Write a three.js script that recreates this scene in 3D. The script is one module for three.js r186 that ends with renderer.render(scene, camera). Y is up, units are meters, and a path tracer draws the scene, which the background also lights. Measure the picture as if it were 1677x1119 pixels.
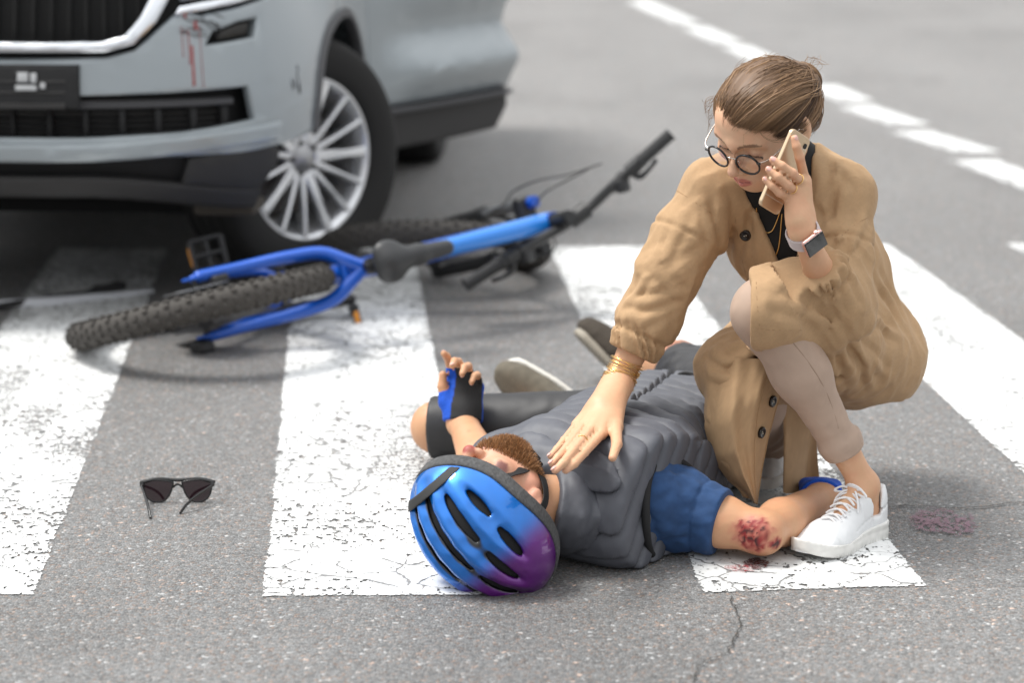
import * as THREE from 'three';
import { RoundedBoxGeometry } from 'three/addons/geometries/RoundedBoxGeometry.js';
import { mergeGeometries, mergeVertices, toCreasedNormals } from 'three/addons/utils/BufferGeometryUtils.js';
import { TessellateModifier } from 'three/addons/modifiers/TessellateModifier.js';

// ------------------------------------------------------------------ camera, sky, sun, exposure
const scene = new THREE.Scene();
const FPX = 3959, PITCH = Math.atan(850 / FPX), EYE = 1.32;
const camera = new THREE.PerspectiveCamera(2 * Math.atan(559.5 / FPX) * 180 / Math.PI, 1024 / 684, 0.1, 2000);
camera.filmGauge = 36;
camera.position.set(0, EYE, 0);
camera.rotation.set(-PITCH, 0, 0);
camera.focus = 4.42;
camera.userData.fStop = 2.6;

const SUN = new THREE.Vector3(-0.42, 0.86, -0.1).normalize();
{ // overcast daylight: pale cloud, brightest round the veiled sun
  const W = 512, H = 256, d = new Float32Array(W * H * 4);
  for (let j = 0; j < H; j++) for (let i = 0; i < W; i++) {
    const el = ((j + 0.5) / H - 0.5) * Math.PI, az = ((i + 0.5) / W - 0.5) * 2 * Math.PI;
    const x = Math.cos(az) * Math.cos(el), y = Math.sin(el), z = Math.sin(az) * Math.cos(el);
    const c = Math.max(0, x * SUN.x + y * SUN.y + z * SUN.z);
    let v = 0.48 + 0.66 * Math.max(0, y) + 0.45 * Math.pow(c, 4) + 1.5 * Math.pow(c, 40);
    v *= 1 + 0.06 * Math.sin(5 * az + 3 * y) * Math.cos(7 * y + 2 * az);
    const o = (j * W + i) * 4;
    if (y > 0) { d[o] = v * 0.98; d[o + 1] = v * 1.0; d[o + 2] = v * 1.02; }
    else { d[o] = d[o + 1] = d[o + 2] = 0.3; }
    d[o + 3] = 1;
  }
  const t = new THREE.DataTexture(d, W, H, THREE.RGBAFormat, THREE.FloatType);
  t.mapping = THREE.EquirectangularReflectionMapping; t.magFilter = THREE.LinearFilter; t.needsUpdate = true;
  scene.background = t; scene.environment = t;
}
const sun = new THREE.DirectionalLight(new THREE.Color(1, 0.965, 0.91), 2.6);
sun.position.copy(SUN).multiplyScalar(20).add(new THREE.Vector3(0, 0, -5));
sun.target.position.set(0, 0, -5);
sun.castShadow = true; sun.shadow.radius = 38; sun.shadow.mapSize.set(2048, 2048);
Object.assign(sun.shadow.camera, { left: -6, right: 6, top: 6, bottom: -6, near: 1, far: 60 });
sun.name = 'sun';
scene.add(sun, sun.target);
const EXPOSURE = 1.33;

// ------------------------------------------------------------------ helpers
let seed = 12345;
const rnd = () => { seed = (seed * 1664525 + 1013904223) >>> 0; return seed / 4294967296; };
const rr = (a, b) => a + (b - a) * rnd();
const V = (x, y, z) => new THREE.Vector3(x, y, z);
const clamp = (x, a = 0, b = 1) => x < a ? a : x > b ? b : x;
const mixf = (a, b, t) => a + (b - a) * t;
const sst = (a, b, x) => { const t = clamp((x - a) / (b - a)); return t * t * (3 - 2 * t); };
const hash3 = (x, y, z) => { let h = (x * 374761393 + y * 668265263 + z * 1274126177) | 0; h = Math.imul(h ^ (h >>> 13), 1274126177); h ^= h >>> 16; return (h >>> 0) / 4294967296; };
const PT = new Uint8Array(512), PV = new Float32Array(256);
{ let q = 99; const r = () => { q = (Math.imul(q, 1664525) + 1013904223) >>> 0; return q / 4294967296; }; for (let i = 0; i < 256; i++) { PT[i] = i; PV[i] = r(); } for (let i = 255; i > 0; i--) { const j = Math.floor(r() * (i + 1)), t = PT[i]; PT[i] = PT[j]; PT[j] = t; } for (let i = 0; i < 256; i++) PT[i + 256] = PT[i]; }
function noise(x, y, z = 0) {
  const ix = Math.floor(x), iy = Math.floor(y), iz = Math.floor(z); let fx = x - ix, fy = y - iy, fz = z - iz;
  fx = fx * fx * (3 - 2 * fx); fy = fy * fy * (3 - 2 * fy); fz = fz * fz * (3 - 2 * fz);
  const X = ix & 255, Y = iy & 255, Z = iz & 255, X1 = (X + 1) & 255, A = PT[X] + Y, B = PT[X1] + Y, AA = PT[A & 255] + Z, AB = PT[(A + 1) & 255] + Z, BA = PT[B & 255] + Z, BB = PT[(B + 1) & 255] + Z;
  const a = PV[PT[AA & 255]], b = PV[PT[BA & 255]], c = PV[PT[AB & 255]], d = PV[PT[BB & 255]], e = PV[PT[(AA + 1) & 255]], f = PV[PT[(BA + 1) & 255]], g = PV[PT[(AB + 1) & 255]], h = PV[PT[(BB + 1) & 255]];
  const p = a + (b - a) * fx, q = c + (d - c) * fx, r = e + (f - e) * fx, t = g + (h - g) * fx, u = p + (q - p) * fy, v = r + (t - r) * fy;
  return u + (v - u) * fz;
}
const fbm = (x, y, z = 0, n = 4) => { let s = 0, a = 0.5, t = 0; for (let i = 0; i < n; i++) { s += a * noise(x, y, z); t += a; a *= 0.5; x = x * 2.03 + 17.1; y = y * 2.03 + 5.7; z = z * 2.03 + 9.2; } return s / t; };
// wrapping table of layered noise, for textures: about 6 coarse cells across the table
const NT = 512, noiseTable = new Float32Array(NT * NT);
{
  const vn = (x, y, w, sd) => { const ix = Math.floor(x), iy = Math.floor(y); let fx = x - ix, fy = y - iy; fx = fx * fx * (3 - 2 * fx); fy = fy * fy * (3 - 2 * fy); const h = (a, b) => hash3(((a % w) + w) % w, ((b % w) + w) % w, sd); return mixf(mixf(h(ix, iy), h(ix + 1, iy), fx), mixf(h(ix, iy + 1), h(ix + 1, iy + 1), fx), fy); };
  for (let j = 0; j < NT; j++) for (let i = 0; i < NT; i++) { let s = 0, a = 0.5, t = 0; for (let o = 0, w = 32; o < 4; o++, w *= 2) { s += a * vn(i / NT * w, j / NT * w, w, o + 3); t += a; a *= 0.5; } noiseTable[j * NT + i] = s / t; }
}
function nt(x, y, sd = 0) { // like fbm(x, y), from the table
  x = (x + sd * 7.31) * (NT / 32); y = (y + sd * 3.77) * (NT / 32); const ix = Math.floor(x), iy = Math.floor(y), fx = x - ix, fy = y - iy, a = ix & (NT - 1), b = (ix + 1) & (NT - 1), c = (iy & (NT - 1)) * NT, d = ((iy + 1) & (NT - 1)) * NT;
  const p = noiseTable[c + a], q = noiseTable[c + b], r = noiseTable[d + a], s = noiseTable[d + b], t = p + (q - p) * fx; return t + (r + (s - r) * fx - t) * fy;
}
// the place: a point on the sight line of a spot in the photograph at a distance measured along the road, or at a height
function at(px, py, D) {
  const x = (px - 838.5) / FPX, y = -(py - 559.5) / FPX, c = Math.cos(PITCH), s = Math.sin(PITCH);
  const dy = y * c - s, dz = -(y * s + c), t = D / -dz;
  return V(x * t, EYE + dy * t, -D);
}
function ground(px, py, h = 0) {
  const x = (px - 838.5) / FPX, y = -(py - 559.5) / FPX, c = Math.cos(PITCH), s = Math.sin(PITCH);
  const dy = y * c - s, dz = -(y * s + c), t = (h - EYE) / dy;
  return V(x * t, h, dz * t);
}
const used = new Map();
function numbered(n) { const k = used.get(n) || 0; used.set(n, k + 1); return k ? n + '_' + String(k).padStart(3, '0') : n; }
function tag(o, label, category, group, kind) { if (label) o.userData.label = label; if (category) o.userData.category = category; if (group) o.userData.group = group; if (kind) o.userData.kind = kind; return o; }
function thing(name, label, category, pos = [0, 0, 0], group) {
  const g = new THREE.Group(); g.name = numbered(name); g.position.set(...pos); scene.add(g); return tag(g, label, category, group);
}
function mesh(name, geo, mat, parent) {
  const m = new THREE.Mesh(geo, mat); m.name = parent ? name : numbered(name); m.castShadow = m.receiveShadow = true; (parent || scene).add(m); return m;
}
const clean = (g) => { g = g.index ? g.toNonIndexed() : g.clone(); for (const k of Object.keys(g.attributes)) if (!['position', 'normal', 'uv'].includes(k)) g.deleteAttribute(k); if (!g.attributes.uv) g.setAttribute('uv', new THREE.BufferAttribute(new Float32Array(g.attributes.position.count * 2), 2)); if (!g.attributes.normal) g.computeVertexNormals(); return g; };
const merge = (list) => mergeGeometries(list.map(clean));
function std(color, rough = 0.7, metal = 0, extra = {}) { const c = Array.isArray(color) ? new THREE.Color().setRGB(...color) : new THREE.Color(color); return new THREE.MeshStandardMaterial({ color: c, roughness: rough, metalness: metal, side: THREE.DoubleSide, ...extra }); }
function phys(color, rough, metal, extra = {}) { const c = Array.isArray(color) ? new THREE.Color().setRGB(...color) : new THREE.Color(color); return new THREE.MeshPhysicalMaterial({ color: c, roughness: rough, metalness: metal, side: THREE.DoubleSide, ...extra }); }
function tube(pts, r, seg = 0, rad = 8, closed = false) {
  const c = new THREE.CatmullRomCurve3(pts.map((p) => p.isVector3 ? p : V(...p)), closed, 'centripetal');
  return new THREE.TubeGeometry(c, seg || pts.length * 6, r, rad, closed);
}
function taper(pts, rads, seg = 24, rad = 10, capEnds = true) { // tube whose radius follows rads
  const c = new THREE.CatmullRomCurve3(pts.map((p) => p.isVector3 ? p : V(...p)), false, 'centripetal');
  const g = new THREE.TubeGeometry(c, seg, 1, rad, false), p = g.attributes.position;
  for (let i = 0; i <= seg; i++) {
    const t = i / seg, q = c.getPointAt(t), k = t * (rads.length - 1), a = Math.min(rads.length - 2, Math.floor(k)), r = mixf(rads[a], rads[a + 1], k - a);
    for (let j = 0; j <= rad; j++) { const n = i * (rad + 1) + j; p.setXYZ(n, q.x + (p.getX(n) - q.x) * r, q.y + (p.getY(n) - q.y) * r, q.z + (p.getZ(n) - q.z) * r); }
  }
  g.computeVertexNormals();
  if (!capEnds) return g;
  const ends = [[c.getPointAt(0), rads[0]], [c.getPointAt(1), rads[rads.length - 1]]].map(([q, r]) => new THREE.SphereGeometry(r * 0.995, rad, 6).translate(q.x, q.y, q.z));
  return merge([g, ...ends]);
}
function rod(a, b, r, seg = 10, r2 = r) { // straight round bar from a to b
  a = a.isVector3 ? a : V(...a); b = b.isVector3 ? b : V(...b);
  const d = b.clone().sub(a), g = new THREE.CylinderGeometry(r2, r, d.length(), seg, 1);
  g.applyMatrix4(new THREE.Matrix4().makeRotationFromQuaternion(new THREE.Quaternion().setFromUnitVectors(V(0, 1, 0), d.clone().normalize())));
  return g.translate((a.x + b.x) / 2, (a.y + b.y) / 2, (a.z + b.z) / 2);
}
const rbox = (w, h, d, r = 0.005, s = 2) => new RoundedBoxGeometry(w, h, d, s, Math.min(r, w / 2.01, h / 2.01, d / 2.01));
function frameOf(f, u, o) { // matrix with x = left, y = up, z = forward
  const z = f.clone().normalize(), x = u.clone().cross(z).normalize(), y = z.clone().cross(x);
  return new THREE.Matrix4().makeBasis(x, y, z).setPosition(o);
}

// ------------------------------------------------------------------ distance fields and their mesher
const smin = (a, b, k) => { if (k <= 0) return Math.min(a, b); const h = Math.max(k - Math.abs(a - b), 0) / k; return Math.min(a, b) - h * h * k * 0.25; };
const smax = (a, b, k) => -smin(-a, -b, k);
const A3 = (p) => p.isVector3 ? [p.x, p.y, p.z] : p;
class Field {
  constructor() { this.p = []; this.cuts = []; this.post = null; }
  add(f, k = 0.02) { this.p.push({ f, k }); return this; }
  cut(f, k = 0.004) { this.cuts.push({ f, k }); return this; } // keeps what lies where f < 0
  cap(a, b, ra, rb = ra, k = 0.02) { // tapered capsule
    const [ax, ay, az] = A3(a), [bx, by, bz] = A3(b), dx = bx - ax, dy = by - ay, dz = bz - az, L = dx * dx + dy * dy + dz * dz || 1e-9;
    return this.add((x, y, z) => { const qx = x - ax, qy = y - ay, qz = z - az; let t = (qx * dx + qy * dy + qz * dz) / L; t = t < 0 ? 0 : t > 1 ? 1 : t; const ex = qx - dx * t, ey = qy - dy * t, ez = qz - dz * t; return Math.sqrt(ex * ex + ey * ey + ez * ez) - (ra + (rb - ra) * t); }, k);
  }
  chain(pts, rads, k = 0.02) { for (let i = 0; i < pts.length - 1; i++) this.cap(pts[i], pts[i + 1], rads[i], rads[i + 1], k); return this; }
  ell(c, r, k = 0.02, m = null) { // ellipsoid, m turns its axes
    const [cx, cy, cz] = A3(c), [rx, ry, rz] = r, e = m ? m.elements : null;
    return this.add((x, y, z) => {
      let qx = x - cx, qy = y - cy, qz = z - cz;
      if (e) { const a = e[0] * qx + e[1] * qy + e[2] * qz, b = e[4] * qx + e[5] * qy + e[6] * qz, c2 = e[8] * qx + e[9] * qy + e[10] * qz; qx = a; qy = b; qz = c2; }
      const ux = qx / rx, uy = qy / ry, uz = qz / rz, k0 = Math.sqrt(ux * ux + uy * uy + uz * uz), vx = ux / rx, vy = uy / ry, vz = uz / rz, k1 = Math.sqrt(vx * vx + vy * vy + vz * vz);
      return k1 < 1e-9 ? -Math.min(rx, ry, rz) : k0 * (k0 - 1) / k1;
    }, k);
  }
  box(c, h, r, k = 0.01, m = null) { // rounded box, h = half sizes
    const [cx, cy, cz] = A3(c), e = m ? m.elements : null;
    return this.add((x, y, z) => {
      let qx = x - cx, qy = y - cy, qz = z - cz;
      if (e) { const a = e[0] * qx + e[1] * qy + e[2] * qz, b = e[4] * qx + e[5] * qy + e[6] * qz, c2 = e[8] * qx + e[9] * qy + e[10] * qz; qx = a; qy = b; qz = c2; }
      qx = Math.abs(qx) - h[0] + r; qy = Math.abs(qy) - h[1] + r; qz = Math.abs(qz) - h[2] + r;
      const ox = Math.max(qx, 0), oy = Math.max(qy, 0), oz = Math.max(qz, 0);
      return Math.sqrt(ox * ox + oy * oy + oz * oz) + Math.min(Math.max(qx, qy, qz), 0) - r;
    }, k);
  }
  dent(f, k = 0.01) { this.p.push({ f, k, sub: true }); return this; } // takes away what lies where f < 0
  ev(x, y, z, list = this.p) {
    let d = 1e3;
    for (let i = 0; i < list.length; i++) { const q = list[i], v = q.f(x, y, z); d = q.sub ? smax(d, -v, q.k) : smin(d, v, q.k); }
    if (this.post) d = this.post(x, y, z, d);
    for (const c of this.cuts) d = smax(d, c.f(x, y, z), c.k);
    return d;
  }
  // surface nets over blocks that the surface can reach; paint(x, y, z, nx, ny, nz) gives a colour
  mesh(min, max, cell, paint, slack = 0.03) {
    const [x0, y0, z0] = A3(min), [x1, y1, z1] = A3(max), B = 8;
    const nx = Math.ceil((x1 - x0) / cell), ny = Math.ceil((y1 - y0) / cell), nz = Math.ceil((z1 - z0) / cell), SX = nx + 2, SY = ny + 2;
    const ids = new Map(), pos = [], edges = [], val = new Float32Array((B + 1) ** 3), half = cell * B * 0.5, R = half * 1.7321;
    const VI = (i, j, k) => (k * (B + 1) + j) * (B + 1) + i;
    for (let bk = 0; bk < nz; bk += B) for (let bj = 0; bj < ny; bj += B) for (let bi = 0; bi < nx; bi += B) {
      const cx = x0 + bi * cell + half, cy = y0 + bj * cell + half, cz = z0 + bk * cell + half, list = [];
      let best = 1e3;
      for (const q of this.p) { const v = q.f(cx, cy, cz); if (!q.sub) best = Math.min(best, v - q.k * 0.25); if (v - R * 1.05 - q.k - slack < 0) list.push(q); }
      if (best > R + slack || !list.length) continue;
      let any = 0, all = 1;
      for (let k = 0; k <= B; k++) for (let j = 0; j <= B; j++) for (let i = 0; i <= B; i++) {
        const v = this.ev(x0 + (bi + i) * cell, y0 + (bj + j) * cell, z0 + (bk + k) * cell, list); val[VI(i, j, k)] = v; if (v < 0) any = 1; else all = 0;
      }
      if (!any || all) continue;
      for (let k = 0; k < B; k++) for (let j = 0; j < B; j++) for (let i = 0; i < B; i++) {
        const v = [val[VI(i, j, k)], val[VI(i + 1, j, k)], val[VI(i, j + 1, k)], val[VI(i + 1, j + 1, k)], val[VI(i, j, k + 1)], val[VI(i + 1, j, k + 1)], val[VI(i, j + 1, k + 1)], val[VI(i + 1, j + 1, k + 1)]];
        let m = 0; for (let q = 0; q < 8; q++) if (v[q] < 0) m |= 1 << q;
        if (m === 0 || m === 255) continue;
        let sx = 0, sy = 0, sz = 0, n = 0;
        for (let a = 0; a < 8; a++) for (let ax = 0; ax < 3; ax++) { const b = a | (1 << ax); if (b === a) continue; if ((v[a] < 0) !== (v[b] < 0)) { const t = v[a] / (v[a] - v[b]); sx += (a & 1) + (ax === 0 ? t : 0); sy += ((a >> 1) & 1) + (ax === 1 ? t : 0); sz += ((a >> 2) & 1) + (ax === 2 ? t : 0); n++; } }
        const gi = bi + i, gj = bj + j, gk = bk + k;
        ids.set((gk * SY + gj) * SX + gi, pos.length / 3);
        pos.push(x0 + (gi + sx / n) * cell, y0 + (gj + sy / n) * cell, z0 + (gk + sz / n) * cell);
        if ((v[0] < 0) !== (v[1] < 0)) edges.push(gi, gj, gk, 0, v[0] < 0 ? 1 : 0);
        if ((v[0] < 0) !== (v[2] < 0)) edges.push(gi, gj, gk, 1, v[0] < 0 ? 1 : 0);
        if ((v[0] < 0) !== (v[4] < 0)) edges.push(gi, gj, gk, 2, v[0] < 0 ? 1 : 0);
      }
    }
    const idx = [], id = (i, j, k) => ids.get((k * SY + j) * SX + i);
    for (let e = 0; e < edges.length; e += 5) {
      const i = edges[e], j = edges[e + 1], k = edges[e + 2], ax = edges[e + 3], s = edges[e + 4];
      let q = ax === 0 ? [id(i, j, k), id(i, j - 1, k), id(i, j - 1, k - 1), id(i, j, k - 1)] : ax === 1 ? [id(i, j, k), id(i, j, k - 1), id(i - 1, j, k - 1), id(i - 1, j, k)] : [id(i, j, k), id(i - 1, j, k), id(i - 1, j - 1, k), id(i, j - 1, k)];
      if (q.some((w) => w === undefined)) continue;
      if (!s) q = q.reverse();
      idx.push(q[0], q[1], q[2], q[0], q[2], q[3]);
    }
    const g = new THREE.BufferGeometry();
    g.setAttribute('position', new THREE.Float32BufferAttribute(pos, 3));
    g.setIndex(idx); g.computeVertexNormals();
    if (paint) repaint(g, paint);
    return g;
  }
}
function repaint(g, paint) {
  const p = g.attributes.position, n = g.attributes.normal, c = new Float32Array(p.count * 3);
  for (let i = 0; i < p.count; i++) { const q = paint(p.getX(i), p.getY(i), p.getZ(i), n.getX(i), n.getY(i), n.getZ(i)); c[i * 3] = q[0]; c[i * 3 + 1] = q[1]; c[i * 3 + 2] = q[2]; }
  g.setAttribute('color', new THREE.BufferAttribute(c, 3)); return g;
}
const joinPainted = (list) => mergeGeometries(list.map((g) => { g = g.index ? g : mergeVertices(g); for (const k of Object.keys(g.attributes)) if (!['position', 'normal', 'color'].includes(k)) g.deleteAttribute(k); return g; }));
const mix3 = (a, b, t) => [a[0] + (b[0] - a[0]) * t, a[1] + (b[1] - a[1]) * t, a[2] + (b[2] - a[2]) * t];
const mul3 = (a, s) => [a[0] * s, a[1] * s, a[2] * s];
const inv = (m) => m.clone().invert();
const tp = (m, x, y, z) => V(x, y, z).applyMatrix4(m);
// ------------------------------------------------------------------ road
const LIN2S = (v) => v <= 0.0031308 ? v * 12.92 : 1.055 * Math.pow(v, 1 / 2.4) - 0.055;
function asphaltMaps() {
  const N = 2048, cells = 520, col = new Uint8Array(N * N * 4), bmp = new Uint8Array(N * N * 4);
  const px = new Float32Array(cells * cells), py = new Float32Array(cells * cells), br = new Float32Array(cells * cells), hue = new Float32Array(cells * cells), sz = new Float32Array(cells * cells);
  for (let i = 0; i < cells * cells; i++) { px[i] = rnd(); py[i] = rnd(); const t = rnd(); br[i] = t < 0.012 ? rr(0.36, 0.54) : t < 0.2 ? rr(0.24, 0.32) : t < 0.75 ? rr(0.165, 0.24) : rr(0.085, 0.16); hue[i] = rnd(); sz[i] = t < 0.012 ? rr(1.0, 1.6) : rr(0.45, 1.0); }
  for (let y = 0; y < N; y++) for (let x = 0; x < N; x++) {
    const u = x / N * cells, v = y / N * cells, iu = Math.floor(u), iv = Math.floor(v);
    let d1 = 9, d2 = 9, id = 0;
    for (let b = -1; b <= 1; b++) for (let a = -1; a <= 1; a++) {
      const cu = (iu + a + cells) % cells, cv = (iv + b + cells) % cells, k = cv * cells + cu, dx = iu + a + px[k] - u, dy = iv + b + py[k] - v, d = (dx * dx + dy * dy) / (sz[k] * sz[k]);
      if (d < d1) { d2 = d1; d1 = d; id = k; } else if (d < d2) d2 = d;
    }
    const edge = Math.sqrt(d2) - Math.sqrt(d1), stone = clamp(edge * 3.2), h = clamp(1 - Math.sqrt(d1) * 0.8) * stone;
    const g = ((hash3(x, y, 7) - 0.5) * 0.05), c = mixf(0.10, br[id], stone * 0.92) + g;
    const warm = hue[id] > 0.92 ? 1.3 : hue[id] > 0.7 ? 1.06 : 0.98, cool = hue[id] > 0.92 ? 0.85 : hue[id] > 0.7 ? 0.97 : 1.02, o = (y * N + x) * 4;
    col[o] = 255 * LIN2S(clamp(c * warm)); col[o + 1] = 255 * LIN2S(clamp(c)); col[o + 2] = 255 * LIN2S(clamp(c * cool)); col[o + 3] = 255;
    bmp[o] = bmp[o + 1] = bmp[o + 2] = 255 * clamp(h * 0.8 + hash3(x, y, 3) * 0.2); bmp[o + 3] = 255;
  }
  const mk = (d, s) => { const t = new THREE.DataTexture(d, N, N, THREE.RGBAFormat); t.magFilter = THREE.LinearFilter; t.wrapS = t.wrapT = THREE.RepeatWrapping; if (s) t.colorSpace = THREE.SRGBColorSpace; t.needsUpdate = true; return t; };
  return [mk(col, true), mk(bmp, false)];
}
const TILE = 2.4;
{
  const [map, bump] = asphaltMaps();
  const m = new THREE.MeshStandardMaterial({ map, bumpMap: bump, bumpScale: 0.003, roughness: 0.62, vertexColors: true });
  const xs = [], zs = [];
  for (let x = -400; x < -6; x += 39.4) xs.push(x); for (let x = -6; x <= 6.0001; x += 0.08) xs.push(x); for (let x = 45.4; x <= 400; x += 39.4) xs.push(x);
  for (let z = 400; z > 2; z -= 39.8) zs.push(z); for (let z = 2; z > -30.0001; z -= 0.1) zs.push(z); for (let z = -69; z >= -460; z -= 39) zs.push(z);
  const nx = xs.length, nz = zs.length, pos = new Float32Array(nx * nz * 3), uv = new Float32Array(nx * nz * 2), col = new Float32Array(nx * nz * 3), nor = new Float32Array(nx * nz * 3), idx = [];
  for (let j = 0; j < nz; j++) for (let i = 0; i < nx; i++) {
    const k = j * nx + i, x = xs[i], z = zs[j];
    pos.set([x, 0, z], k * 3); nor.set([0, 1, 0], k * 3);
    uv.set([x / TILE + 0.05 * z / TILE, -z / TILE - 0.03 * x], k * 2);
    const n = fbm(x * 0.9, z * 0.55, 1.5, 4) - 0.5, st = fbm(x * 3.1 + 30, z * 0.9, 4, 3) - 0.5, patch = sst(0.62, 0.75, fbm(x * 2.2, z * 1.1, 8, 3));
    const w = 1.0 + 0.16 * sst(-7.4, -10, z + 0.7 * fbm(x * 0.8, 2, 1, 2)) + 0.34 * n + 0.2 * st - 0.14 * patch;  // far asphalt lightened in its colour, standing in for distant haze and sheen
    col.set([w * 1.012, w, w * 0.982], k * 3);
  }
  for (let j = 0; j < nz - 1; j++) for (let i = 0; i < nx - 1; i++) { const a = j * nx + i; idx.push(a, a + 1, a + nx + 1, a, a + nx + 1, a + nx); }
  const g = new THREE.BufferGeometry();
  g.setAttribute('position', new THREE.BufferAttribute(pos, 3)); g.setAttribute('normal', new THREE.BufferAttribute(nor, 3)); g.setAttribute('uv', new THREE.BufferAttribute(uv, 2)); g.setAttribute('color', new THREE.BufferAttribute(col, 3)); g.setIndex(idx);
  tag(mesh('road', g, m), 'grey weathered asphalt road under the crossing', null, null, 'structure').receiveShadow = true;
}
// worn road paint: white film with crackle, flaked spots and ragged edges; u runs across, v along, both in metres
function paintTexture(W, H, wm, hm, sd, flake, ragged, crackle) {
  const d = new Uint8Array(W * H * 4), cs = 0.085, nu = Math.ceil(wm / cs) + 3, nv = Math.ceil(hm / cs) + 3, jx = [], jy = [];
  for (let i = 0; i < nu * nv; i++) { jx.push(hash3(i, sd, 1)); jy.push(hash3(i, sd, 2)); }
  for (let y = 0; y < H; y++) for (let x = 0; x < W; x++) {
    const u = (x + 0.5) / W * wm, v = (y + 0.5) / H * hm;
    const wx = u + 0.045 * (nt(u * 22, v * 22, sd + 0.3) - 0.5), wy = v + 0.045 * (nt(u * 22 + 9, v * 22, sd + 5.3) - 0.5);
    const a = wx / cs + 1, b = wy / cs + 1, ia = Math.floor(a), ib = Math.floor(b); let d1 = 9, d2 = 9;
    for (let q = -1; q <= 1; q++) for (let p = -1; p <= 1; p++) { const i = clamp(ia + p, 0, nu - 1), j = clamp(ib + q, 0, nv - 1), k = j * nu + i, dx = ia + p + jx[k] - a, dy = ib + q + jy[k] - b, e = dx * dx + dy * dy; if (e < d1) { d2 = d1; d1 = e; } else if (e < d2) d2 = e; }
    const crack = (Math.sqrt(d2) - Math.sqrt(d1)) * cs, open = nt(u * 9, v * 7, sd + 2.2), cw = crackle * 0.0042 * sst(0.36, 0.62, open);
    const f1 = nt(u * 120, v * 85, sd + 11), f2 = nt(u * 7, v * 5, sd + 21);
    const edge = Math.min(u, wm - u, v * 1.3, (hm - v) * 1.3) + 0.01 * (nt(u * 14, v * 11, sd + 33) - 0.5) + 0.01 * (nt(u * 170, v * 140, sd + 31) - 0.5) - 0.006, rag = ragged * sst(0.075, 0.0, edge);
    let al = 1;
    al = Math.min(al, sst(0, 0.002, edge)); if (edge < 0.03) al = Math.min(al, 1 - sst(0.62 + edge * 6, 0.68 + edge * 6, nt(u * 150, v * 110, sd + 37)));
    al = Math.min(al, 1 - sst(0.72 - flake * 0.16 - 0.13 * rag - 0.2 * (f2 - 0.5) * 2, 0.745 - flake * 0.16 - 0.13 * rag - 0.2 * (f2 - 0.5) * 2, f1 + 0.06 * (hash3(x, y, sd) - 0.5)));
    const worn = sst(0.5, 0.68, nt(u * 5 + 3, v * 2.2, sd + 51)) * (0.35 + flake); al = Math.min(al, 1 - 0.85 * sst(0.62 - 0.2 * worn, 0.68 - 0.2 * worn, nt(u * 210, v * 170, sd + 61)) * sst(0.05, 0.4, worn));
    if (crack < cw) al = Math.min(al, 0.25 + 0.75 * sst(cw * 0.3, cw, crack));
    const dirt = 0.8 - 0.16 * sst(0.45, 0.75, nt(u * 4, v * 1.6, sd + 71)) - 0.1 * sst(0.4, 0.8, nt(u * 12, v * 9, sd + 41)) - 0.08 * sst(0.3, 0.7, f1) + 0.03 * (hash3(x, y, 5) - 0.5), o = (y * W + x) * 4;
    d[o] = 255 * LIN2S(dirt * 0.99); d[o + 1] = 255 * LIN2S(dirt); d[o + 2] = 255 * LIN2S(dirt * 0.995); d[o + 3] = 255 * al;
  }
  const t = new THREE.DataTexture(d, W, H, THREE.RGBAFormat); t.magFilter = THREE.LinearFilter; t.colorSpace = THREE.SRGBColorSpace; t.needsUpdate = true; return t;
}
function paintQuad(name, c, tex, label, group) { // c: near start, near end, far end, far start
  const n = 12, pos = [], uv = [], idx = [];
  for (let j = 0; j <= n; j++) for (let i = 0; i <= 1; i++) { const p = c[0].clone().lerp(c[3], j / n).lerp(c[1].clone().lerp(c[2], j / n), i); pos.push(p.x, 0.0022, p.z); uv.push(i, j / n); }
  for (let j = 0; j < n; j++) idx.push(j * 2, j * 2 + 1, j * 2 + 3, j * 2, j * 2 + 3, j * 2 + 2);
  const g = new THREE.BufferGeometry(); g.setAttribute('position', new THREE.Float32BufferAttribute(pos, 3)); g.setAttribute('uv', new THREE.Float32BufferAttribute(uv, 2)); g.setIndex(idx); g.computeVertexNormals();
  const m = new THREE.MeshStandardMaterial({ map: tex, transparent: true, roughness: 0.75 });
  const o = mesh(name, g, m); o.castShadow = false; return tag(o, label, 'road marking', group);
}
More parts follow.
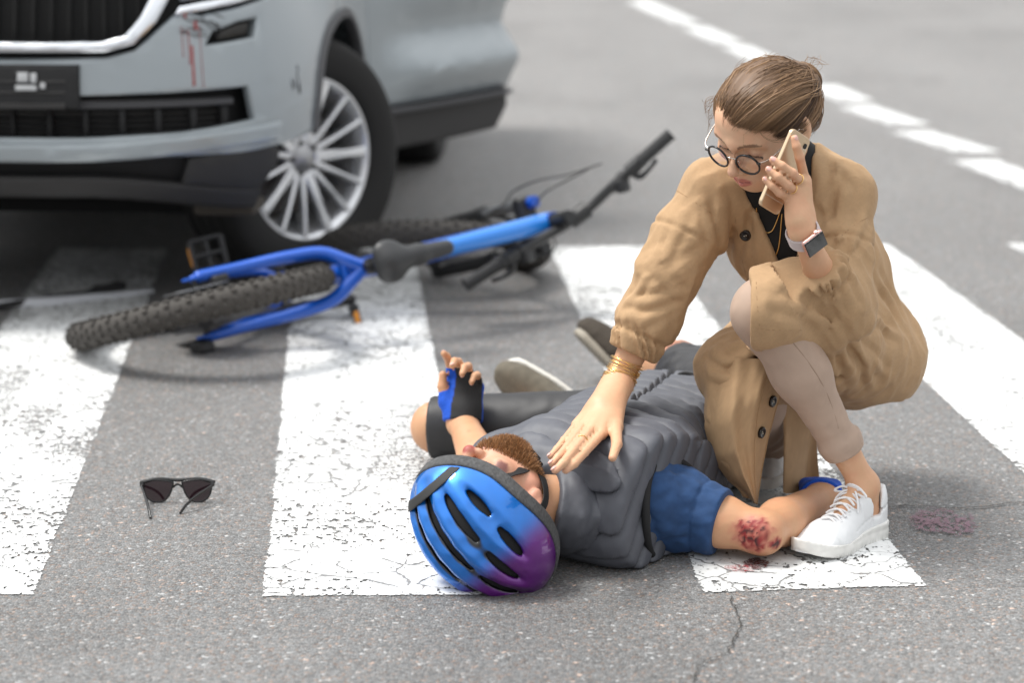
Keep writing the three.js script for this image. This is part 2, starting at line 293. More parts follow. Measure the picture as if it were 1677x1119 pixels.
{
  const G = (x, y) => ground(x, y);
  const S = [
    [[-318, 976], [62, 977], [279, 408], [91, 407], 3, 0.55, 0.6, 0.7, 'worn white crossing stripe leading under the bicycle rear tyre'],
    [[427, 979], [796, 977], [680, 406], [483, 406], 5, 0.2, 0.4, 1.9, 'cracked white crossing stripe under the blue helmet'],
    [[1148, 974], [1523, 962], [1075, 404], [895, 404], 9, 0.24, 0.4, 1.7, 'white crossing stripe under the wounded arm and white sneaker'],
    [[1860, 955], [2240, 955], [1456, 401], [1272, 402], 13, 0.12, 0.5, 0.4, 'white crossing stripe behind the crouching person in the tan coat'],
    [[2590, 950], [2970, 950], [1838, 399], [1642, 399], 17, 0.1, 0.5, 0.4, 'white crossing stripe past the crouching person, only its far corner showing'],
  ];
  for (const [a, b, c, d, sd, fl, rg, ck, label] of S) paintQuad('crosswalk_stripe', [G(...a), G(...b), G(...c), G(...d)], paintTexture(512, 2048, 0.41, 3.55, sd, fl, rg, ck), label, 'crossing stripes on the road');
  // broken line of short dashes on the far side; x, y of its middle line in the photograph
  const t = paintTexture(128, 256, 0.12, 0.25, 23, 0.05, 0.4, 0.1);
  const line = [[1040, 0, 1128, 40], [1136, 45, 1196, 72], [1202, 76, 1260, 103], [1270, 108, 1320, 130], [1340, 140, 1402, 167], [1398, 174, 1492, 206], [1486, 215, 1604, 251], [1590, 262, 1720, 312], [1720, 326, 1860, 385]];
  const where = ['first and longest far dash at the top of the broken line', 'second dash down the broken line', 'third dash down the broken line, just before the hair', 'fourth dash, half behind the hair', 'fifth dash, just past the bun of the hair', 'sixth dash down the broken line', 'seventh dash, long one past the tan shoulder', 'eighth dash at the picture edge', 'ninth dash'];
  const dirw = G(1720, 312).sub(G(1340, 140)).normalize(), side = V(-dirw.z, 0, dirw.x).multiplyScalar(0.11);
  line.forEach(([x0, y0, x1, y1], i) => { if (i === 8) return; const a = G(x0, y0), b = G(x1, y1), s = side; paintQuad('lane_dash', [a.clone().add(s), a.clone().sub(s), b.clone().sub(s), b.clone().add(s)], t, 'white lane dash, ' + where[i], 'dashes of the broken lane line'); });
  // cracks drawn as thin ragged dark strips
  const crackMat = std([0.045, 0.042, 0.038], 0.95);
  const crack = (pts, w, label) => {
    const c = new THREE.CatmullRomCurve3(pts.map(([x, y]) => ground(x, y, 0.004)), false, 'centripetal'), n = pts.length * 16, pos = [], idx = [];
    for (let i = 0; i <= n; i++) { const p = c.getPointAt(i / n), q = c.getTangentAt(i / n), s = V(-q.z, 0, q.x), k = w * (0.25 + 1.1 * fbm(i * 0.35, 3, pts[0][0], 3)) * Math.min(1, i / 6, (n - i) / 6), j = 0.012 * (fbm(i * 0.4, 9, pts[0][1], 3) - 0.5); for (const e of [-1, 1]) pos.push(p.x + s.x * (j + e * k), p.y, p.z + s.z * (j + e * k)); }
    for (let i = 0; i < n; i++) idx.push(i * 2, i * 2 + 1, i * 2 + 3, i * 2, i * 2 + 3, i * 2 + 2);
    const g = new THREE.BufferGeometry(); g.setAttribute('position', new THREE.Float32BufferAttribute(pos, 3)); g.setIndex(idx); g.computeVertexNormals();
    tag(mesh('road_crack', g, crackMat), label, 'crack');
  };
  crack([[1445, 831], [1500, 828], [1560, 832], [1610, 829], [1650, 824], [1700, 822]], 0.0026, 'thin dark crack across the asphalt beside the white sneaker heel');
  crack([[1196, 975], [1204, 1000], [1212, 1022], [1200, 1045], [1188, 1068], [1150, 1085], [1140, 1100], [1138, 1125]], 0.0016, 'thin dark crack running from the stripe towards the bottom edge');
  // purplish stain and drops of blood: thin dried films
  const film = (cx, cy, rx, rz, color, label, sd, rough = 0.5, thr = 0.5) => { // broken dried film: its outline and holes come from a mask
    const c = ground(cx, cy, 0.0048), W = 128, d = new Uint8Array(W * W * 4);
    for (let j = 0; j < W; j++) for (let i = 0; i < W; i++) { const u = i / W * 2 - 1, v = j / W * 2 - 1, q = Math.hypot(u, v) + 0.9 * (nt(u * 3, v * 3, sd) - 0.5), g = nt(u * 14, v * 14, sd + 3), al = sst(0.85, 0.6, q) * sst(thr + 0.14, thr - 0.06, g), o = (j * W + i) * 4; for (let k = 0; k < 3; k++) d[o + k] = 255 * LIN2S(color[k] * (0.7 + 0.6 * g)); d[o + 3] = 255 * al * 0.85; }
    const t = new THREE.DataTexture(d, W, W, THREE.RGBAFormat); t.magFilter = THREE.LinearFilter; t.colorSpace = THREE.SRGBColorSpace; t.needsUpdate = true;
    const g = new THREE.PlaneGeometry(rx * 2, rz * 2).rotateX(-Math.PI / 2).translate(c.x, c.y, c.z), o = mesh('stain', g, new THREE.MeshStandardMaterial({ map: t, transparent: true, roughness: rough })); o.castShadow = false;
    return tag(o, label, 'stain');
  };
  film(1546, 852, 0.075, 0.12, [0.24, 0.13, 0.17], 'faded purple stain on the asphalt past the white sneaker', 2, 0.6, 0.46);
  film(1240, 922, 0.032, 0.045, [0.07, 0.008, 0.01], 'dark red blood spot on the white stripe below the wounded elbow', 6, 0.25, 0.6);
  film(1216, 930, 0.04, 0.03, [0.36, 0.06, 0.07], 'small pale red smear on the white stripe beside the blood spot', 7, 0.4, 0.42);
}
// ------------------------------------------------------------------ car; its own axes: x to its left, y up, z forward, origin on the ground under the front axle
const paintCar = phys([0.30, 0.335, 0.355], 0.34, 0.35, { clearcoat: 1, clearcoatRoughness: 0.06 });
const blackPlastic = std([0.022, 0.021, 0.021], 0.62), darkPlastic = std([0.008, 0.008, 0.009], 0.7), greyPlastic = std([0.06, 0.06, 0.065], 0.5);
const chrome = std([0.78, 0.8, 0.84], 0.16, 1), alloy = std([0.74, 0.75, 0.77], 0.28, 0.85), rubber = std([0.011, 0.0105, 0.0102], 0.8), voidDark = std([0.004, 0.004, 0.004], 0.95);
{
  const car = thing('silver_suv', 'silver blue SUV with bloodied scratched bumper, turned front wheel and driver door ajar', 'car', [-1.335, 0, -7.17]);
  car.rotation.y = -5 * Math.PI / 180;
  // plan line of the front fascia running round the corner into the flank, by distance along it
  const plan = new THREE.CatmullRomCurve3([V(0, 0, 0.885), V(0.3, 0, 0.872), V(0.5, 0, 0.83), V(0.64, 0, 0.765), V(0.735, 0, 0.67), V(0.79, 0, 0.54), V(0.825, 0, 0.4), V(0.85, 0, 0.2), V(0.86, 0, 0), V(0.86, 0, -0.4), V(0.855, 0, -0.8)], false, 'centripetal');
  plan.arcLengthDivisions = 400;
  const LEN = plan.getLength();
  const lean = (y, front) => { let s = 0; for (let k = -3; k <= 3; k++) s += leanRaw(y + k * 0.016, front); return s / 7; };
  const leanRaw = (y, front) => { // how far the skin stands back at a height
    const a = [[0.2, 0.13], [0.26, 0.075], [0.34, 0.03], [0.42, 0.004], [0.5, 0], [0.6, 0.006], [0.7, 0.02], [0.78, 0.034], [0.88, 0.06], [1.0, 0.11], [1.1, 0.2]];
    let i = 0; while (i < a.length - 2 && y > a[i + 1][0]) i++;
    const v = mixf(a[i][1], a[i + 1][1], clamp((y - a[i][0]) / (a[i + 1][0] - a[i][0]))), s = 0.012 + 0.05 * Math.pow(Math.abs(y - 0.62), 1.6);
    return mixf(s, v, front);
  };
  const skin = (u, y, w) => { // place on the skin: u along the plan line (negative on the far half), w outwards
    const t = clamp(Math.abs(u) / LEN), p = plan.getPointAt(t), q = plan.getTangentAt(t), n = V(-q.z, 0, q.x); if (n.z < 0 || (n.z === 0 && n.x < 0)) n.negate(); if (n.x < 0) n.set(Math.abs(n.x), 0, n.z);
    const front = sst(1.5, 1.15, Math.abs(u)), o = w - lean(y, front), s = u < 0 ? -1 : 1;
    return V(s * (p.x + n.x * o), y, p.z + n.z * o);
  };
  const tess = new TessellateModifier(0.05, 16);
  const panel = (outline, depth, bevel = 0.006, holes = [], raise = 0) => {
    const sh = new THREE.Shape(outline.map((p) => new THREE.Vector2(...p))); for (const h of holes) sh.holes.push(new THREE.Path(h.map((p) => new THREE.Vector2(...p))));
    let g = new THREE.ExtrudeGeometry(sh, { depth: depth - 2 * bevel, bevelEnabled: true, bevelThickness: bevel, bevelSize: bevel, bevelOffset: -bevel, bevelSegments: 2, curveSegments: 10 });
    g = tess.modify(clean(g));
    const p = g.attributes.position;
    for (let i = 0; i < p.count; i++) { const v = skin(p.getX(i), p.getY(i), p.getZ(i) - depth + bevel + raise); p.setXYZ(i, v.x, v.y, v.z); }
    g.deleteAttribute('normal'); return toCreasedNormals(mergeVertices(g, 1e-5).toNonIndexed(), 0.7);
  };
  const arc = (cx, cy, r, a0, a1, n = 24) => Array.from({ length: n + 1 }, (_, i) => { const a = mixf(a0, a1, i / n); return [cx + Math.cos(a) * r, cy + Math.sin(a) * r]; });
  const uOf = (z) => { for (let t = 0.4; t < 1; t += 0.0005) if (plan.getPointAt(t).z < z && plan.getPointAt(t).x > 0.8) return t * LEN; return LEN; };
  const uc = uOf(0.0), uF = uc - 0.425, uB = uc + 0.425, WY = 0.36;
  const mirror = (o) => o.map(([x, y]) => [-x, y]);
  // painted bumper with lower intake and fog lamp openings; its top follows the grille and headlights, its flank edge the wheel arch
  const archEdge = arc(uc, WY, 0.425, 2.86, 1.72, 22), sym = (o) => [...o, ...o.slice().reverse().map(([x, y]) => [-x, y])];
  const fog = [[0.63, 0.748], [0.8, 0.762], [0.83, 0.812], [0.745, 0.805], [0.655, 0.782]];
  mesh('bumper', panel(sym([[0.3, 0.455], [0.55, 0.462], [0.72, 0.462], [0.84, 0.468], ...archEdge, [uc - 0.04, 0.96], [1.0, 0.872], [0.62, 0.826], [0.57, 0.845], [0.5, 0.792], [0.435, 0.74], [0.36, 0.722], [0.1, 0.718]]), 0.03, 0.006, [sym([[0.3, 0.515], [0.55, 0.525], [0.765, 0.548], [0.75, 0.636], [0.5, 0.628], [0.2, 0.622]]), fog, mirror(fog)]), paintCar, car);
  const strip = (y0, y1, u0, u1, dep, raise, bev = 0.004, f = (u) => 0) => { const n = 16, a = [], b = []; for (let i = 0; i <= n; i++) { const u = mixf(u0, u1, i / n); a.push([u, y0 + f(u)]); b.push([u, y1 + f(u)]); } return panel([...a, ...b.reverse()], dep, bev, [], raise); };
  // black lower bumper and its recess
  const sag = (u) => -0.055 * sst(0.3, 0.85, Math.abs(u)), rise = (u) => 0.034 * sst(0.25, 0.85, Math.abs(u));
  const low = [[0.55, 0.385], [0.72, 0.36], [0.8, 0.345], [0.87, 0.42], [0.875, 0.455], [0.83, 0.478], [0.7, 0.47], [0.57, 0.455]];
  mesh('lower_bumper', merge([strip(0.352, 0.412, -0.82, 0.82, 0.05, -0.002, 0.012, sag), panel(low, 0.04, 0.006, [], -0.004), panel(mirror(low), 0.04, 0.006, [], -0.004)]), blackPlastic, car);
  mesh('intake_recess', merge([strip(0.36, 0.47, -0.75, 0.75, 0.02, -0.055), strip(0.5, 0.65, -0.85, 0.85, 0.02, -0.075)]), darkPlastic, car);
  mesh('bumper_lip', strip(0.45, 0.502, -0.86, 0.86, 0.03, 0.016, 0.011, rise), paintCar, car);
  mesh('intake_bar', strip(0.585, 0.603, -0.72, 0.72, 0.03, -0.03, 0.006, (u) => 0.006 * Math.abs(u)), greyPlastic, car);
  for (let i = -7; i <= 7; i++) if (i) mesh('intake_rib', strip(0.51, 0.585, i * 0.098 - 0.004, i * 0.1 + 0.004, 0.03, -0.04, 0.002), darkPlastic, car);
  for (let i = 0; i < 4; i++) mesh('intake_slat', strip(0.52 + i * 0.016, 0.524 + i * 0.016, -0.7, 0.7, 0.02, -0.056, 0.001), blackPlastic, car);
  // grille: chrome surround, dark mouth and upright vanes
  const ring = (f) => panel(f([[0, 0.722], [0.36, 0.722], [0.435, 0.742], [0.497, 0.798], [0.585, 0.94], [0.53, 0.94], [0.452, 0.812], [0.41, 0.766], [0.35, 0.75], [0, 0.75]]), 0.05, 0.009, [], 0.022);
  mesh('grille_surround', merge([ring((o) => o.map(([x, y]) => [x, y + 0.014])), ring((o) => mirror(o).map(([x, y]) => [x, y + 0.014]))]), chrome, car);
  mesh('grille_mouth', strip(0.68, 1.0, -0.56, 0.56, 0.02, -0.075), voidDark, car);
  for (let i = -9; i <= 9; i++) mesh('grille_vane', strip(0.752, 0.93, i * 0.05 - 0.005, i * 0.05 + 0.005, 0.03, -0.058, 0.003), voidDark, car);
  const gap = [[0, 0.69], [0.37, 0.692], [0.46, 0.712], [0.53, 0.775], [0.6, 0.86], [0.56, 0.88], [0.49, 0.82], [0.43, 0.765], [0.36, 0.745], [0, 0.742]];
  mesh('grille_gap', merge([panel(gap, 0.02, 0.002, [], -0.016), panel(mirror(gap), 0.02, 0.002, [], -0.016)]), voidDark, car);
  // fog lamp: black housing with a clear reflector
  for (const f of [(o) => o, mirror]) {
    const h = mesh('fog_lamp', panel(f([[0.62, 0.742], [0.82, 0.755], [0.845, 0.822], [0.74, 0.815], [0.645, 0.79]]), 0.02, 0.002, [], -0.03), voidDark, car);
    mesh('lamp_glass', panel(f([[0.67, 0.76], [0.78, 0.77], [0.8, 0.802], [0.745, 0.798], [0.69, 0.784]]), 0.012, 0.003, [], -0.014), phys([0.035, 0.033, 0.03], 0.06, 0.5), h);
    mesh('headlight_trim', panel(f([[0.545, 0.828], [0.62, 0.838], [1.0, 0.886], [0.99, 0.902], [0.615, 0.858], [0.56, 0.85]]), 0.03, 0.005, [], 0.012), chrome, car);
    mesh('headlight', panel(f([[0.565, 0.862], [0.63, 0.866], [1.0, 0.912], [0.99, 1.0], [0.58, 0.97]]), 0.02, 0.004, [], 0.0), phys([0.12, 0.13, 0.15], 0.1, 0.5, { clearcoat: 1 }), car);
  }
  // number plate holder of black plastic, empty, with pale clips
  const pl = mesh('plate_holder', panel([[-0.29, 0.592], [0.29, 0.592], [0.29, 0.705], [-0.29, 0.705]], 0.022, 0.004, [], 0.016), darkPlastic, car);
  mesh('holder_rail', merge([strip(0.592, 0.607, -0.255, 0.255, 0.008, 0.022, 0.002), strip(0.632, 0.637, -0.255, 0.255, 0.005, 0.019, 0.001), strip(0.66, 0.665, -0.255, 0.255, 0.005, 0.019, 0.001)]), blackPlastic, pl);
  for (const [a, b, c, d] of [[-0.16, 0.64, -0.11, 0.658], [-0.16, 0.67, -0.118, 0.69], [-0.1, 0.67, -0.09, 0.69], [-0.01, 0.642, 0.04, 0.657], [0, 0.668, 0.03, 0.688], [0.125, 0.64, 0.18, 0.653], [0.13, 0.662, 0.158, 0.686], [0.165, 0.66, 0.18, 0.684], [0.19, 0.645, 0.203, 0.66]]) mesh('holder_clip', panel([[a, b], [c, b], [c, d], [a, d]], 0.006, 0.001, [], 0.021), std([0.45, 0.46, 0.47], 0.6), pl);
  // fender behind the arch, arch trim, wheel well
  const rear = arc(uc, WY, 0.425, 1.72, 0.0, 30);
  for (const f of [(o) => o, mirror]) {
    mesh('fender', panel(f([...rear, [uc + 0.425, 0.3], [uc + 0.56, 0.3], [uc + 0.56, 1.0], [uc - 0.04, 1.0]].reverse()), 0.03, 0.004), paintCar, car);
    mesh('arch_trim', panel(f([...arc(uc, WY, 0.432, 2.86, 0.1, 40), ...arc(uc, WY, 0.405, 0.1, 2.86, 40)]), 0.035, 0.006, [], 0.01), greyPlastic, car);
    mesh('sill', panel(f([[uc + 0.4, 0.26], [uc + 0.56, 0.26], [uc + 0.56, 0.36], [uc + 0.42, 0.36]]), 0.04, 0.006, [], 0.0), blackPlastic, car);
  }
  mesh('hood', (() => { const g = new THREE.BoxGeometry(1.62, 0.04, 1.3, 20, 1, 14), p = g.attributes.position; for (let i = 0; i < p.count; i++) { const x = p.getX(i) / 0.81, z = p.getZ(i); p.setXYZ(i, p.getX(i) * (1 - 0.06 * sst(0.2, 0.65, z)), p.getY(i) + 1.06 - 0.06 * x * x - 0.1 * sst(-0.2, 0.65, z) + 0.06, z + 0.1 - 0.16 * x * x * sst(0, 0.65, z)); } g.computeVertexNormals(); return g; })(), paintCar, car);
  // body behind the front doors, cabin, floor pan
  const prof = (pts, w, mat, name, bev = 0.03) => { const g = new THREE.ExtrudeGeometry(new THREE.Shape(pts.map((p) => new THREE.Vector2(...p))), { depth: w - 2 * bev, bevelThickness: bev, bevelSize: bev, bevelOffset: -bev, bevelSegments: 3 }); g.rotateY(-Math.PI / 2).translate(w / 2 - bev, 0, 0); return mesh(name, g, mat, car); };
  prof([[-0.62, 0.34], [-1.0, 0.32], [-2.15, 0.34], [-2.2, 0.6], [-2.36, 0.76], [-2.6, 0.8], [-2.84, 0.76], [-3.0, 0.6], [-3.03, 0.36], [-3.5, 0.45], [-3.62, 0.6], [-3.62, 0.95], [-3.5, 1.05], [-0.62, 1.05]], 1.68, paintCar, 'rear_body');
  prof([[-0.35, 1.04], [-3.45, 1.04], [-3.3, 1.35], [-3.05, 1.5], [-1.2, 1.52]], 1.5, phys([0.02, 0.022, 0.025], 0.06, 0.0, { clearcoat: 1 }), 'cabin_glass', 0.06);
  prof([[-1.1, 1.53], [-3.2, 1.5], [-3.22, 1.56], [-2.9, 1.64], [-1.4, 1.63]], 1.36, paintCar, 'roof', 0.03);
  mesh('floor_pan', merge([rbox(1.1, 0.05, 1.0, 0.02).translate(0, 0.24, -0.25), rbox(1.6, 0.06, 3.0, 0.02).translate(0, 0.2, -2.0), rbox(0.8, 0.55, 1.2, 0.05).translate(0, 0.68, 0.0)]), voidDark, car);
  for (const s of [1, -1]) mesh('wheel_well', new THREE.ExtrudeGeometry(new THREE.Shape([...arc(0, WY, 0.425, 0, Math.PI, 24)].map((p) => new THREE.Vector2(...p))), { depth: 0.34, bevelEnabled: false }).rotateY(-Math.PI / 2).translate(s * 0.35 + 0.17, 0, 0), voidDark, car);
  // suspension arm and splash guard seen under the corner
  mesh('splash_guard', rbox(0.17, 0.035, 0.16, 0.012).translate(0.6, 0.285, 0.5), std([0.07, 0.06, 0.048], 0.9), car);
  // driver door, ajar; hinged behind the fender
  const doorL = 0.8, door = new THREE.Group(); door.name = 'front_door'; car.add(door); door.position.set(0.83, 0, -0.5); door.rotation.y = -25 * Math.PI / 180;
  const doorSkin = (pts, dep, mat, name, raise, bev = 0.008) => {
    let g = new THREE.ExtrudeGeometry(new THREE.Shape(pts.map((p) => new THREE.Vector2(...p))), { depth: dep - 2 * bev, bevelThickness: bev, bevelSize: bev, bevelOffset: -bev, bevelSegments: 3 });
    g = new TessellateModifier(0.04, 8).modify(clean(g)); const p = g.attributes.position;
    for (let i = 0; i < p.count; i++) {
      const a = p.getX(i), y = p.getY(i), w = p.getZ(i) - dep + bev + raise;
      const swage = 0.05 * Math.exp(-Math.pow((y - (0.545 + 0.0 * a)) / 0.07, 2)) * sst(0.0, 0.25, a) - 0.03 * Math.exp(-Math.pow((y - 0.66) / 0.06, 2)) * sst(0, 0.3, a) + 0.018 * sst(0.74, 0.77, y) * sst(0.08, 0.4, a);
      p.setXYZ(i, w + swage + 0.03 * Math.sin(a * 3) - 0.1 * Math.max(0, y - 0.8), y, -a);
    }
    g.deleteAttribute('normal'); return mesh(name, toCreasedNormals(mergeVertices(g, 1e-5).toNonIndexed(), 0.7), mat, door);
  };
  doorSkin([[0, 0.44], [doorL, 0.44], [doorL + 0.02, 0.6], [doorL + 0.06, 1.05], [-0.04, 1.05], [-0.02, 0.6]], 0.06, paintCar, 'door_panel', 0.03);
  doorSkin([[0.0, 0.3], [doorL - 0.08, 0.305], [doorL, 0.37], [doorL, 0.437], [0, 0.437]], 0.06, blackPlastic, 'door_cladding', 0.035);
  doorSkin([[0.0, 0.418], [doorL - 0.01, 0.418], [doorL - 0.01, 0.434], [0, 0.434]], 0.03, greyPlastic, 'cladding_strip', 0.06, 0.004);
  // wheels
  const tyreGeo = (() => { const w = 0.117, pts = [[0.235, -0.09], [0.26, -0.108], [0.3, -w], [0.335, -0.112], [0.352, -0.095], [0.358, -0.06], [0.3595, 0], [0.358, 0.06], [0.352, 0.095], [0.335, 0.112], [0.3, w], [0.26, 0.108], [0.235, 0.09]]; const c = new THREE.SplineCurve(pts.map((p) => new THREE.Vector2(...p))); return new THREE.LatheGeometry(c.getPoints(48), 72).rotateZ(-Math.PI / 2); })();
  const rimGeo = new THREE.LatheGeometry([[0.2, -0.1], [0.215, -0.09], [0.2, -0.02], [0.205, 0.05], [0.222, 0.083], [0.232, 0.092], [0.241, 0.094], [0.243, 0.088], [0.24, 0.08]].map((p) => new THREE.Vector2(...p)), 72).rotateZ(-Math.PI / 2);
  const hubGeo = new THREE.LatheGeometry([[0.0, 0.085], [0.028, 0.083], [0.032, 0.07], [0.06, 0.06], [0.07, 0.045], [0.07, 0.0]].map((p) => new THREE.Vector2(...p)), 40).rotateZ(-Math.PI / 2);
  const spokeGeo = (w0, w1) => { const sh = new THREE.Shape([[-w0, 0.045], [w0, 0.045], [w1 * 0.8, 0.15], [w1, 0.228], [-w1, 0.228], [-w1 * 0.8, 0.15]].map((p) => new THREE.Vector2(...p))); const g = new THREE.ExtrudeGeometry(sh, { depth: 0.016, bevelThickness: 0.006, bevelSize: 0.005, bevelOffset: -0.004, bevelSegments: 2 }); const p = g.attributes.position; for (let i = 0; i < p.count; i++) { const r = p.getY(i); p.setZ(i, p.getZ(i) + 0.045 + 0.028 * sst(0.05, 0.22, r)); } g.computeVertexNormals(); return g.rotateY(Math.PI / 2); };
  const wide = spokeGeo(0.017, 0.014), thin = spokeGeo(0.01, 0.0075);
  const wheel = (x, z, steer, side, spin) => {
    const w = new THREE.Group(); w.name = 'wheel'; car.add(w); w.position.set(x, 0.3595, z); w.rotation.set(0, (side < 0 ? Math.PI : 0) + steer, 0);
    mesh('tyre', tyreGeo, rubber, w); mesh('rim', rimGeo, alloy, w); mesh('hub', hubGeo, std([0.4, 0.4, 0.41], 0.4, 0.9), w);
    mesh('brake_disc', new THREE.CylinderGeometry(0.165, 0.165, 0.02, 40).rotateZ(Math.PI / 2).translate(-0.01, 0, 0), std([0.1, 0.09, 0.085], 0.5, 0.7), w);
    for (let i = 0; i < 5; i++) for (const [k, da] of [[0, 0], [1, 0.42], [1, -0.42]]) { const s = mesh('spoke', k ? thin : wide, alloy, w); s.rotation.x = spin + i * Math.PI * 0.4 + da; }
    for (let i = 0; i < 5; i++) { const a = i * Math.PI * 0.4 + spin + 0.6; mesh('wheel_bolt', new THREE.CylinderGeometry(0.008, 0.008, 0.02, 6).rotateZ(Math.PI / 2).translate(0.06, Math.cos(a) * 0.048, Math.sin(a) * 0.048), darkPlastic, w); }
    for (const s of [-1, 1]) { const g = []; for (let k = 0; k < 4; k++) g.push(new THREE.TorusGeometry(0.3588, 0.003, 5, 72).rotateY(Math.PI / 2).translate((k - 1.5) * 0.045, 0, 0)); if (s > 0) mesh('tread_groove', merge(g), voidDark, w); }
  };
  wheel(0.685, 0.04, -37 * Math.PI / 180, 1, 0.95); wheel(-0.685, 0.04, -37 * Math.PI / 180, -1, 0.2); wheel(0.73, -2.5, 0, 1, 0.4); wheel(-0.73, -2.5, 0, -1, 0.1);
  // blood runs and black scuffs on the bumper corner
  const blood = std([0.42, 0.035, 0.03], 0.35, 0, { transparent: true, opacity: 0.55 }), scuffMat = std([0.03, 0.03, 0.032], 0.8);
  const run = (u, y0, y1, w0) => { const o = [], w = w0 * 0.6; const n = 14; for (let i = 0; i <= n; i++) o.push([u + w * (0.4 + fbm(i * 0.8, u * 50, 2)) , mixf(y0, y1, i / n)]); for (let i = n; i >= 0; i--) o.push([u - w * (0.4 + fbm(i * 0.8, u * 50, 7)), mixf(y0, y1, i / n)]); return panel(o, 0.0016, 0.0004, [], 0.0018); };
  mesh('blood_run', merge([run(0.577, 0.82, 0.845, 0.008), run(0.582, 0.7, 0.79, 0.003), run(0.590, 0.645, 0.75, 0.006), run(0.615, 0.64, 0.80, 0.0018), run(0.605, 0.79, 0.812, 0.009), run(0.565, 0.72, 0.80, 0.0022)]), blood, car);
  const sc = []; for (let i = 0; i < 26; i++) { const u = rr(0.55, 0.66), y = rr(0.775, 0.85), l = rr(0.015, 0.06), a = rr(-0.7, -0.2), w = rr(0.0008, 0.0022), c = Math.cos(a), s = Math.sin(a); sc.push(panel([[u, y], [u + c * l * 0.5 + s * w, y + s * l * 0.5 - c * w], [u + c * l, y + s * l], [u + c * l * 0.5 - s * w, y + s * l * 0.5 + c * w]], 0.0012, 0.0002, [], 0.0014)); }
  for (let i = 0; i < 8; i++) { const u = rr(0.95, 1.0), y = rr(0.6, 0.68), l = rr(0.01, 0.03), w = rr(0.001, 0.004); sc.push(panel([[u, y], [u + w, y - l * 0.5], [u, y - l], [u - w, y - l * 0.5]], 0.0012, 0.0002, [], 0.0014)); }
  mesh('scuff', merge(sc), scuffMat, car);
}
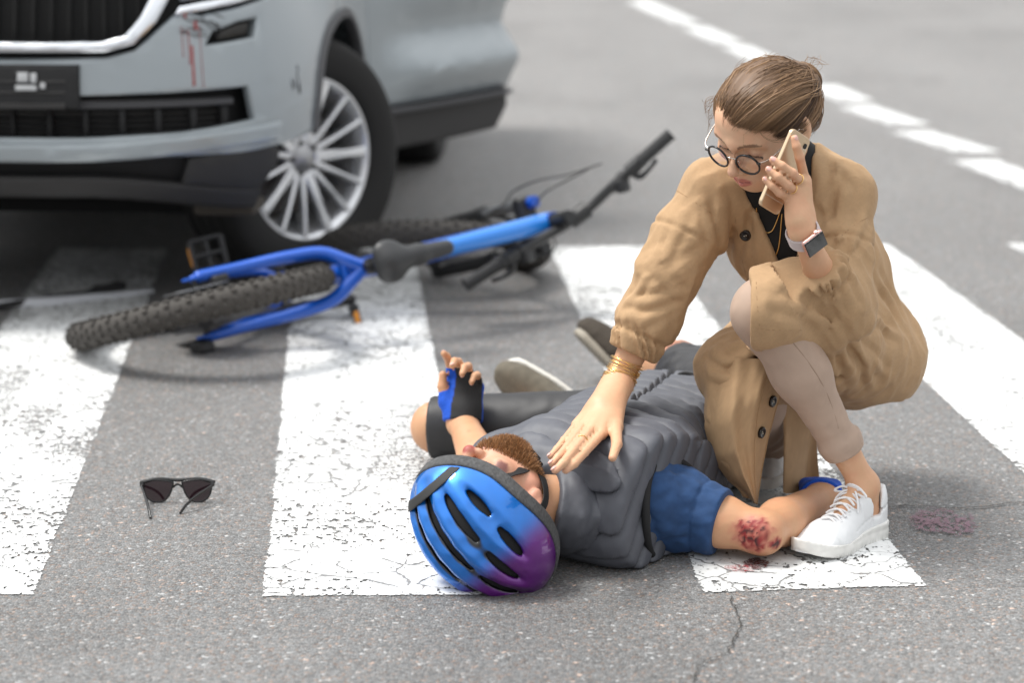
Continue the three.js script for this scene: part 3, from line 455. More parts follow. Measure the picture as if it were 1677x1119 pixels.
// ------------------------------------------------------------------ mountain bicycle lying on its right side; own axes: x forward, y up the seat, z to its right
const blueFrame = phys([0.0, 0.085, 0.5], 0.3, 0.1, { clearcoat: 0.5, clearcoatRoughness: 0.1 });
const lightBlue = phys([0.01, 0.2, 0.68], 0.26, 0.1, { clearcoat: 0.7, clearcoatRoughness: 0.1 });  // frame blue lightened for the top tube, sky reflection put into the colour
const satinBlack = std([0.014, 0.014, 0.015], 0.45), gripRubber = std([0.03, 0.03, 0.031], 0.75), steel = std([0.55, 0.56, 0.58], 0.3, 1), darkSteel = std([0.12, 0.12, 0.125], 0.4, 0.9);
{
  const hub = at(330, 503, 6.02), bike = thing('mountain_bicycle', 'blue mountain bicycle lying on its side on the crossing before the car', 'bicycle', hub.toArray());
  const v = hub.clone().sub(camera.position).normalize(), right = V(1, 0, 0), upc = V(0, Math.cos(PITCH), -Math.sin(PITCH));
  const e = right.clone().multiplyScalar(0.972).addScaledVector(upc, 0.236); e.addScaledVector(v, -e.dot(v)).normalize();
  const L = v.clone().cross(e).normalize(); if (L.y < 0) L.negate();
  const psi = 52.5 * Math.PI / 180, F = e.clone().multiplyScalar(Math.cos(psi)).addScaledVector(v, Math.sin(psi)), U = e.clone().multiplyScalar(Math.sin(psi)).addScaledVector(v, -Math.cos(psi));
  // lean a little so that the right side of the wheels shows
  const Rw = L.clone().negate(), M = new THREE.Matrix4().makeBasis(F, U, Rw);
  bike.setRotationFromMatrix(M);
  // wheel with knobbly tyre; axle along z
  const tyreR = 0.31, tyreW = 0.034;
  const knobs = (() => {
    const g = [], n = 76, b = new THREE.BoxGeometry(0.014, 0.0075, 0.0125), e2 = new THREE.BoxGeometry(0.016, 0.0075, 0.009), top = (x) => { const q = x.attributes.position; for (let i = 0; i < q.count; i++) if (q.getY(i) > 0) { q.setX(i, q.getX(i) * 0.78); q.setZ(i, q.getZ(i) * 0.78); } return x; };
    top(b); top(e2);
    for (let i = 0; i < n; i++) {
      const rows = i % 2 ? [-0.3, 0.3] : [0, -0.68, 0.68], edge = [-1.12, 1.12];
      for (const a of [...rows, ...edge.map((q) => q * (i % 2 ? 1 : 0.97))]) {
        const k = (Math.abs(a) > 1 ? e2 : b).clone(), m = new THREE.Matrix4();
        k.translate(0, tyreW + 0.002, 0); m.makeRotationX(a); k.applyMatrix4(m); k.translate(0, tyreR, 0); k.applyMatrix4(m.makeRotationZ(i / n * Math.PI * 2)); g.push(k);
      }
    }
    return g;
  })();
  const tyreG = merge([new THREE.TorusGeometry(tyreR, tyreW, 18, 120), ...knobs]);
  const rimG = new THREE.LatheGeometry([[0.268, -0.018], [0.285, -0.019], [0.288, -0.015], [0.276, 0], [0.288, 0.015], [0.285, 0.019], [0.268, 0.018], [0.262, 0], [0.268, -0.018]].map((p) => new THREE.Vector2(...p)), 96).rotateX(Math.PI / 2);
  const spokeG = rod([0.02, 0, 0.028], [0.03, 0.264, 0.0], 0.0014, 5), tyreM = std([0.06, 0.055, 0.05], 0.9);
  const wheel = (o, rear) => {
    const w = new THREE.Group(); w.name = 'wheel'; o.add(w);
    mesh('tyre', tyreG, tyreM, w); mesh('rim', rimG, satinBlack, w);
    mesh('hub', merge([new THREE.CylinderGeometry(0.018, 0.018, 0.1, 20).rotateX(Math.PI / 2), new THREE.CylinderGeometry(0.03, 0.03, 0.006, 24).rotateX(Math.PI / 2).translate(0, 0, 0.03), new THREE.CylinderGeometry(0.03, 0.03, 0.006, 24).rotateX(Math.PI / 2).translate(0, 0, -0.03), new THREE.CylinderGeometry(0.009, 0.009, rear ? 0.15 : 0.12, 12).rotateX(Math.PI / 2)]), satinBlack, w);
    for (let i = 0; i < 28; i++) { const s = mesh('spoke', spokeG, darkSteel, w); s.rotation.z = i / 28 * Math.PI * 2; if (i % 2) { s.scale.z = -1; } }
    const disc = new THREE.RingGeometry(0.055, 0.085, 48, 1); mesh('brake_rotor', merge([new THREE.CylinderGeometry(0.086, 0.086, 0.002, 48, 1, true).rotateX(Math.PI / 2).translate(0, 0, -0.048), disc.clone().translate(0, 0, -0.047), disc.clone().translate(0, 0, -0.049), ...[0, 1, 2, 3, 4, 5].map((k) => rod([0.02 * Math.cos(k * 1.047), 0.02 * Math.sin(k * 1.047), -0.048], [0.06 * Math.cos(k * 1.047 + 0.4), 0.06 * Math.sin(k * 1.047 + 0.4), -0.048], 0.0025, 6))]), steel, w);
    return w;
  };
  const rearW = wheel(bike, true);
  // cassette of seven sprockets and chain ring with chain
  const cog = (r, n, z, w = 0.002) => { const sh = new THREE.Shape(); for (let i = 0; i < n * 4; i++) { const a = i / (n * 4) * Math.PI * 2, q = r + ((i % 4 === 1 || i % 4 === 2) ? 0.002 : -0.002); i ? sh.lineTo(q * Math.cos(a), q * Math.sin(a)) : sh.moveTo(q, 0); } const h = new THREE.Path(); h.absarc(0, 0, Math.min(r * 0.6, 0.03), 0, Math.PI * 2); sh.holes.push(h); return new THREE.ExtrudeGeometry(sh, { depth: w, bevelEnabled: false }).translate(0, 0, z); };
  for (let i = 0; i < 7; i++) mesh('sprocket', cog(0.078 - i * 0.008, 36 - i * 4, 0.036 + i * 0.0045), darkSteel, rearW);
  const BB = V(0.435, -0.05, 0), ST = V(0.292, 0.325, 0), HT = V(0.862, 0.578, 0), HB = V(0.903, 0.478, 0);
  // frame
  const dirST = ST.clone().sub(BB).normalize();
  const frame = new THREE.Group(); frame.name = 'frame'; bike.add(frame);
  mesh('seat_tube', rod(BB, ST.clone().addScaledVector(dirST, 0.03), 0.0175, 20), blueFrame, frame);
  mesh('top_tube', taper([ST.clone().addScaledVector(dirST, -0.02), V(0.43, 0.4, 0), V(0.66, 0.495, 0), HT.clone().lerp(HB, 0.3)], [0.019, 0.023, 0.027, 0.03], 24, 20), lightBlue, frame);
  mesh('down_tube', taper([BB, V(0.6, 0.12, 0), HB.clone().add(V(-0.015, 0.01, 0))], [0.026, 0.029, 0.028], 20, 20), blueFrame, frame);
  mesh('head_tube', merge([rod(HT, HB, 0.024, 24, 0.024), rod(HT, HT.clone().lerp(HB, 0.15), 0.027, 24), rod(HB.clone().lerp(HT, 0.15), HB, 0.028, 24)]), blueFrame, frame);
  mesh('bottom_bracket', rod([0.435, -0.05, -0.04], [0.435, -0.05, 0.04], 0.024, 20), blueFrame, frame);
  for (const s of [-1, 1]) {
    mesh('seat_stay', taper([ST.clone().addScaledVector(dirST, -0.01).add(V(-0.005, 0, 0)), V(0.256, 0.286, s * 0.03), V(0.224, 0.248, s * 0.06), V(0.17, 0.188, s * 0.071), V(0.08, 0.085, s * 0.075), V(0.004, 0.012, s * 0.077)], [0.018, 0.018, 0.0175, 0.016, 0.0145, 0.015], 36, 14), blueFrame, frame);
    mesh('chain_stay', taper([BB.clone().add(V(-0.01, 0, s * 0.02)), V(0.36, -0.045, s * 0.05), V(0.2, -0.025, s * 0.066), V(0.0, -0.004, s * 0.074)], [0.014, 0.0125, 0.011, 0.011], 24, 14), blueFrame, frame);
    mesh('dropout', rbox(0.05, 0.055, 0.008, 0.003).translate(0.004, 0.002, s * 0.075), blueFrame, frame);
  }
  mesh('stay_bridge', rod([0.25, 0.28, -0.032], [0.25, 0.28, 0.032], 0.012, 12), blueFrame, frame);
  // seat post, clamp and saddle
  const post = ST.clone().addScaledVector(dirST, 0.15);
  mesh('seat_post', rod(ST.clone().addScaledVector(dirST, -0.05), post, 0.0145, 18), satinBlack, bike);
  mesh('seat_clamp', merge([rod(ST.clone().addScaledVector(dirST, 0.012), ST.clone().addScaledVector(dirST, 0.034), 0.0215, 20), rbox(0.02, 0.012, 0.014, 0.003).translate(ST.x - 0.03, ST.y + 0.03, 0)]), satinBlack, bike);
  {
    const f = new Field(), c = post.clone().add(V(0.0, 0.03, 0));
    f.ell([c.x - 0.085, c.y + 0.004, -0.036], [0.045, 0.022, 0.03], 0.05).ell([c.x - 0.085, c.y + 0.004, 0.036], [0.045, 0.022, 0.03], 0.05).cap([c.x - 0.085, c.y + 0.004, 0], [c.x + 0.02, c.y + 0.004, 0], 0.043, 0.03, 0.03).cap([c.x + 0.02, c.y + 0.004, 0], [c.x + 0.13, c.y + 0.0, 0], 0.03, 0.024, 0.02);
    f.add((x, y, z) => 1e3).cut((x, y, z) => -(y - (c.y - 0.022)), 0.012);
    const g = f.mesh([c.x - 0.16, c.y - 0.06, -0.1], [c.x + 0.2, c.y + 0.06, 0.1], 0.005);
    const tilt = new THREE.Matrix4().makeTranslation(c.x, c.y - 0.03, 0).multiply(new THREE.Matrix4().makeScale(0.84, 0.84, 0.84)).multiply(new THREE.Matrix4().makeRotationZ(0.42)).multiply(new THREE.Matrix4().makeTranslation(-c.x + 0.02, -c.y + 0.03, 0));
    const sd = mesh('saddle', g.applyMatrix4(tilt), std([0.026, 0.027, 0.029], 0.45), bike);
    for (const s of [-1, 1]) mesh('saddle_rail', tube([[c.x - 0.1, c.y - 0.02, s * 0.03], [c.x - 0.05, c.y - 0.045, s * 0.022], [c.x + 0.03, c.y - 0.045, s * 0.02], [c.x + 0.12, c.y - 0.015, s * 0.006]], 0.0035, 24, 8).applyMatrix4(tilt), darkSteel, sd);
  }
  // suspension fork and front wheel, wheel turned slightly
  const S = HT.clone().sub(HB).normalize(), Q = V(S.y, -S.x, 0), crown = HB.clone().addScaledVector(S, -0.035);
  const fork = new THREE.Group(); fork.name = 'fork'; bike.add(fork);
  const axle = V(1.15, 0, 0), legTop = (s) => crown.clone().addScaledVector(Q, 0.03).add(V(0, 0, s * 0.066)), legBot = (s) => axle.clone().add(V(0, 0, s * 0.066)).addScaledVector(Q, 0.0);
  mesh('fork_crown', merge([rbox(0.06, 0.045, 0.175, 0.015, 3).applyMatrix4(new THREE.Matrix4().makeRotationZ(Math.atan2(S.y, S.x) - Math.PI / 2)).translate(crown.x + Q.x * 0.02, crown.y + Q.y * 0.02, 0), rod(crown, HB, 0.02, 18)]), satinBlack, fork);
  for (const s of [-1, 1]) {
    const a = legTop(s), b = legBot(s), mid = a.clone().lerp(b, 0.42);
    mesh('stanchion', rod(a.clone().addScaledVector(S, 0.02), mid, 0.0155, 18), steel, fork);
    mesh('fork_leg', merge([rod(mid, b, 0.021, 18, 0.017), rod(mid.clone().addScaledVector(S, 0.006), mid.clone().addScaledVector(S, -0.02), 0.0235, 18), rbox(0.034, 0.04, 0.026, 0.008).translate(b.x, b.y, b.z)]), satinBlack, fork);
    mesh('fork_knob', rod(a.clone().addScaledVector(S, 0.02), a.clone().addScaledVector(S, 0.042), 0.017, 18), s < 0 ? blueFrame : satinBlack, fork);
  }
  mesh('fork_arch', tube([legTop(-1).lerp(legBot(-1), 0.42).add(V(0.02, 0, 0)), legTop(-1).lerp(legBot(-1), 0.3).add(V(0.035, 0.02, 0.03)), legTop(1).lerp(legBot(1), 0.3).add(V(0.035, 0.02, -0.03)), legTop(1).lerp(legBot(1), 0.42).add(V(0.02, 0, 0))], 0.011, 24, 10), satinBlack, fork);
  const fw = wheel(bike, false); fw.position.copy(axle); fw.quaternion.setFromAxisAngle(V(Math.cos(psi), Math.sin(psi), 0), -0.14).premultiply(new THREE.Quaternion().setFromAxisAngle(V(Math.sin(psi), -Math.cos(psi), 0), 0.26));
  // stem and handlebar, knocked askew: the bar direction is given by its two grips
  const wp = (px, py, D) => bike.worldToLocal(at(px, py, D)); bike.updateMatrixWorld(true);
  const stemA = HT.clone().addScaledVector(S, 0.03), barC = stemA.clone().addScaledVector(Q, 0.055).addScaledVector(S, 0.012);
  const cw = bike.localToWorld(barC.clone()), Dc = -cw.z, gl = wp(1097, 221, Dc + 0.02), gr = wp(764, 466, Dc - 0.16), dir = gl.clone().sub(gr).normalize();
  const bl = barC.clone();
  mesh('stem', merge([rod(HT, stemA.clone().addScaledVector(S, 0.03), 0.022, 20), rod(stemA, barC, 0.019, 18), rod(barC.clone().addScaledVector(dir, -0.028), barC.clone().addScaledVector(dir, 0.028), 0.024, 20), rod(stemA.clone().addScaledVector(S, 0.03), stemA.clone().addScaledVector(S, 0.038), 0.018, 18)]), satinBlack, bike);
  const inw = (g, k) => g.clone().lerp(bl, k);
  const barPts = [gr, inw(gr, 0.3).addScaledVector(U.clone().applyMatrix4(inv(M)), 0.0), inw(gr, 0.62), bl.clone().addScaledVector(dir, -0.04), bl.clone().addScaledVector(dir, 0.04), inw(gl, 0.6), inw(gl, 0.3), gl];
  mesh('handlebar', tube(barPts, 0.0135, 60, 14), satinBlack, bike);
  for (const g of [gl, gr]) {
    const q = inw(g, 0.3), gd = q.clone().sub(g).normalize();
    const rings = [rod(g, q, 0.0168, 18), rod(g.clone().addScaledVector(gd, -0.004), g, 0.019, 18), rod(q, q.clone().addScaledVector(gd, 0.012), 0.0195, 18)];
    for (let i = 0; i < 14; i++) rings.push(new THREE.TorusGeometry(0.0165, 0.0016, 6, 18).applyMatrix4(new THREE.Matrix4().makeRotationFromQuaternion(new THREE.Quaternion().setFromUnitVectors(V(0, 0, 1), gd))).translate(...g.clone().addScaledVector(gd, 0.008 + i * 0.0085).toArray()));
    mesh('grip', merge(rings), gripRubber, bike);
    const w0 = q.clone().addScaledVector(gd, 0.035), down = wp(1040, 290, Dc).sub(wp(1030, 255, Dc)).normalize(), away = Q.clone();
    const lev = mesh('brake_lever', merge([rod(w0.clone().addScaledVector(gd, -0.02), w0.clone().addScaledVector(gd, 0.02), 0.02, 16), taper([w0.clone().addScaledVector(down, 0.02), w0.clone().addScaledVector(down, 0.034).addScaledVector(gd, -0.01), w0.clone().addScaledVector(down, 0.036).addScaledVector(gd, -0.045), w0.clone().addScaledVector(down, 0.03).addScaledVector(gd, -0.07)], [0.01, 0.008, 0.0055, 0.0065], 18, 8), taper([w0.clone().addScaledVector(gd, 0.01), w0.clone().addScaledVector(gd, 0.06).addScaledVector(away, 0.02), w0.clone().addScaledVector(gd, 0.1).addScaledVector(away, 0.028)], [0.011, 0.012, 0.009], 12, 10)]), satinBlack, bike);
    mesh('gear_shifter', merge([rbox(0.045, 0.03, 0.04, 0.01).translate(...w0.clone().addScaledVector(gd, 0.045).addScaledVector(down, 0.02).toArray()), rod(w0.clone().addScaledVector(gd, 0.028), w0.clone().addScaledVector(gd, 0.05), 0.018, 14)]), satinBlack, lev);
  }
  // hoses and cables
  const cab = (pts) => mesh('cable', tube(pts, 0.0026, 48, 6), satinBlack, bike);
  cab([wp(985, 268, Dc), wp(930, 286, Dc + 0.02), wp(880, 296, Dc + 0.05), wp(840, 314, Dc + 0.1), wp(828, 332, Dc + 0.16), wp(800, 352, Dc + 0.25)]);
  cab([wp(965, 276, Dc), wp(920, 300, Dc + 0.02), wp(890, 318, Dc + 0.03), wp(872, 345, Dc + 0.05), wp(850, 372, Dc + 0.06)]);
  cab([wp(840, 388, Dc - 0.06), wp(858, 372, Dc - 0.04), wp(882, 378, Dc), wp(888, 398, Dc + 0.03), wp(858, 402, Dc + 0.05)]);
  cab([wp(832, 396, Dc - 0.08), wp(868, 384, Dc - 0.05), wp(905, 386, Dc + 0.02), wp(906, 412, Dc + 0.05), wp(870, 424, Dc + 0.08)]);
  // cranks, pedals, chain, derailleur
  const ce = e.clone().applyMatrix4(new THREE.Matrix4().copy(M).invert());
  const crank = (s) => {
    const d = ce.clone().multiplyScalar(s), c0 = V(0.435, -0.05, s * 0.075), c1 = c0.clone().addScaledVector(d, 0.172);
    const k = mesh('crank', merge([taper([c0, c0.clone().lerp(c1, 0.5), c1], [0.016, 0.012, 0.014], 12, 12), rod(c0.clone().add(V(0, 0, -s * 0.03)), c0.clone().add(V(0, 0, s * 0.012)), 0.019, 16)]), satinBlack, bike);
    const p = mesh('pedal', (() => {
      const g = [rod([0, 0, 0], [0, 0, s * 0.1], 0.007, 10)];
      for (const x of [-0.042, 0.042]) g.push(rbox(0.014, 0.02, 0.09, 0.004).translate(x, 0, s * 0.06));
      for (const z of [0.018, 0.06, 0.102]) g.push(rbox(0.084, 0.018, 0.012, 0.004).translate(0, 0, s * z));
      for (const x of [-0.042, 0.042]) for (let i = 0; i < 5; i++) for (const y of [-1, 1]) g.push(rbox(0.006, 0.006, 0.006, 0.001, 1).translate(x, y * 0.011, s * (0.024 + i * 0.018)));
      return merge(g);
    })(), satinBlack, bike);
    p.position.copy(c1); p.rotation.z = s > 0 ? 2.48 : 4.05;
    for (const x of s > 0 ? [-0.05, 0.05] : [0.05]) mesh('pedal_reflector', rbox(0.004, 0.014, 0.05, 0.002).translate(x, 0, s * 0.06), phys([0.75, 0.28, 0.01], 0.2, 0, { clearcoat: 0.6 }), p);
    return k;
  };
  crank(1); crank(-1);
  const ring = mesh('chain_ring', merge([cog(0.072, 34, 0.05, 0.003), ...[0, 1, 2, 3].map((k) => rod([0.015 * Math.cos(k * 1.571), 0.015 * Math.sin(k * 1.571), 0.055], [0.064 * Math.cos(k * 1.571 + 0.3), 0.064 * Math.sin(k * 1.571 + 0.3), 0.053], 0.007, 8))]), satinBlack, bike); ring.position.set(0.435, -0.05, 0);
  const chain = []; const cp = [[0.0, 0.05, 0.05], [0.435, 0.022, 0.052]], cp2 = [[0.05, -0.14, 0.052], [0.435, -0.122, 0.052]];
  for (const [a, b] of [cp, cp2]) for (let i = 0; i < 40; i++) { const t = i / 39, g = rbox(0.0125, 0.008, i % 2 ? 0.007 : 0.005, 0.002, 1); g.rotateZ(Math.atan2(b[1] - a[1], b[0] - a[0])); chain.push(g.translate(mixf(a[0], b[0], t), mixf(a[1], b[1], t), mixf(a[2], b[2], t))); }
  tag(mesh('chain', merge(chain), darkSteel, bike), null, null, null, 'stuff');
  mesh('derailleur', merge([rbox(0.06, 0.045, 0.04, 0.012).translate(0.01, -0.035, 0.1), rbox(0.03, 0.1, 0.012, 0.005).rotateZ(0.35).translate(0.035, -0.1, 0.085), new THREE.CylinderGeometry(0.017, 0.017, 0.006, 14).rotateX(Math.PI / 2).translate(0.02, -0.06, 0.09), new THREE.CylinderGeometry(0.017, 0.017, 0.006, 14).rotateX(Math.PI / 2).translate(0.05, -0.14, 0.085), rod([0.01, -0.03, 0.075], [0.01, -0.03, 0.125], 0.016, 14)]), satinBlack, bike);
  for (const [c, r] of [[V(0.03, 0.05, -0.052), 0.5], [V(1.1, 0.07, -0.05), 0]]) mesh('brake_caliper', rbox(0.045, 0.05, 0.035, 0.008).rotateZ(r).translate(c.x, c.y, c.z), satinBlack, bike);
}
// ------------------------------------------------------------------ torn wiper-like strip lying by the car, and the sunglasses
{
  const a = ground(-60, 512, 0.012), b = ground(60, 492, 0.014), c = ground(130, 482, 0.014), d = ground(202, 469, 0.012);
  const w = thing('broken_trim_strip', 'thin black broken trim strip lying on the asphalt before the car', 'trim strip');
  mesh('strip', merge([taper([a, b, c, d], [0.009, 0.01, 0.008, 0.012], 40, 8), rbox(0.11, 0.016, 0.018, 0.004).rotateY(Math.atan2(-(d.z - c.z), d.x - c.x)).translate(...d.clone().lerp(c, 0.35).setY(0.02).toArray())]), blackPlastic, w);
  mesh('pale_backing', taper([ground(-60, 503, 0.008), ground(60, 497, 0.008), ground(150, 489, 0.007), ground(250, 477, 0.006)], [0.014, 0.016, 0.013, 0.005], 30, 6), std([0.62, 0.63, 0.66], 0.6), w);
}
{
  const g0 = ground(292, 823), s = thing('sunglasses', 'black framed sunglasses with dark lenses lying on the asphalt', 'sunglasses', [g0.x, 0, g0.z]);
  s.rotation.y = 0.03;
  // own axes: x right in the picture, y up, z towards the camera; stands on the lens bottoms and the temple tips
  const fr = std([0.008, 0.008, 0.008], 0.25), lensM = phys([0.022, 0.008, 0.012], 0.05, 0.1, { clearcoat: 1 });
  const lens = (k) => { const sh = new THREE.Shape(); sh.moveTo(k * 0.009, 0.04); sh.quadraticCurveTo(k * 0.03, 0.047, k * 0.062, 0.044); sh.quadraticCurveTo(k * 0.069, 0.042, k * 0.066, 0.026); sh.quadraticCurveTo(k * 0.062, 0.001, k * 0.038, 0.001); sh.quadraticCurveTo(k * 0.016, 0.002, k * 0.009, 0.04); return sh; };
  const tiltM = new THREE.Matrix4().makeRotationX(-0.12);
  for (const k of [-1, 1]) {
    mesh('lens', new THREE.ExtrudeGeometry(lens(k), { depth: 0.002, bevelThickness: 0.0006, bevelSize: 0.0005, bevelSegments: 2, curveSegments: 16 }).applyMatrix4(tiltM), lensM, s);
    mesh('lens_frame', tube(lens(k).getPoints(14).slice(0, -1).map((p) => V(p.x, p.y, 0.001).applyMatrix4(tiltM)), 0.0022, 60, 8, true), fr, s);
  }
  mesh('brow_bar', merge([taper([V(-0.071, 0.041, 0.002), V(-0.04, 0.047, -0.001), V(0, 0.0445, -0.002), V(0.04, 0.047, -0.001), V(0.071, 0.041, 0.002)].map((p) => p.applyMatrix4(tiltM)), [0.0042, 0.0034, 0.0036, 0.0034, 0.0042], 40, 8), tube([V(-0.01, 0.03, -0.001), V(0, 0.036, -0.002), V(0.01, 0.03, -0.001)].map((p) => p.applyMatrix4(tiltM)), 0.0022, 14, 8), rod(V(0.069, 0.034, -0.005), V(0.07, 0.04, 0.006), 0.004, 8), rod(V(-0.069, 0.034, -0.005), V(-0.07, 0.04, 0.006), 0.004, 8)]), fr, s);
  const tl = ground(247, 848, 0.003), trr = ground(296, 840, 0.003), loc = (p) => s.worldToLocal(p.clone()); s.updateMatrixWorld(true);
  for (const [h, t] of [[V(-0.071, 0.036, 0.002), loc(tl)], [V(0.071, 0.036, 0.002), loc(trr)]]) mesh('temple', taper([h, h.clone().lerp(t, 0.5).add(V(0, 0.006, 0)), h.clone().lerp(t, 0.8).add(V(0, 0.006, 0)), t], [0.003, 0.0028, 0.003, 0.0026], 24, 8), fr, s);
}
// ------------------------------------------------------------------ people: skin tones, hands, heads
const skinMat = new THREE.MeshPhysicalMaterial({ vertexColors: true, roughness: 0.52, sheen: 0.25, sheenRoughness: 0.5, sheenColor: new THREE.Color(0.5, 0.3, 0.25), side: THREE.DoubleSide });
const clothMat = (rough = 0.9, sheen = 0.3, extra = {}) => new THREE.MeshPhysicalMaterial({ vertexColors: true, roughness: rough, sheen, sheenRoughness: 0.6, sheenColor: new THREE.Color(0.4, 0.4, 0.4), side: THREE.DoubleSide, ...extra });
const skinTone = (base, red = 1) => (x, y, z) => { // mottled skin
  const n = fbm(x * 60, y * 60, z * 60, 3) - 0.5, m = fbm(x * 260, y * 260, z * 260, 2) - 0.5;
  return [base[0] * (1 + 0.10 * n + 0.06 * m), base[1] * (1 + 0.05 * n * -red + 0.08 * m - 0.05 * n), base[2] * (1 - 0.10 * n + 0.08 * m)];
};
// joints of a hand; own axes: y along the fingers, x to the thumb, z out of the back of the hand; M may mirror
function handJoints(M, size, pose) {
  const F = [[0.028, 0.092, [0.043, 0.026, 0.021]], [0.008, 0.096, [0.047, 0.03, 0.022]], [-0.012, 0.091, [0.044, 0.028, 0.021]], [-0.03, 0.081, [0.034, 0.021, 0.019]]];
  const out = { wrist: tp(M, 0, 0, 0), fingers: [], thumb: null, size };
  F.forEach(([x, y, len], i) => {
    const [spread, c0, c1, c2] = pose.fingers[i], pts = [V(x, y, 0.002)]; let a = 0, p = V(x, y, 0.002); const s = spread * Math.PI / 180;
    [c0, c1, c2].forEach((c, k) => { a += c * Math.PI / 180; p = p.clone().add(V(Math.sin(s) * Math.cos(a), Math.cos(s) * Math.cos(a), -Math.sin(a)).multiplyScalar(len[k])); pts.push(p); });
    out.fingers.push(pts.map((q) => q.multiplyScalar(size).applyMatrix4(M)));
  });
  out.thumb = pose.thumb.map((q) => V(...q).multiplyScalar(size).applyMatrix4(M));
  out.mcp = out.fingers.map((f) => f[0]);
  out.M = M;
  return out;
}
function addHand(f, h, fat = 1) {
  const s = h.size, W = h.wrist, T = (x, y, z) => tp(h.M, x * s, y * s, z * s);
  f.cap(T(0.012, 0.0, 0), T(0.012, 0.03, -0.002), 0.0215 * s * fat, 0.02 * s * fat, 0.02).cap(T(-0.01, 0.0, 0), T(-0.012, 0.03, -0.002), 0.0205 * s * fat, 0.019 * s * fat, 0.02);
  h.mcp.forEach((m, i) => f.cap(T([0.016, 0.005, -0.008, -0.018][i], 0.022, -0.002), m, 0.0165 * s * fat, [0.0125, 0.0128, 0.012, 0.0112][i] * s * fat, 0.014));
  f.ell(T(0.0, 0.055, -0.006), [0.03 * s * fat, 0.04 * s * fat, 0.011 * s * fat], 0.012, new THREE.Matrix4().extractRotation(h.M));
  h.fingers.forEach((p, i) => { const r = [0.0092, 0.0094, 0.0088, 0.0079][i] * s * fat; f.cap(p[0], p[1], r * 1.06, r * 0.98, 0.004).cap(p[1], p[2], r, r * 0.9, 0.0035).cap(p[2], p[3], r * 0.9, r * 0.76, 0.0035); });
  const t = h.thumb; f.cap(T(0.012, 0.018, -0.006), t[0], 0.015 * s * fat, 0.0145 * s * fat, 0.014).cap(t[0], t[1], 0.0135 * s * fat, 0.0108 * s * fat, 0.008).cap(t[1], t[2], 0.0105 * s * fat, 0.0082 * s * fat, 0.004);
}
function handBox(h, pad = 0.03) { const b = new THREE.Box3(); [h.wrist, ...h.thumb, ...h.fingers.flat()].forEach((p) => b.expandByPoint(p)); b.expandByScalar(pad); return b; }
// nails: small proud plates at the finger tips
function nails(h, mat, parent) {
  const put = (a, b, up, r) => { const d = b.clone().sub(a).normalize(), n = up.clone().addScaledVector(d, -up.dot(d)).normalize(), x = d.clone().cross(n); const g = new THREE.SphereGeometry(1, 10, 8).scale(r * 0.72, r * 0.95, r * 0.35); g.applyMatrix4(new THREE.Matrix4().makeBasis(x, d, n).setPosition(b.clone().addScaledVector(n, r * 0.72).addScaledVector(d, -r * 0.1))); mesh('nail', g, mat, parent); };
  const zc = V(0, 0, 0); const R = new THREE.Matrix4().extractRotation(h.M); const back = V(0, 0, 1).applyMatrix4(R);
  h.fingers.forEach((p, i) => { const seg = p[3].clone().sub(p[2]).normalize(), prev = p[1].clone().sub(p[0]).normalize(); put(p[2], p[3], back.clone().addScaledVector(prev, 1.2 * Math.max(0, -seg.dot(back))), [0.0072, 0.0073, 0.0069, 0.006][i] * h.size); });
}
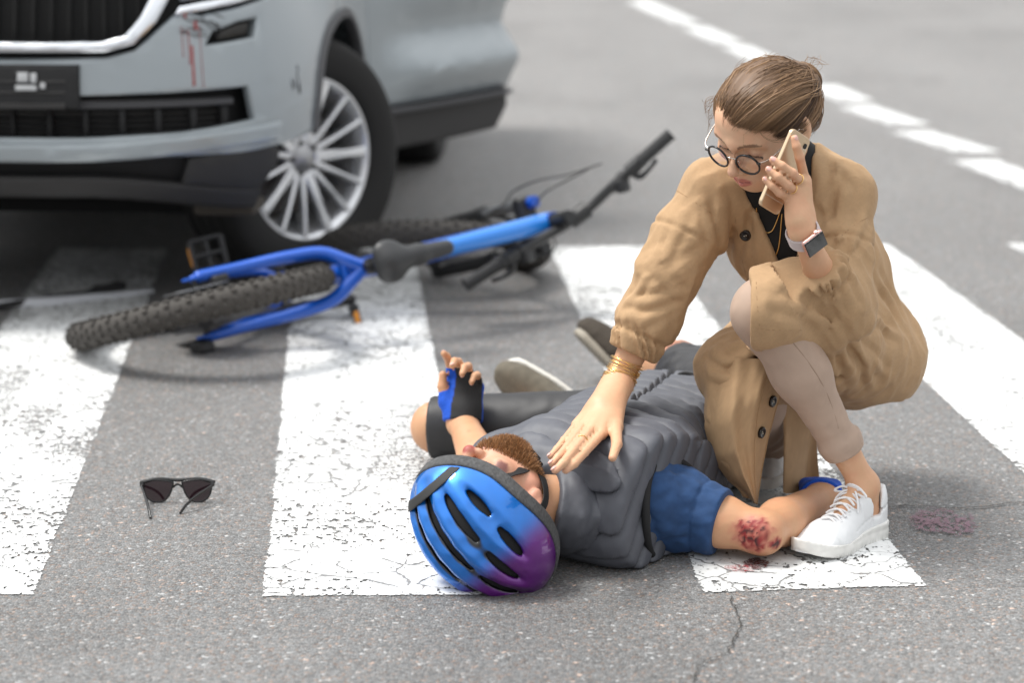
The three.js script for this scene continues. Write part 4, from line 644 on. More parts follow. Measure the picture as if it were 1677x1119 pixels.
// head in its own axes: x to its left, y up, z forward, about 0.22 m tall
function headField(male) {
  const f = new Field(), j = male ? 1.12 : 1;
  if (male) f.ell([0, 0.032, -0.012], [0.074, 0.086, 0.094], 0.02).ell([0, 0.05, 0.035], [0.058, 0.05, 0.05], 0.03); else f.ell([0, 0.024, -0.012], [0.072, 0.078, 0.092], 0.02).ell([0, 0.042, 0.036], [0.057, 0.045, 0.049], 0.03);
  f.ell([0, -0.03, 0.03], [male ? 0.058 : 0.054, male ? 0.072 : 0.066, 0.056], 0.03);
  for (const s of [-1, 1]) {
    f.cap([s * (male ? 0.055 : 0.045), -0.045, 0.005], [s * (male ? 0.029 : 0.021), male ? -0.088 : -0.082, 0.055], 0.02, 0.016, 0.03);
    f.ell([s * (male ? 0.043 : 0.04), -0.018, 0.056], [male ? 0.022 : 0.02, 0.02, 0.024], 0.022);
    f.cap([s * 0.006, 0.02, 0.083], [s * 0.045, 0.02, 0.066], 0.0095, 0.009, 0.018);
  }
  f.ell([0, male ? -0.0935 : -0.086, male ? 0.068 : 0.066], [0.021 * j, 0.017, 0.017], 0.02);
  f.cap([0, 0.012, 0.087], [0, -0.024, 0.108], 0.0062 * j, 0.0085 * j, 0.012).ell([0, -0.029, 0.107], [0.0095 * j, 0.0085, 0.0095], 0.007);
  for (const s of [-1, 1]) {
    f.ell([s * 0.0105 * j, -0.033, 0.096], [0.0075, 0.0065, 0.0095], 0.006);
    f.dent((x, y, z) => { const a = (x - s * 0.031) / 0.02, b = (y - 0.002) / 0.0125, c = (z - 0.093) / 0.02, q = Math.sqrt(a * a + b * b + c * c); return (q - 1) * 0.0125; }, 0.016);
    f.ell([s * 0.0315, 0.001, 0.0665], [0.0155, 0.0128, 0.0138], 0.0035);
    f.dent((x, y, z) => Math.hypot(x - s * 0.0065, y + 0.0395, z - 0.099) - 0.0028, 0.003);
  }
  f.ell([0, -0.06, 0.072], [0.03, 0.024, 0.022], 0.02);
  f.cap([-0.019, -0.0615, 0.083], [0, -0.056, 0.0935], 0.0035, 0.0046, 0.004).cap([0.019, -0.0615, 0.083], [0, -0.056, 0.0935], 0.0035, 0.0046, 0.004).cap([-0.016, -0.0655, 0.084], [0, -0.0672, 0.0925], 0.004, 0.0056, 0.004).cap([0.016, -0.0655, 0.084], [0, -0.0672, 0.0925], 0.004, 0.0056, 0.004);
  f.dent((x, y, z) => Math.hypot((x) * 0.08, y + 0.0622 - 3 * x * x, (z - 0.1) * 0.3) - 0.0012, 0.0025);
  for (const s of [-1, 1]) { // ears
    const m = new THREE.Matrix4().makeRotationFromEuler(new THREE.Euler(-0.15, s * -0.42, 0));
    f.ell([s * 0.079, -0.002, -0.012], [0.0075, 0.031, 0.0185], 0.006, m);
    f.dent((x, y, z) => { const a = (x - s * 0.089) / 0.009, b = (y - 0.004) / 0.02, c = (z + 0.008) / 0.0105; return (Math.sqrt(a * a + b * b + c * c) - 1) * 0.008; }, 0.005);
    f.ell([s * 0.079, -0.027, -0.004], [0.006, 0.009, 0.008], 0.006);
  }
  return f;
}
// ------------------------------------------------------------------ the injured cyclist lying on his back
{
  const man = thing('person', 'person in grey quilted vest and blue helmet lying injured on his back', 'person');
  const N0 = V(0.122, 0.115, -4.235);                     // base of the neck
  const ax = V(0.35, 0, -0.937).normalize(), rt = V(0.937, 0, 0.35).normalize(); // towards the feet, towards his right
  const T = (t, r, h) => N0.clone().addScaledVector(ax, t).addScaledVector(rt, r).setY(h);
  const HC = at(812, 838, 4.15), hu = V(-0.5, -0.32, 0.75).normalize(), hf = V(-0.55, 0.76, 0.05); hf.addScaledVector(hu, -hf.dot(hu)).normalize();
  const HM = frameOf(hf, hu, HC).multiply(new THREE.Matrix4().makeScale(1.06, 1.06, 1.06));
  const J = {
    rsh: V(0.272, 0.088, -4.315), relb: V(0.455, 0.054, -4.232), rwr: at(1345, 808, 4.5).setY(0.045),
    lsh: T(0.09, -0.165, 0.1), lelb: V(-0.045, 0.05, -4.6), lwr: at(758, 694, 4.83),
    rhip: T(0.66, 0.09, 0.115), rkn: at(1112, 600, 5.3), rank: at(1046, 590, 5.66).setY(0.06),
    lhip: T(0.64, -0.09, 0.09), lkn: at(716, 700, 4.93), lank: at(905, 668, 5.22).setY(0.05),
  };
  const skin = skinTone([0.55, 0.29, 0.16]);
  // wounds and bruises are blood and scraped skin, painted where they lie
  const wound = (c, r, sd) => (x, y, z, k) => { const d = Math.hypot(x - c.x, y - c.y, z - c.z) / r, n = fbm(x * 150 + sd, y * 150, z * 150, 4), m = fbm(x * 420, y * 420 + sd, z * 420, 3); const e = d + (n - 0.5) * 0.9; if (e > 1.25) return k; let q = mix3(k, [0.42, 0.10, 0.085], sst(1.25, 0.7, e) * 0.75); q = mix3(q, [0.24, 0.01, 0.012], sst(1.0, 0.7, e) * sst(0.36, 0.5, m)); q = mix3(q, [0.03, 0.004, 0.005], sst(0.95, 0.6, e) * sst(0.47, 0.55, n * 0.5 + m * 0.5)); return q; };
  const elbW = J.relb.clone().add(V(-0.022, 0.008, 0.04)), w1 = wound(elbW, 0.038, 1), w2 = wound(J.relb.clone().add(V(0.025, -0.012, 0.036)), 0.014, 4), kneeW = wound(J.rkn.clone().add(V(0, 0.045, 0.0)), 0.045, 8);
  const paintSkin = (x, y, z) => { let c = skin(x, y, z); if (x > 0.3 && z > -4.4) { c = w1(x, y, z, c); c = w2(x, y, z, c); } if (z < -5.1 && x > 0.2) { const d = kneeW(x, y, z, c); c = mix3(c, d, 0.55); } const hair = noise(x * 900, y * 200, z * 300); if (hair > 0.82 && (z < -4.6 || x < 0)) c = mul3(c, 0.82); return c; };
  // --- body, one surface
  const body = new Field();
  body.cap(N0, HC.clone().addScaledVector(hu, -0.03).addScaledVector(hf, -0.025), 0.06, 0.058, 0.03);
  body.cap(T(0.1, -0.1, 0.1), T(0.1, 0.1, 0.1), 0.055, 0.055, 0.03).cap(T(0.12, 0, 0.115), T(0.62, 0, 0.115), 0.085, 0.08, 0.05).cap(T(0.62, -0.07, 0.11), T(0.62, 0.07, 0.11), 0.08, 0.08, 0.05);
  body.chain([T(0.09, 0.1, 0.1), J.rsh], [0.055, 0.052], 0.03).chain([J.rsh, J.rsh.clone().lerp(J.relb, 0.6), J.relb], [0.054, 0.046, 0.037], 0.02).chain([J.relb, J.relb.clone().lerp(J.rwr, 0.3), J.rwr], [0.037, 0.042, 0.028], 0.02);
  body.chain([T(0.09, -0.1, 0.1), J.lsh], [0.065, 0.055], 0.04).chain([J.lsh, J.lelb], [0.054, 0.042], 0.02).chain([J.lelb, J.lelb.clone().lerp(J.lwr, 0.3), J.lwr], [0.041, 0.044, 0.0285], 0.03);
  body.chain([J.rhip, J.rkn], [0.085, 0.052], 0.03).chain([J.rkn, J.rkn.clone().lerp(J.rank, 0.35), J.rank], [0.052, 0.054, 0.036], 0.03);
  body.chain([J.lhip, J.lkn], [0.072, 0.052], 0.03).chain([J.lkn, J.lkn.clone().lerp(J.lank, 0.35), J.lank], [0.051, 0.053, 0.036], 0.02);
  // left hand raised, open palm to the head side; right hand flat under the sneaker
  const LH = frameOf(V(0.25, -0.4, -0.88), V(0.06, 0.9, -0.42), J.lwr); // y fingers, z back of hand
  const lh = handJoints(LH, 0.95, { fingers: [[6, 30, 34, 22], [2, 44, 54, 30], [-3, 48, 58, 36], [-8, 50, 58, 36]], thumb: [[0.036, 0.045, -0.012], [0.045, 0.078, -0.02], [0.044, 0.103, -0.026]] });
  addHand(body, lh);
  const RHd = V(0.1, 0.0, -0.99), RH = frameOf(V(0.1, 0.98, 0), RHd, J.rwr);
  const rh = handJoints(RH, 1.0, { fingers: [[6, 22, 35, 25], [1, 26, 40, 28], [-4, 30, 42, 28], [-9, 30, 42, 28]], thumb: [[0.036, 0.045, -0.012], [0.05, 0.075, -0.02], [0.055, 0.1, -0.022]] });
  addHand(body, rh);
  const bodyG = body.mesh([-0.35, -0.02, -5.8], [0.85, 0.42, -4.0], 0.0065, paintSkin);
  const handG = (h, fld, extra) => { const b = handBox(h); return fld.mesh(b.min, b.max, 0.0028, extra); };
  // head
  const hfld = headField(true); const headSkin = skinTone([0.6, 0.315, 0.205]);
  const IH = inv(HM), hitL = (px, py) => { for (let d = 3.9; d < 4.4; d += 0.001) { const q = at(px, py, d).applyMatrix4(IH); if (hfld.ev(q.x, q.y, q.z) < 0) return q; } return V(-0.044, -0.04, 0.075); }, bc = hitL(822, 763);
  const cheekB = (x, y, z, c) => { const n = fbm(x * 130, y * 130, z * 130, 3), d = Math.hypot(x - bc.x, y - bc.y, z - bc.z) / 0.0145 + (n - 0.5) * 0.8; c = mix3(c, [0.12, 0.03, 0.035], sst(1.15, 0.5, d) * 0.85); const e = Math.hypot(x + 0.004, y + 0.025, z - 0.113) / 0.013 + (n - 0.5) * 0.9; return mix3(c, [0.30, 0.03, 0.03], sst(1.1, 0.5, e) * 0.85); };
  const beardAt = (x, y, z) => sst(-0.046, -0.062, y - 0.25 * Math.max(0, 0.03 - z)) * sst(0.115, 0.1, Math.hypot(x * 0.6, y + 0.08, z - 0.05) + 0.02) * (1 - sst(0.5, 0.2, Math.hypot(x / 0.022, (y + 0.061) / 0.008)) * (z > 0.07 ? 1 : 0)) * sst(-0.02, 0.02, z + 0.01 * noise(x * 200, y * 200, z * 200));
  const paintHead = (x, y, z, nx, ny, nz) => {
    let c = headSkin(x, y, z); c = cheekB(x, y, z, c);
    if (z > 0.07 && Math.hypot(x / 0.022, (y + 0.061) / 0.0085) < 1) c = mix3(c, [0.5, 0.16, 0.13], 0.7);
    const b = beardAt(x, y, z) * (0.6 + 0.5 * noise(x * 500, y * 260, z * 500)); c = mix3(c, [0.2, 0.095, 0.035], clamp(b) * 0.85);
    const brow = Math.abs(y - 0.024 + 8 * Math.pow(Math.abs(x) - 0.026, 2)) < 0.005 && Math.abs(Math.abs(x) - 0.03) < 0.02 && z > 0.05; if (brow) c = mix3(c, [0.13, 0.07, 0.03], 0.7);
    if (z > 0.06 && Math.abs(y + 0.0045) < 0.0014 && Math.abs(Math.abs(x) - 0.0315) < 0.013) c = [0.06, 0.03, 0.02];
    if (Math.abs(x) > 0.07) c = mix3(c, [0.66, 0.27, 0.2], 0.35);
    return c;
  };
  const headG = hfld.mesh([-0.1, -0.125, -0.12], [0.1, 0.135, 0.135], 0.0026, paintHead).applyMatrix4(HM);
  const bodyMesh = mesh('body', joinPainted([bodyG, headG, handG(lh, body, paintSkin), handG(rh, body, paintSkin)]), skinMat, man);
  // beard: short hairs standing out of the jaw
  {
    const p = hfld, strands = [], base = new THREE.CylinderGeometry(0.00035, 0.0007, 1, 3, 2, true).translate(0, 0.5, 0);
    const g0 = hfld.mesh([-0.1, -0.125, -0.06], [0.1, 0.0, 0.135], 0.003), q = g0.attributes.position, n = g0.attributes.normal, m = new THREE.Matrix4();
    let count = 0;
    for (let i = 0; i < q.count && count < 15000; i++) for (let k = 0; k < 3; k++) {
      const x = q.getX(i) + rr(-0.0015, 0.0015), y = q.getY(i) + rr(-0.0015, 0.0015), z = q.getZ(i);
      if (rnd() > beardAt(x, y, z) || Math.abs(x) > 0.068) continue;
      const d = V(n.getX(i) + rr(-0.35, 0.35), n.getY(i) - 0.7 + rr(-0.35, 0.35), n.getZ(i) + rr(-0.35, 0.35)).normalize(), L = rr(0.005, 0.012);
      m.makeRotationFromQuaternion(new THREE.Quaternion().setFromUnitVectors(V(0, 1, 0), d)).setPosition(x, y, z); strands.push(base.clone().scale(1, L, 1).applyMatrix4(m)); count++;
    }
    const g = merge(strands).applyMatrix4(HM), c = new Float32Array(g.attributes.position.count * 3), per = base.toNonIndexed().attributes.position.count;
    for (let s = 0; s < strands.length; s++) { const t = rr(0.6, 1.5), a = [0.27 * t, 0.125 * t, 0.045 * t]; for (let i = 0; i < per; i++) c.set(a, (s * per + i) * 3); }
    g.setAttribute('color', new THREE.BufferAttribute(c, 3)); mesh('beard', g, new THREE.MeshStandardMaterial({ vertexColors: true, roughness: 0.6, side: THREE.DoubleSide }), man);
  }
  // --- vest: quilted shell round the trunk
  const prof = (t, a) => { let i = 0; while (i < a.length - 2 && t > a[i + 1][0]) i++; const k = clamp((t - a[i][0]) / (a[i + 1][0] - a[i][0])); return mixf(a[i][1], a[i + 1][1], k * k * (3 - 2 * k)); };
  const Wp = [[-0.05, 0.075], [0.0, 0.1], [0.05, 0.15], [0.1, 0.175], [0.2, 0.186], [0.35, 0.184], [0.5, 0.178], [0.7, 0.185]], Hp = [[-0.05, 0.065], [0.0, 0.085], [0.06, 0.097], [0.16, 0.112], [0.3, 0.114], [0.45, 0.105], [0.7, 0.098]];
  const toT = (x, y, z) => { const dx = x - N0.x, dz = z - N0.z; return [dx * ax.x + dz * ax.z, dx * rt.x + dz * rt.z, y - 0.112]; };
  const trunk = (grow, t0, t1) => (x, y, z) => {
    const [t, r, h] = toT(x, y, z), w = prof(t, Wp) + grow, hh = prof(t, Hp) + grow, a = Math.abs(r) / w, b = Math.abs(h) / hh, e = 2.35, q = Math.pow(Math.pow(a, e) + Math.pow(b, e), 1 / e);
    const d = (q - 1) * Math.min(w, hh) * 0.9; return Math.max(d, t0 - t, t - t1);
  };
  const armDir = J.relb.clone().sub(J.rsh).normalize();
  const holeC = J.rsh.clone().add(V(0.012, 0.002, 0.045)), holeN = V(0.8, 0.05, 0.6).normalize();
  const side = (x, y, z) => (x - holeC.x) * holeN.x + (y - holeC.y) * holeN.y + (z - holeC.z) * holeN.z;
  const vest = new Field();
  vest.add(trunk(0.006, -0.03, 0.585), 0.02);
  vest.cap(T(0.08, 0.1, 0.115), J.rsh.clone().add(V(0.03, 0.012, 0.0)), 0.1, 0.094, 0.06).cap(T(0.03, 0.08, 0.09), T(0.03, 0.13, 0.08), 0.085, 0.075, 0.06).cap(T(0.08, -0.1, 0.12), T(0.09, -0.17, 0.115), 0.095, 0.088, 0.06);
  vest.dent((x, y, z) => { const a = x - J.rsh.x, b = y - J.rsh.y, c = z - J.rsh.z; return Math.max(-side(x, y, z), -1); }, 0.01);
  const quilt = (t, r, x, y, z) => { // rows of filled channels across the trunk, puckered by their stitching
    const w = t - 0.75 * y + 0.018 * (fbm(x * 9, y * 9, z * 9, 3) - 0.5) + 0.03 * Math.sin(r * 9), ph = w / 0.05, fr = ph - Math.floor(ph), e = Math.min(fr, 1 - fr) * 0.05;
    const puff = 0.0155 * (1 - Math.exp(-e / 0.005)), row = Math.floor(ph), pucker = (noise(r * 34 + row * 7.3, row * 3.1, 0.5) - 0.5) * 0.011 * Math.exp(-e / 0.013) + (fbm(r * 22 + row * 3, t * 26, y * 15, 3) - 0.5) * 0.011;
    return (puff + pucker) * mixf(1, 0.38, sst(0.12, 0.17, Math.abs(r)));
  };
  const zipR = (t) => 0.004 + 0.01 * Math.sin(t * 7);
  vest.post = (x, y, z, d) => { if (d > 0.025 || d < -0.03) return d; const [t, r] = toT(x, y, z); let q = quilt(t, r, x, y, z); if (y > 0.12 && t > 0.27) { const k = Math.abs(r - zipR(t)); q = mixf(q, 0.002, sst(0.008, 0.003, k)); } if (Math.abs(r) > 0.13 && y < 0.2) { const s = Math.abs(Math.abs(r) - 0.165); q -= 0.004 * sst(0.006, 0, s); } return d - q + 0.003; };
  const vestPaint = (x, y, z, nx, ny, nz) => { const [t, r] = toT(x, y, z); const n = fbm(x * 30, y * 30, z * 30, 3); let c = mul3([0.08, 0.084, 0.1], 0.86 + 0.28 * n); return c; };
  vest.cut((x, y, z) => -(y - 0.004), 0.003);
  const vg = vest.mesh([-0.2, -0.01, -5.05], [0.48, 0.33, -4.1], 0.0036, vestPaint);
  const vestMat = clothMat(0.55, 0.15);
  const vestO = mesh('vest', vg, vestMat, man);
  // zip, collar, arm-hole binding, hem
  const onTop = (t, r, lift = 0) => { const p = T(t, r, 0.4); for (let y = 0.4; y > 0.05; y -= 0.002) if (vest.ev(p.x, y, p.z) < 0) return p.setY(y + lift); return p.setY(0.1); };
  const zp = []; for (let t = 0.3; t < 0.575; t += 0.025) zp.push(onTop(t, zipR(t), 0.0005));
  mesh('zip', tube(zp, 0.004, 120, 8), std([0.02, 0.02, 0.022], 0.5), vestO);
  mesh('hem_binding', tube(Array.from({ length: 15 }, (_, i) => { const r = -0.17 + i * 0.0243; return onTop(0.578, r, 0.0); }), 0.005, 80, 8), std([0.012, 0.012, 0.013], 0.8), vestO);
  {
    const c = new Field(), nd = HC.clone().addScaledVector(hu, -0.05).sub(N0).normalize(), o = N0.clone().addScaledVector(nd, 0.034).add(V(0.002, -0.006, 0)), M = frameOf(V(0, 1, 0).addScaledVector(nd, -nd.y), nd, o), I = inv(M).elements;
    c.add((x, y, z) => { const a = I[0] * x + I[4] * y + I[8] * z + I[12], b = I[1] * x + I[5] * y + I[9] * z + I[13], e = I[2] * x + I[6] * y + I[10] * z + I[14]; const rad = Math.hypot(a / 1.05, e) - (0.077 - 0.12 * b - 0.3 * Math.max(0, e)), q = Math.abs(b) - 0.036 + 0.25 * Math.max(0, e), w = Math.abs(rad) - 0.007; const puff = 0.004 * Math.cos(b / 0.028 * Math.PI) + 0.008 * (fbm(a * 30, b * 60, e * 30, 2) - 0.5); return Math.hypot(Math.max(q, 0), Math.max(w - puff, 0)) + Math.min(Math.max(q, w - puff), 0) - 0.005; }, 0.02);
    mesh('collar', c.mesh(o.clone().addScalar(-0.17), o.clone().addScalar(0.17), 0.004, vestPaint), vestMat, vestO);
  }
  { // binding follows the opening's edge, found on the vest surface
    const u0 = V(0, 1, 0).addScaledVector(holeN, -holeN.y).normalize(), w0 = holeN.clone().cross(u0), pts = [];
    for (let i = 0; i < 40; i++) { const a = i / 40 * Math.PI * 2, p = holeC.clone().addScaledVector(u0, Math.cos(a) * 0.091).addScaledVector(w0, Math.sin(a) * 0.093).addScaledVector(holeN, 0.004 - 0.012 * Math.cos(a * 2)); p.y = Math.max(p.y, 0.01); pts.push(p); }
    mesh('arm_binding', tube(pts, 0.0075, 160, 10, true), std([0.012, 0.012, 0.013], 0.85), vestO);
  }
  // --- blue T-shirt sleeve
  {
    const s = new Field(), end = J.rsh.clone().lerp(J.relb, 0.62), u = armDir;
    s.cap(T(0.09, 0.1, 0.1), J.rsh, 0.084, 0.088, 0.03);
    s.chain([J.rsh.clone().addScaledVector(u, -0.05), J.rsh.clone().addScaledVector(u, 0.03), end.clone().addScaledVector(u, 0.03)], [0.084, 0.074, 0.058], 0.02);
    s.cut((x, y, z) => (x - end.x) * u.x + (y - end.y) * u.y + (z - end.z) * u.z, 0.006).cut((x, y, z) => -(y - 0.004), 0.003);
    s.post = (x, y, z, d) => { if (d > 0.03 || d < -0.03) return d; const t = (x - J.rsh.x) * u.x + (y - J.rsh.y) * u.y + (z - J.rsh.z) * u.z, w = 40 * t + 16 * (y - 0.08) + 8 * (z + 4.3); return d + 0.006 * (1 - Math.abs(Math.sin(w * 0.6 + 5 * fbm(x * 14, y * 14, z * 14, 2)))) * sst(0.2, 0.02, t) - 0.013 * ((1 - Math.abs(2 * fbm(x * 13 + 3, y * 20, z * 13, 3) - 1)) - 0.7) - 0.008 * (fbm(x * 26, y * 26, z * 26, 3) - 0.5) + 0.003 * sst(0.006, 0.0, Math.abs(t - 0.085)); };
    mesh('shirt_sleeve', s.mesh(J.rsh.clone().addScalar(-0.16), J.rsh.clone().addScalar(0.22), 0.0035, (x, y, z) => mul3([0.019, 0.056, 0.148], 0.75 + 0.6 * fbm(x * 70, y * 70, z * 70, 3))), clothMat(0.9, 0.3), man);
    // shirt neck and hem seen at the collar opening are hidden by the vest
  }
  // --- black cycling shorts
  {
    const s = new Field(), lk = J.lhip.clone().lerp(J.lkn, 1.03), rk = J.rhip.clone().lerp(J.rkn, 0.86);
    s.cap(T(0.54, -0.07, 0.105), T(0.54, 0.07, 0.105), 0.096, 0.096, 0.05).cap(T(0.64, -0.08, 0.105), T(0.64, 0.08, 0.105), 0.094, 0.094, 0.05).chain([J.lhip, lk], [0.086, 0.066], 0.05).chain([J.rhip, rk], [0.094, 0.072], 0.05);
    s.cut((x, y, z) => -(y - 0.003), 0.003);
    const dl = J.lkn.clone().sub(J.lhip).normalize(), dr = J.rkn.clone().sub(J.rhip).normalize();
    s.cut((x, y, z) => (x - lk.x) * dl.x + (y - lk.y) * dl.y + (z - lk.z) * dl.z, 0.004); s.cut((x, y, z) => (x - rk.x) * dr.x + (y - rk.y) * dr.y + (z - rk.z) * dr.z, 0.004);
    s.post = (x, y, z, d) => { const a = (x - J.lhip.x) * dl.x + (z - J.lhip.z) * dl.z; return d + 0.0025 * Math.sin(90 * a + 60 * y + 6 * fbm(x * 20, y * 20, z * 20, 2)) * sst(0.28, 0.05, a) - 0.003 * (fbm(x * 30, y * 30, z * 30, 2) - 0.5) + 0.002 * sst(0.004, 0.0, Math.abs(a - 0.335)); };
    mesh('cycling_shorts', s.mesh([-0.35, -0.01, -5.5], [0.6, 0.3, -4.6], 0.0045, (x, y, z) => mul3([0.017, 0.0165, 0.018], 0.85 + 0.3 * fbm(x * 50, y * 50, z * 50, 2))), clothMat(0.55, 0.4), man);
  }
  // --- fingerless gloves: blue backs, black palms
  for (const [h, nm] of [[lh, 'l'], [rh, 'r']]) {
    const f = new Field(), g = { ...h, fingers: h.fingers.map((p) => [p[0], p[0].clone().lerp(p[1], 0.5), p[0].clone().lerp(p[1], 0.72), p[0].clone().lerp(p[1], 0.78)]), thumb: [h.thumb[0], h.thumb[0].clone().lerp(h.thumb[1], 0.55), h.thumb[0].clone().lerp(h.thumb[1], 0.6)] };
    addHand(f, g, 1.17); f.cap(tp(h.M, 0.008, 0.0, 0), tp(h.M, 0.006, 0.02, 0), 0.031, 0.027, 0.02).cap(tp(h.M, -0.008, 0.0, 0), tp(h.M, -0.008, 0.02, 0), 0.03, 0.027, 0.02);
    const I = inv(h.M);
    f.cut((x, y, z) => { const q = V(x, y, z).applyMatrix4(I); return -(q.y - 0.004); }, 0.003);
    const b = handBox(h, 0.035);
    mesh('glove', f.mesh(b.min, b.max, 0.0028, (x, y, z) => { const q = V(x, y, z).applyMatrix4(I); const k = sst(-0.003, 0.002, q.z + 0.004 + (q.x > 0.014 ? 0.035 * sst(0.014, 0.02, q.x) : 0)); return mix3(mul3([0.012, 0.012, 0.013], 0.8 + 0.5 * noise(x * 700, y * 700, z * 700)), mul3([0.003, 0.075, 0.5], 0.8 + 0.4 * noise(x * 500, y * 500, z * 500)), k); }), clothMat(0.8, 0.2), man);
  }
  nails(lh, std([0.66, 0.38, 0.3], 0.35), bodyMesh);
  // --- shoes: olive canvas, pale sole
  const shoe = (ank, toe, soleN, name, tone) => {
    const f = toe.clone().sub(ank).normalize(), up = soleN.clone().negate(); up.addScaledVector(f, -up.dot(f)).normalize();
    const M = frameOf(f, up, ank).multiply(new THREE.Matrix4().makeScale(0.86, 0.86, 0.86)), U = new Field(), S = new Field(), P = (x, y, z) => tp(M, x, y, z);
    U.cap(P(0, -0.045, -0.045), P(0, -0.058, 0.15), 0.04, 0.036, 0.03).cap(P(0, 0.0, -0.035), P(0, -0.02, 0.02), 0.042, 0.04, 0.03).cap(P(0.006, -0.06, 0.09), P(0.0, -0.064, 0.185), 0.042, 0.03, 0.03);
    const I = inv(M).elements, loc = (x, y, z) => I[1] * x + I[5] * y + I[9] * z + I[13];
    const locz = (x, y, z) => I[2] * x + I[6] * y + I[10] * z + I[14];
    U.cut((x, y, z) => -(loc(x, y, z) + 0.082), 0.004).cut((x, y, z) => loc(x, y, z) - 0.022 + 0.3 * Math.max(0, locz(x, y, z) - 0.02), 0.006);
    U.dent((x, y, z) => Math.hypot(I[0] * x + I[4] * y + I[8] * z + I[12], locz(x, y, z) + 0.012) - 0.032, 0.006);
    U.post = (x, y, z, d) => d - 0.004 * (fbm(x * 50, y * 50, z * 50, 3) - 0.5);
    S.add((x, y, z) => { const a = I[0] * x + I[4] * y + I[8] * z + I[12], b = I[1] * x + I[5] * y + I[9] * z + I[13], c = I[2] * x + I[6] * y + I[10] * z + I[14]; const w = mixf(0.036, 0.047, sst(-0.08, 0.12, c)) * 1.0, zc = clamp(c, -0.045, 0.165), q = Math.hypot(a, c - zc) - w * Math.sqrt(Math.max(0.2, 1 - 0.25 * Math.abs(c - 0.06) / 0.14)); const v = Math.abs(b + 0.09) - 0.007; return Math.hypot(Math.max(q, 0), Math.max(v, 0)) + Math.min(Math.max(q, v), 0) - 0.004; }, 0.01);
    const b = new THREE.Box3().setFromPoints([P(-0.08, -0.12, -0.12), P(0.08, 0.06, 0.25), P(-0.08, 0.06, 0.25), P(0.08, -0.12, 0.25), P(-0.08, -0.12, 0.25), P(0.08, 0.06, -0.12), P(-0.08, 0.06, -0.12), P(0.08, -0.12, -0.12)]);
    const o = mesh('shoe', U.mesh(b.min, b.max, 0.0045, (x, y, z) => mul3(tone, 0.75 + 0.55 * fbm(x * 90, y * 90, z * 90, 3))), clothMat(0.9, 0.2), man);
    mesh('sole', S.mesh(b.min, b.max, 0.0045), std(tone[0] > 0.08 ? [0.6, 0.58, 0.53] : [0.3, 0.27, 0.22], 0.7), o);
    for (let i = 0; i < 4; i++) mesh('lace', tube([P(-0.024, -0.012 - i * 0.008, 0.04 + i * 0.02), P(0, -0.002 - i * 0.009, 0.045 + i * 0.02), P(0.024, -0.012 - i * 0.008, 0.04 + i * 0.02)], 0.003, 16, 6), std([0.2, 0.19, 0.16], 0.9), o);
    return o;
  };
  const lS = J.lank.clone().add(V(0.015, -0.02, 0.05)), rS = J.rank.clone().add(V(0.03, 0, 0));
  shoe(lS, lS.clone().add(V(-0.15, 0.085, -0.04)), V(0.1, 0.3, -0.95), 'left', [0.115, 0.1, 0.075]);
  shoe(rS, rS.clone().add(V(-0.13, 0.12, -0.06)), V(-0.6, -0.55, 0.2), 'right', [0.05, 0.04, 0.03]);
  mesh('sock', new Field().cap(J.rank.clone().lerp(J.rkn, 0.05), J.rank.clone().lerp(J.rkn, 0.22), 0.045, 0.046, 0.01).mesh(J.rank.clone().addScalar(-0.14), J.rank.clone().addScalar(0.14), 0.005), std([0.015, 0.015, 0.016], 0.9), man);

  // ---------------------------------------------------------------- helmet
  const hel = thing('bicycle_helmet', 'glossy blue and purple bicycle helmet with long vents on the lying head', 'helmet', HC.toArray());
  hel.setRotationFromMatrix(new THREE.Matrix4().extractRotation(HM)); hel.rotateY(0.2); hel.updateMatrixWorld(true);
  const eC = [0, 0.044, -0.004], outer = [0.114, 0.122, 0.15];
  const ellD = (grow) => { const r = outer.map((v) => v + grow); return (x, y, z) => { const ux = (x - eC[0]) / r[0], uy = (y - eC[1]) / r[1], uz = (z - eC[2]) / r[2], k0 = Math.sqrt(ux * ux + uy * uy + uz * uz), k1 = Math.sqrt((ux / r[0]) ** 2 + (uy / r[1]) ** 2 + (uz / r[2]) ** 2); return k1 < 1e-9 ? -0.1 : k0 * (k0 - 1) / k1; }; };
  const onE = (phi, th, grow = 0) => { const r = outer.map((v) => v + grow); return [eC[0] + r[0] * Math.sin(phi) * Math.cos(th * 0.55), eC[1] + r[1] * Math.cos(phi) * Math.cos(th), eC[2] + r[2] * Math.sin(th)]; };
  const rimY = (x, z) => 0.05 - 0.012 * sst(0, 0.1, Math.abs(x)) - 0.03 * sst(0.02, -0.12, z) + 0.012 * sst(0.05, 0.14, z);
  const shell = new Field(); shell.add(ellD(0), 0.01);
  const D2R = Math.PI / 180;
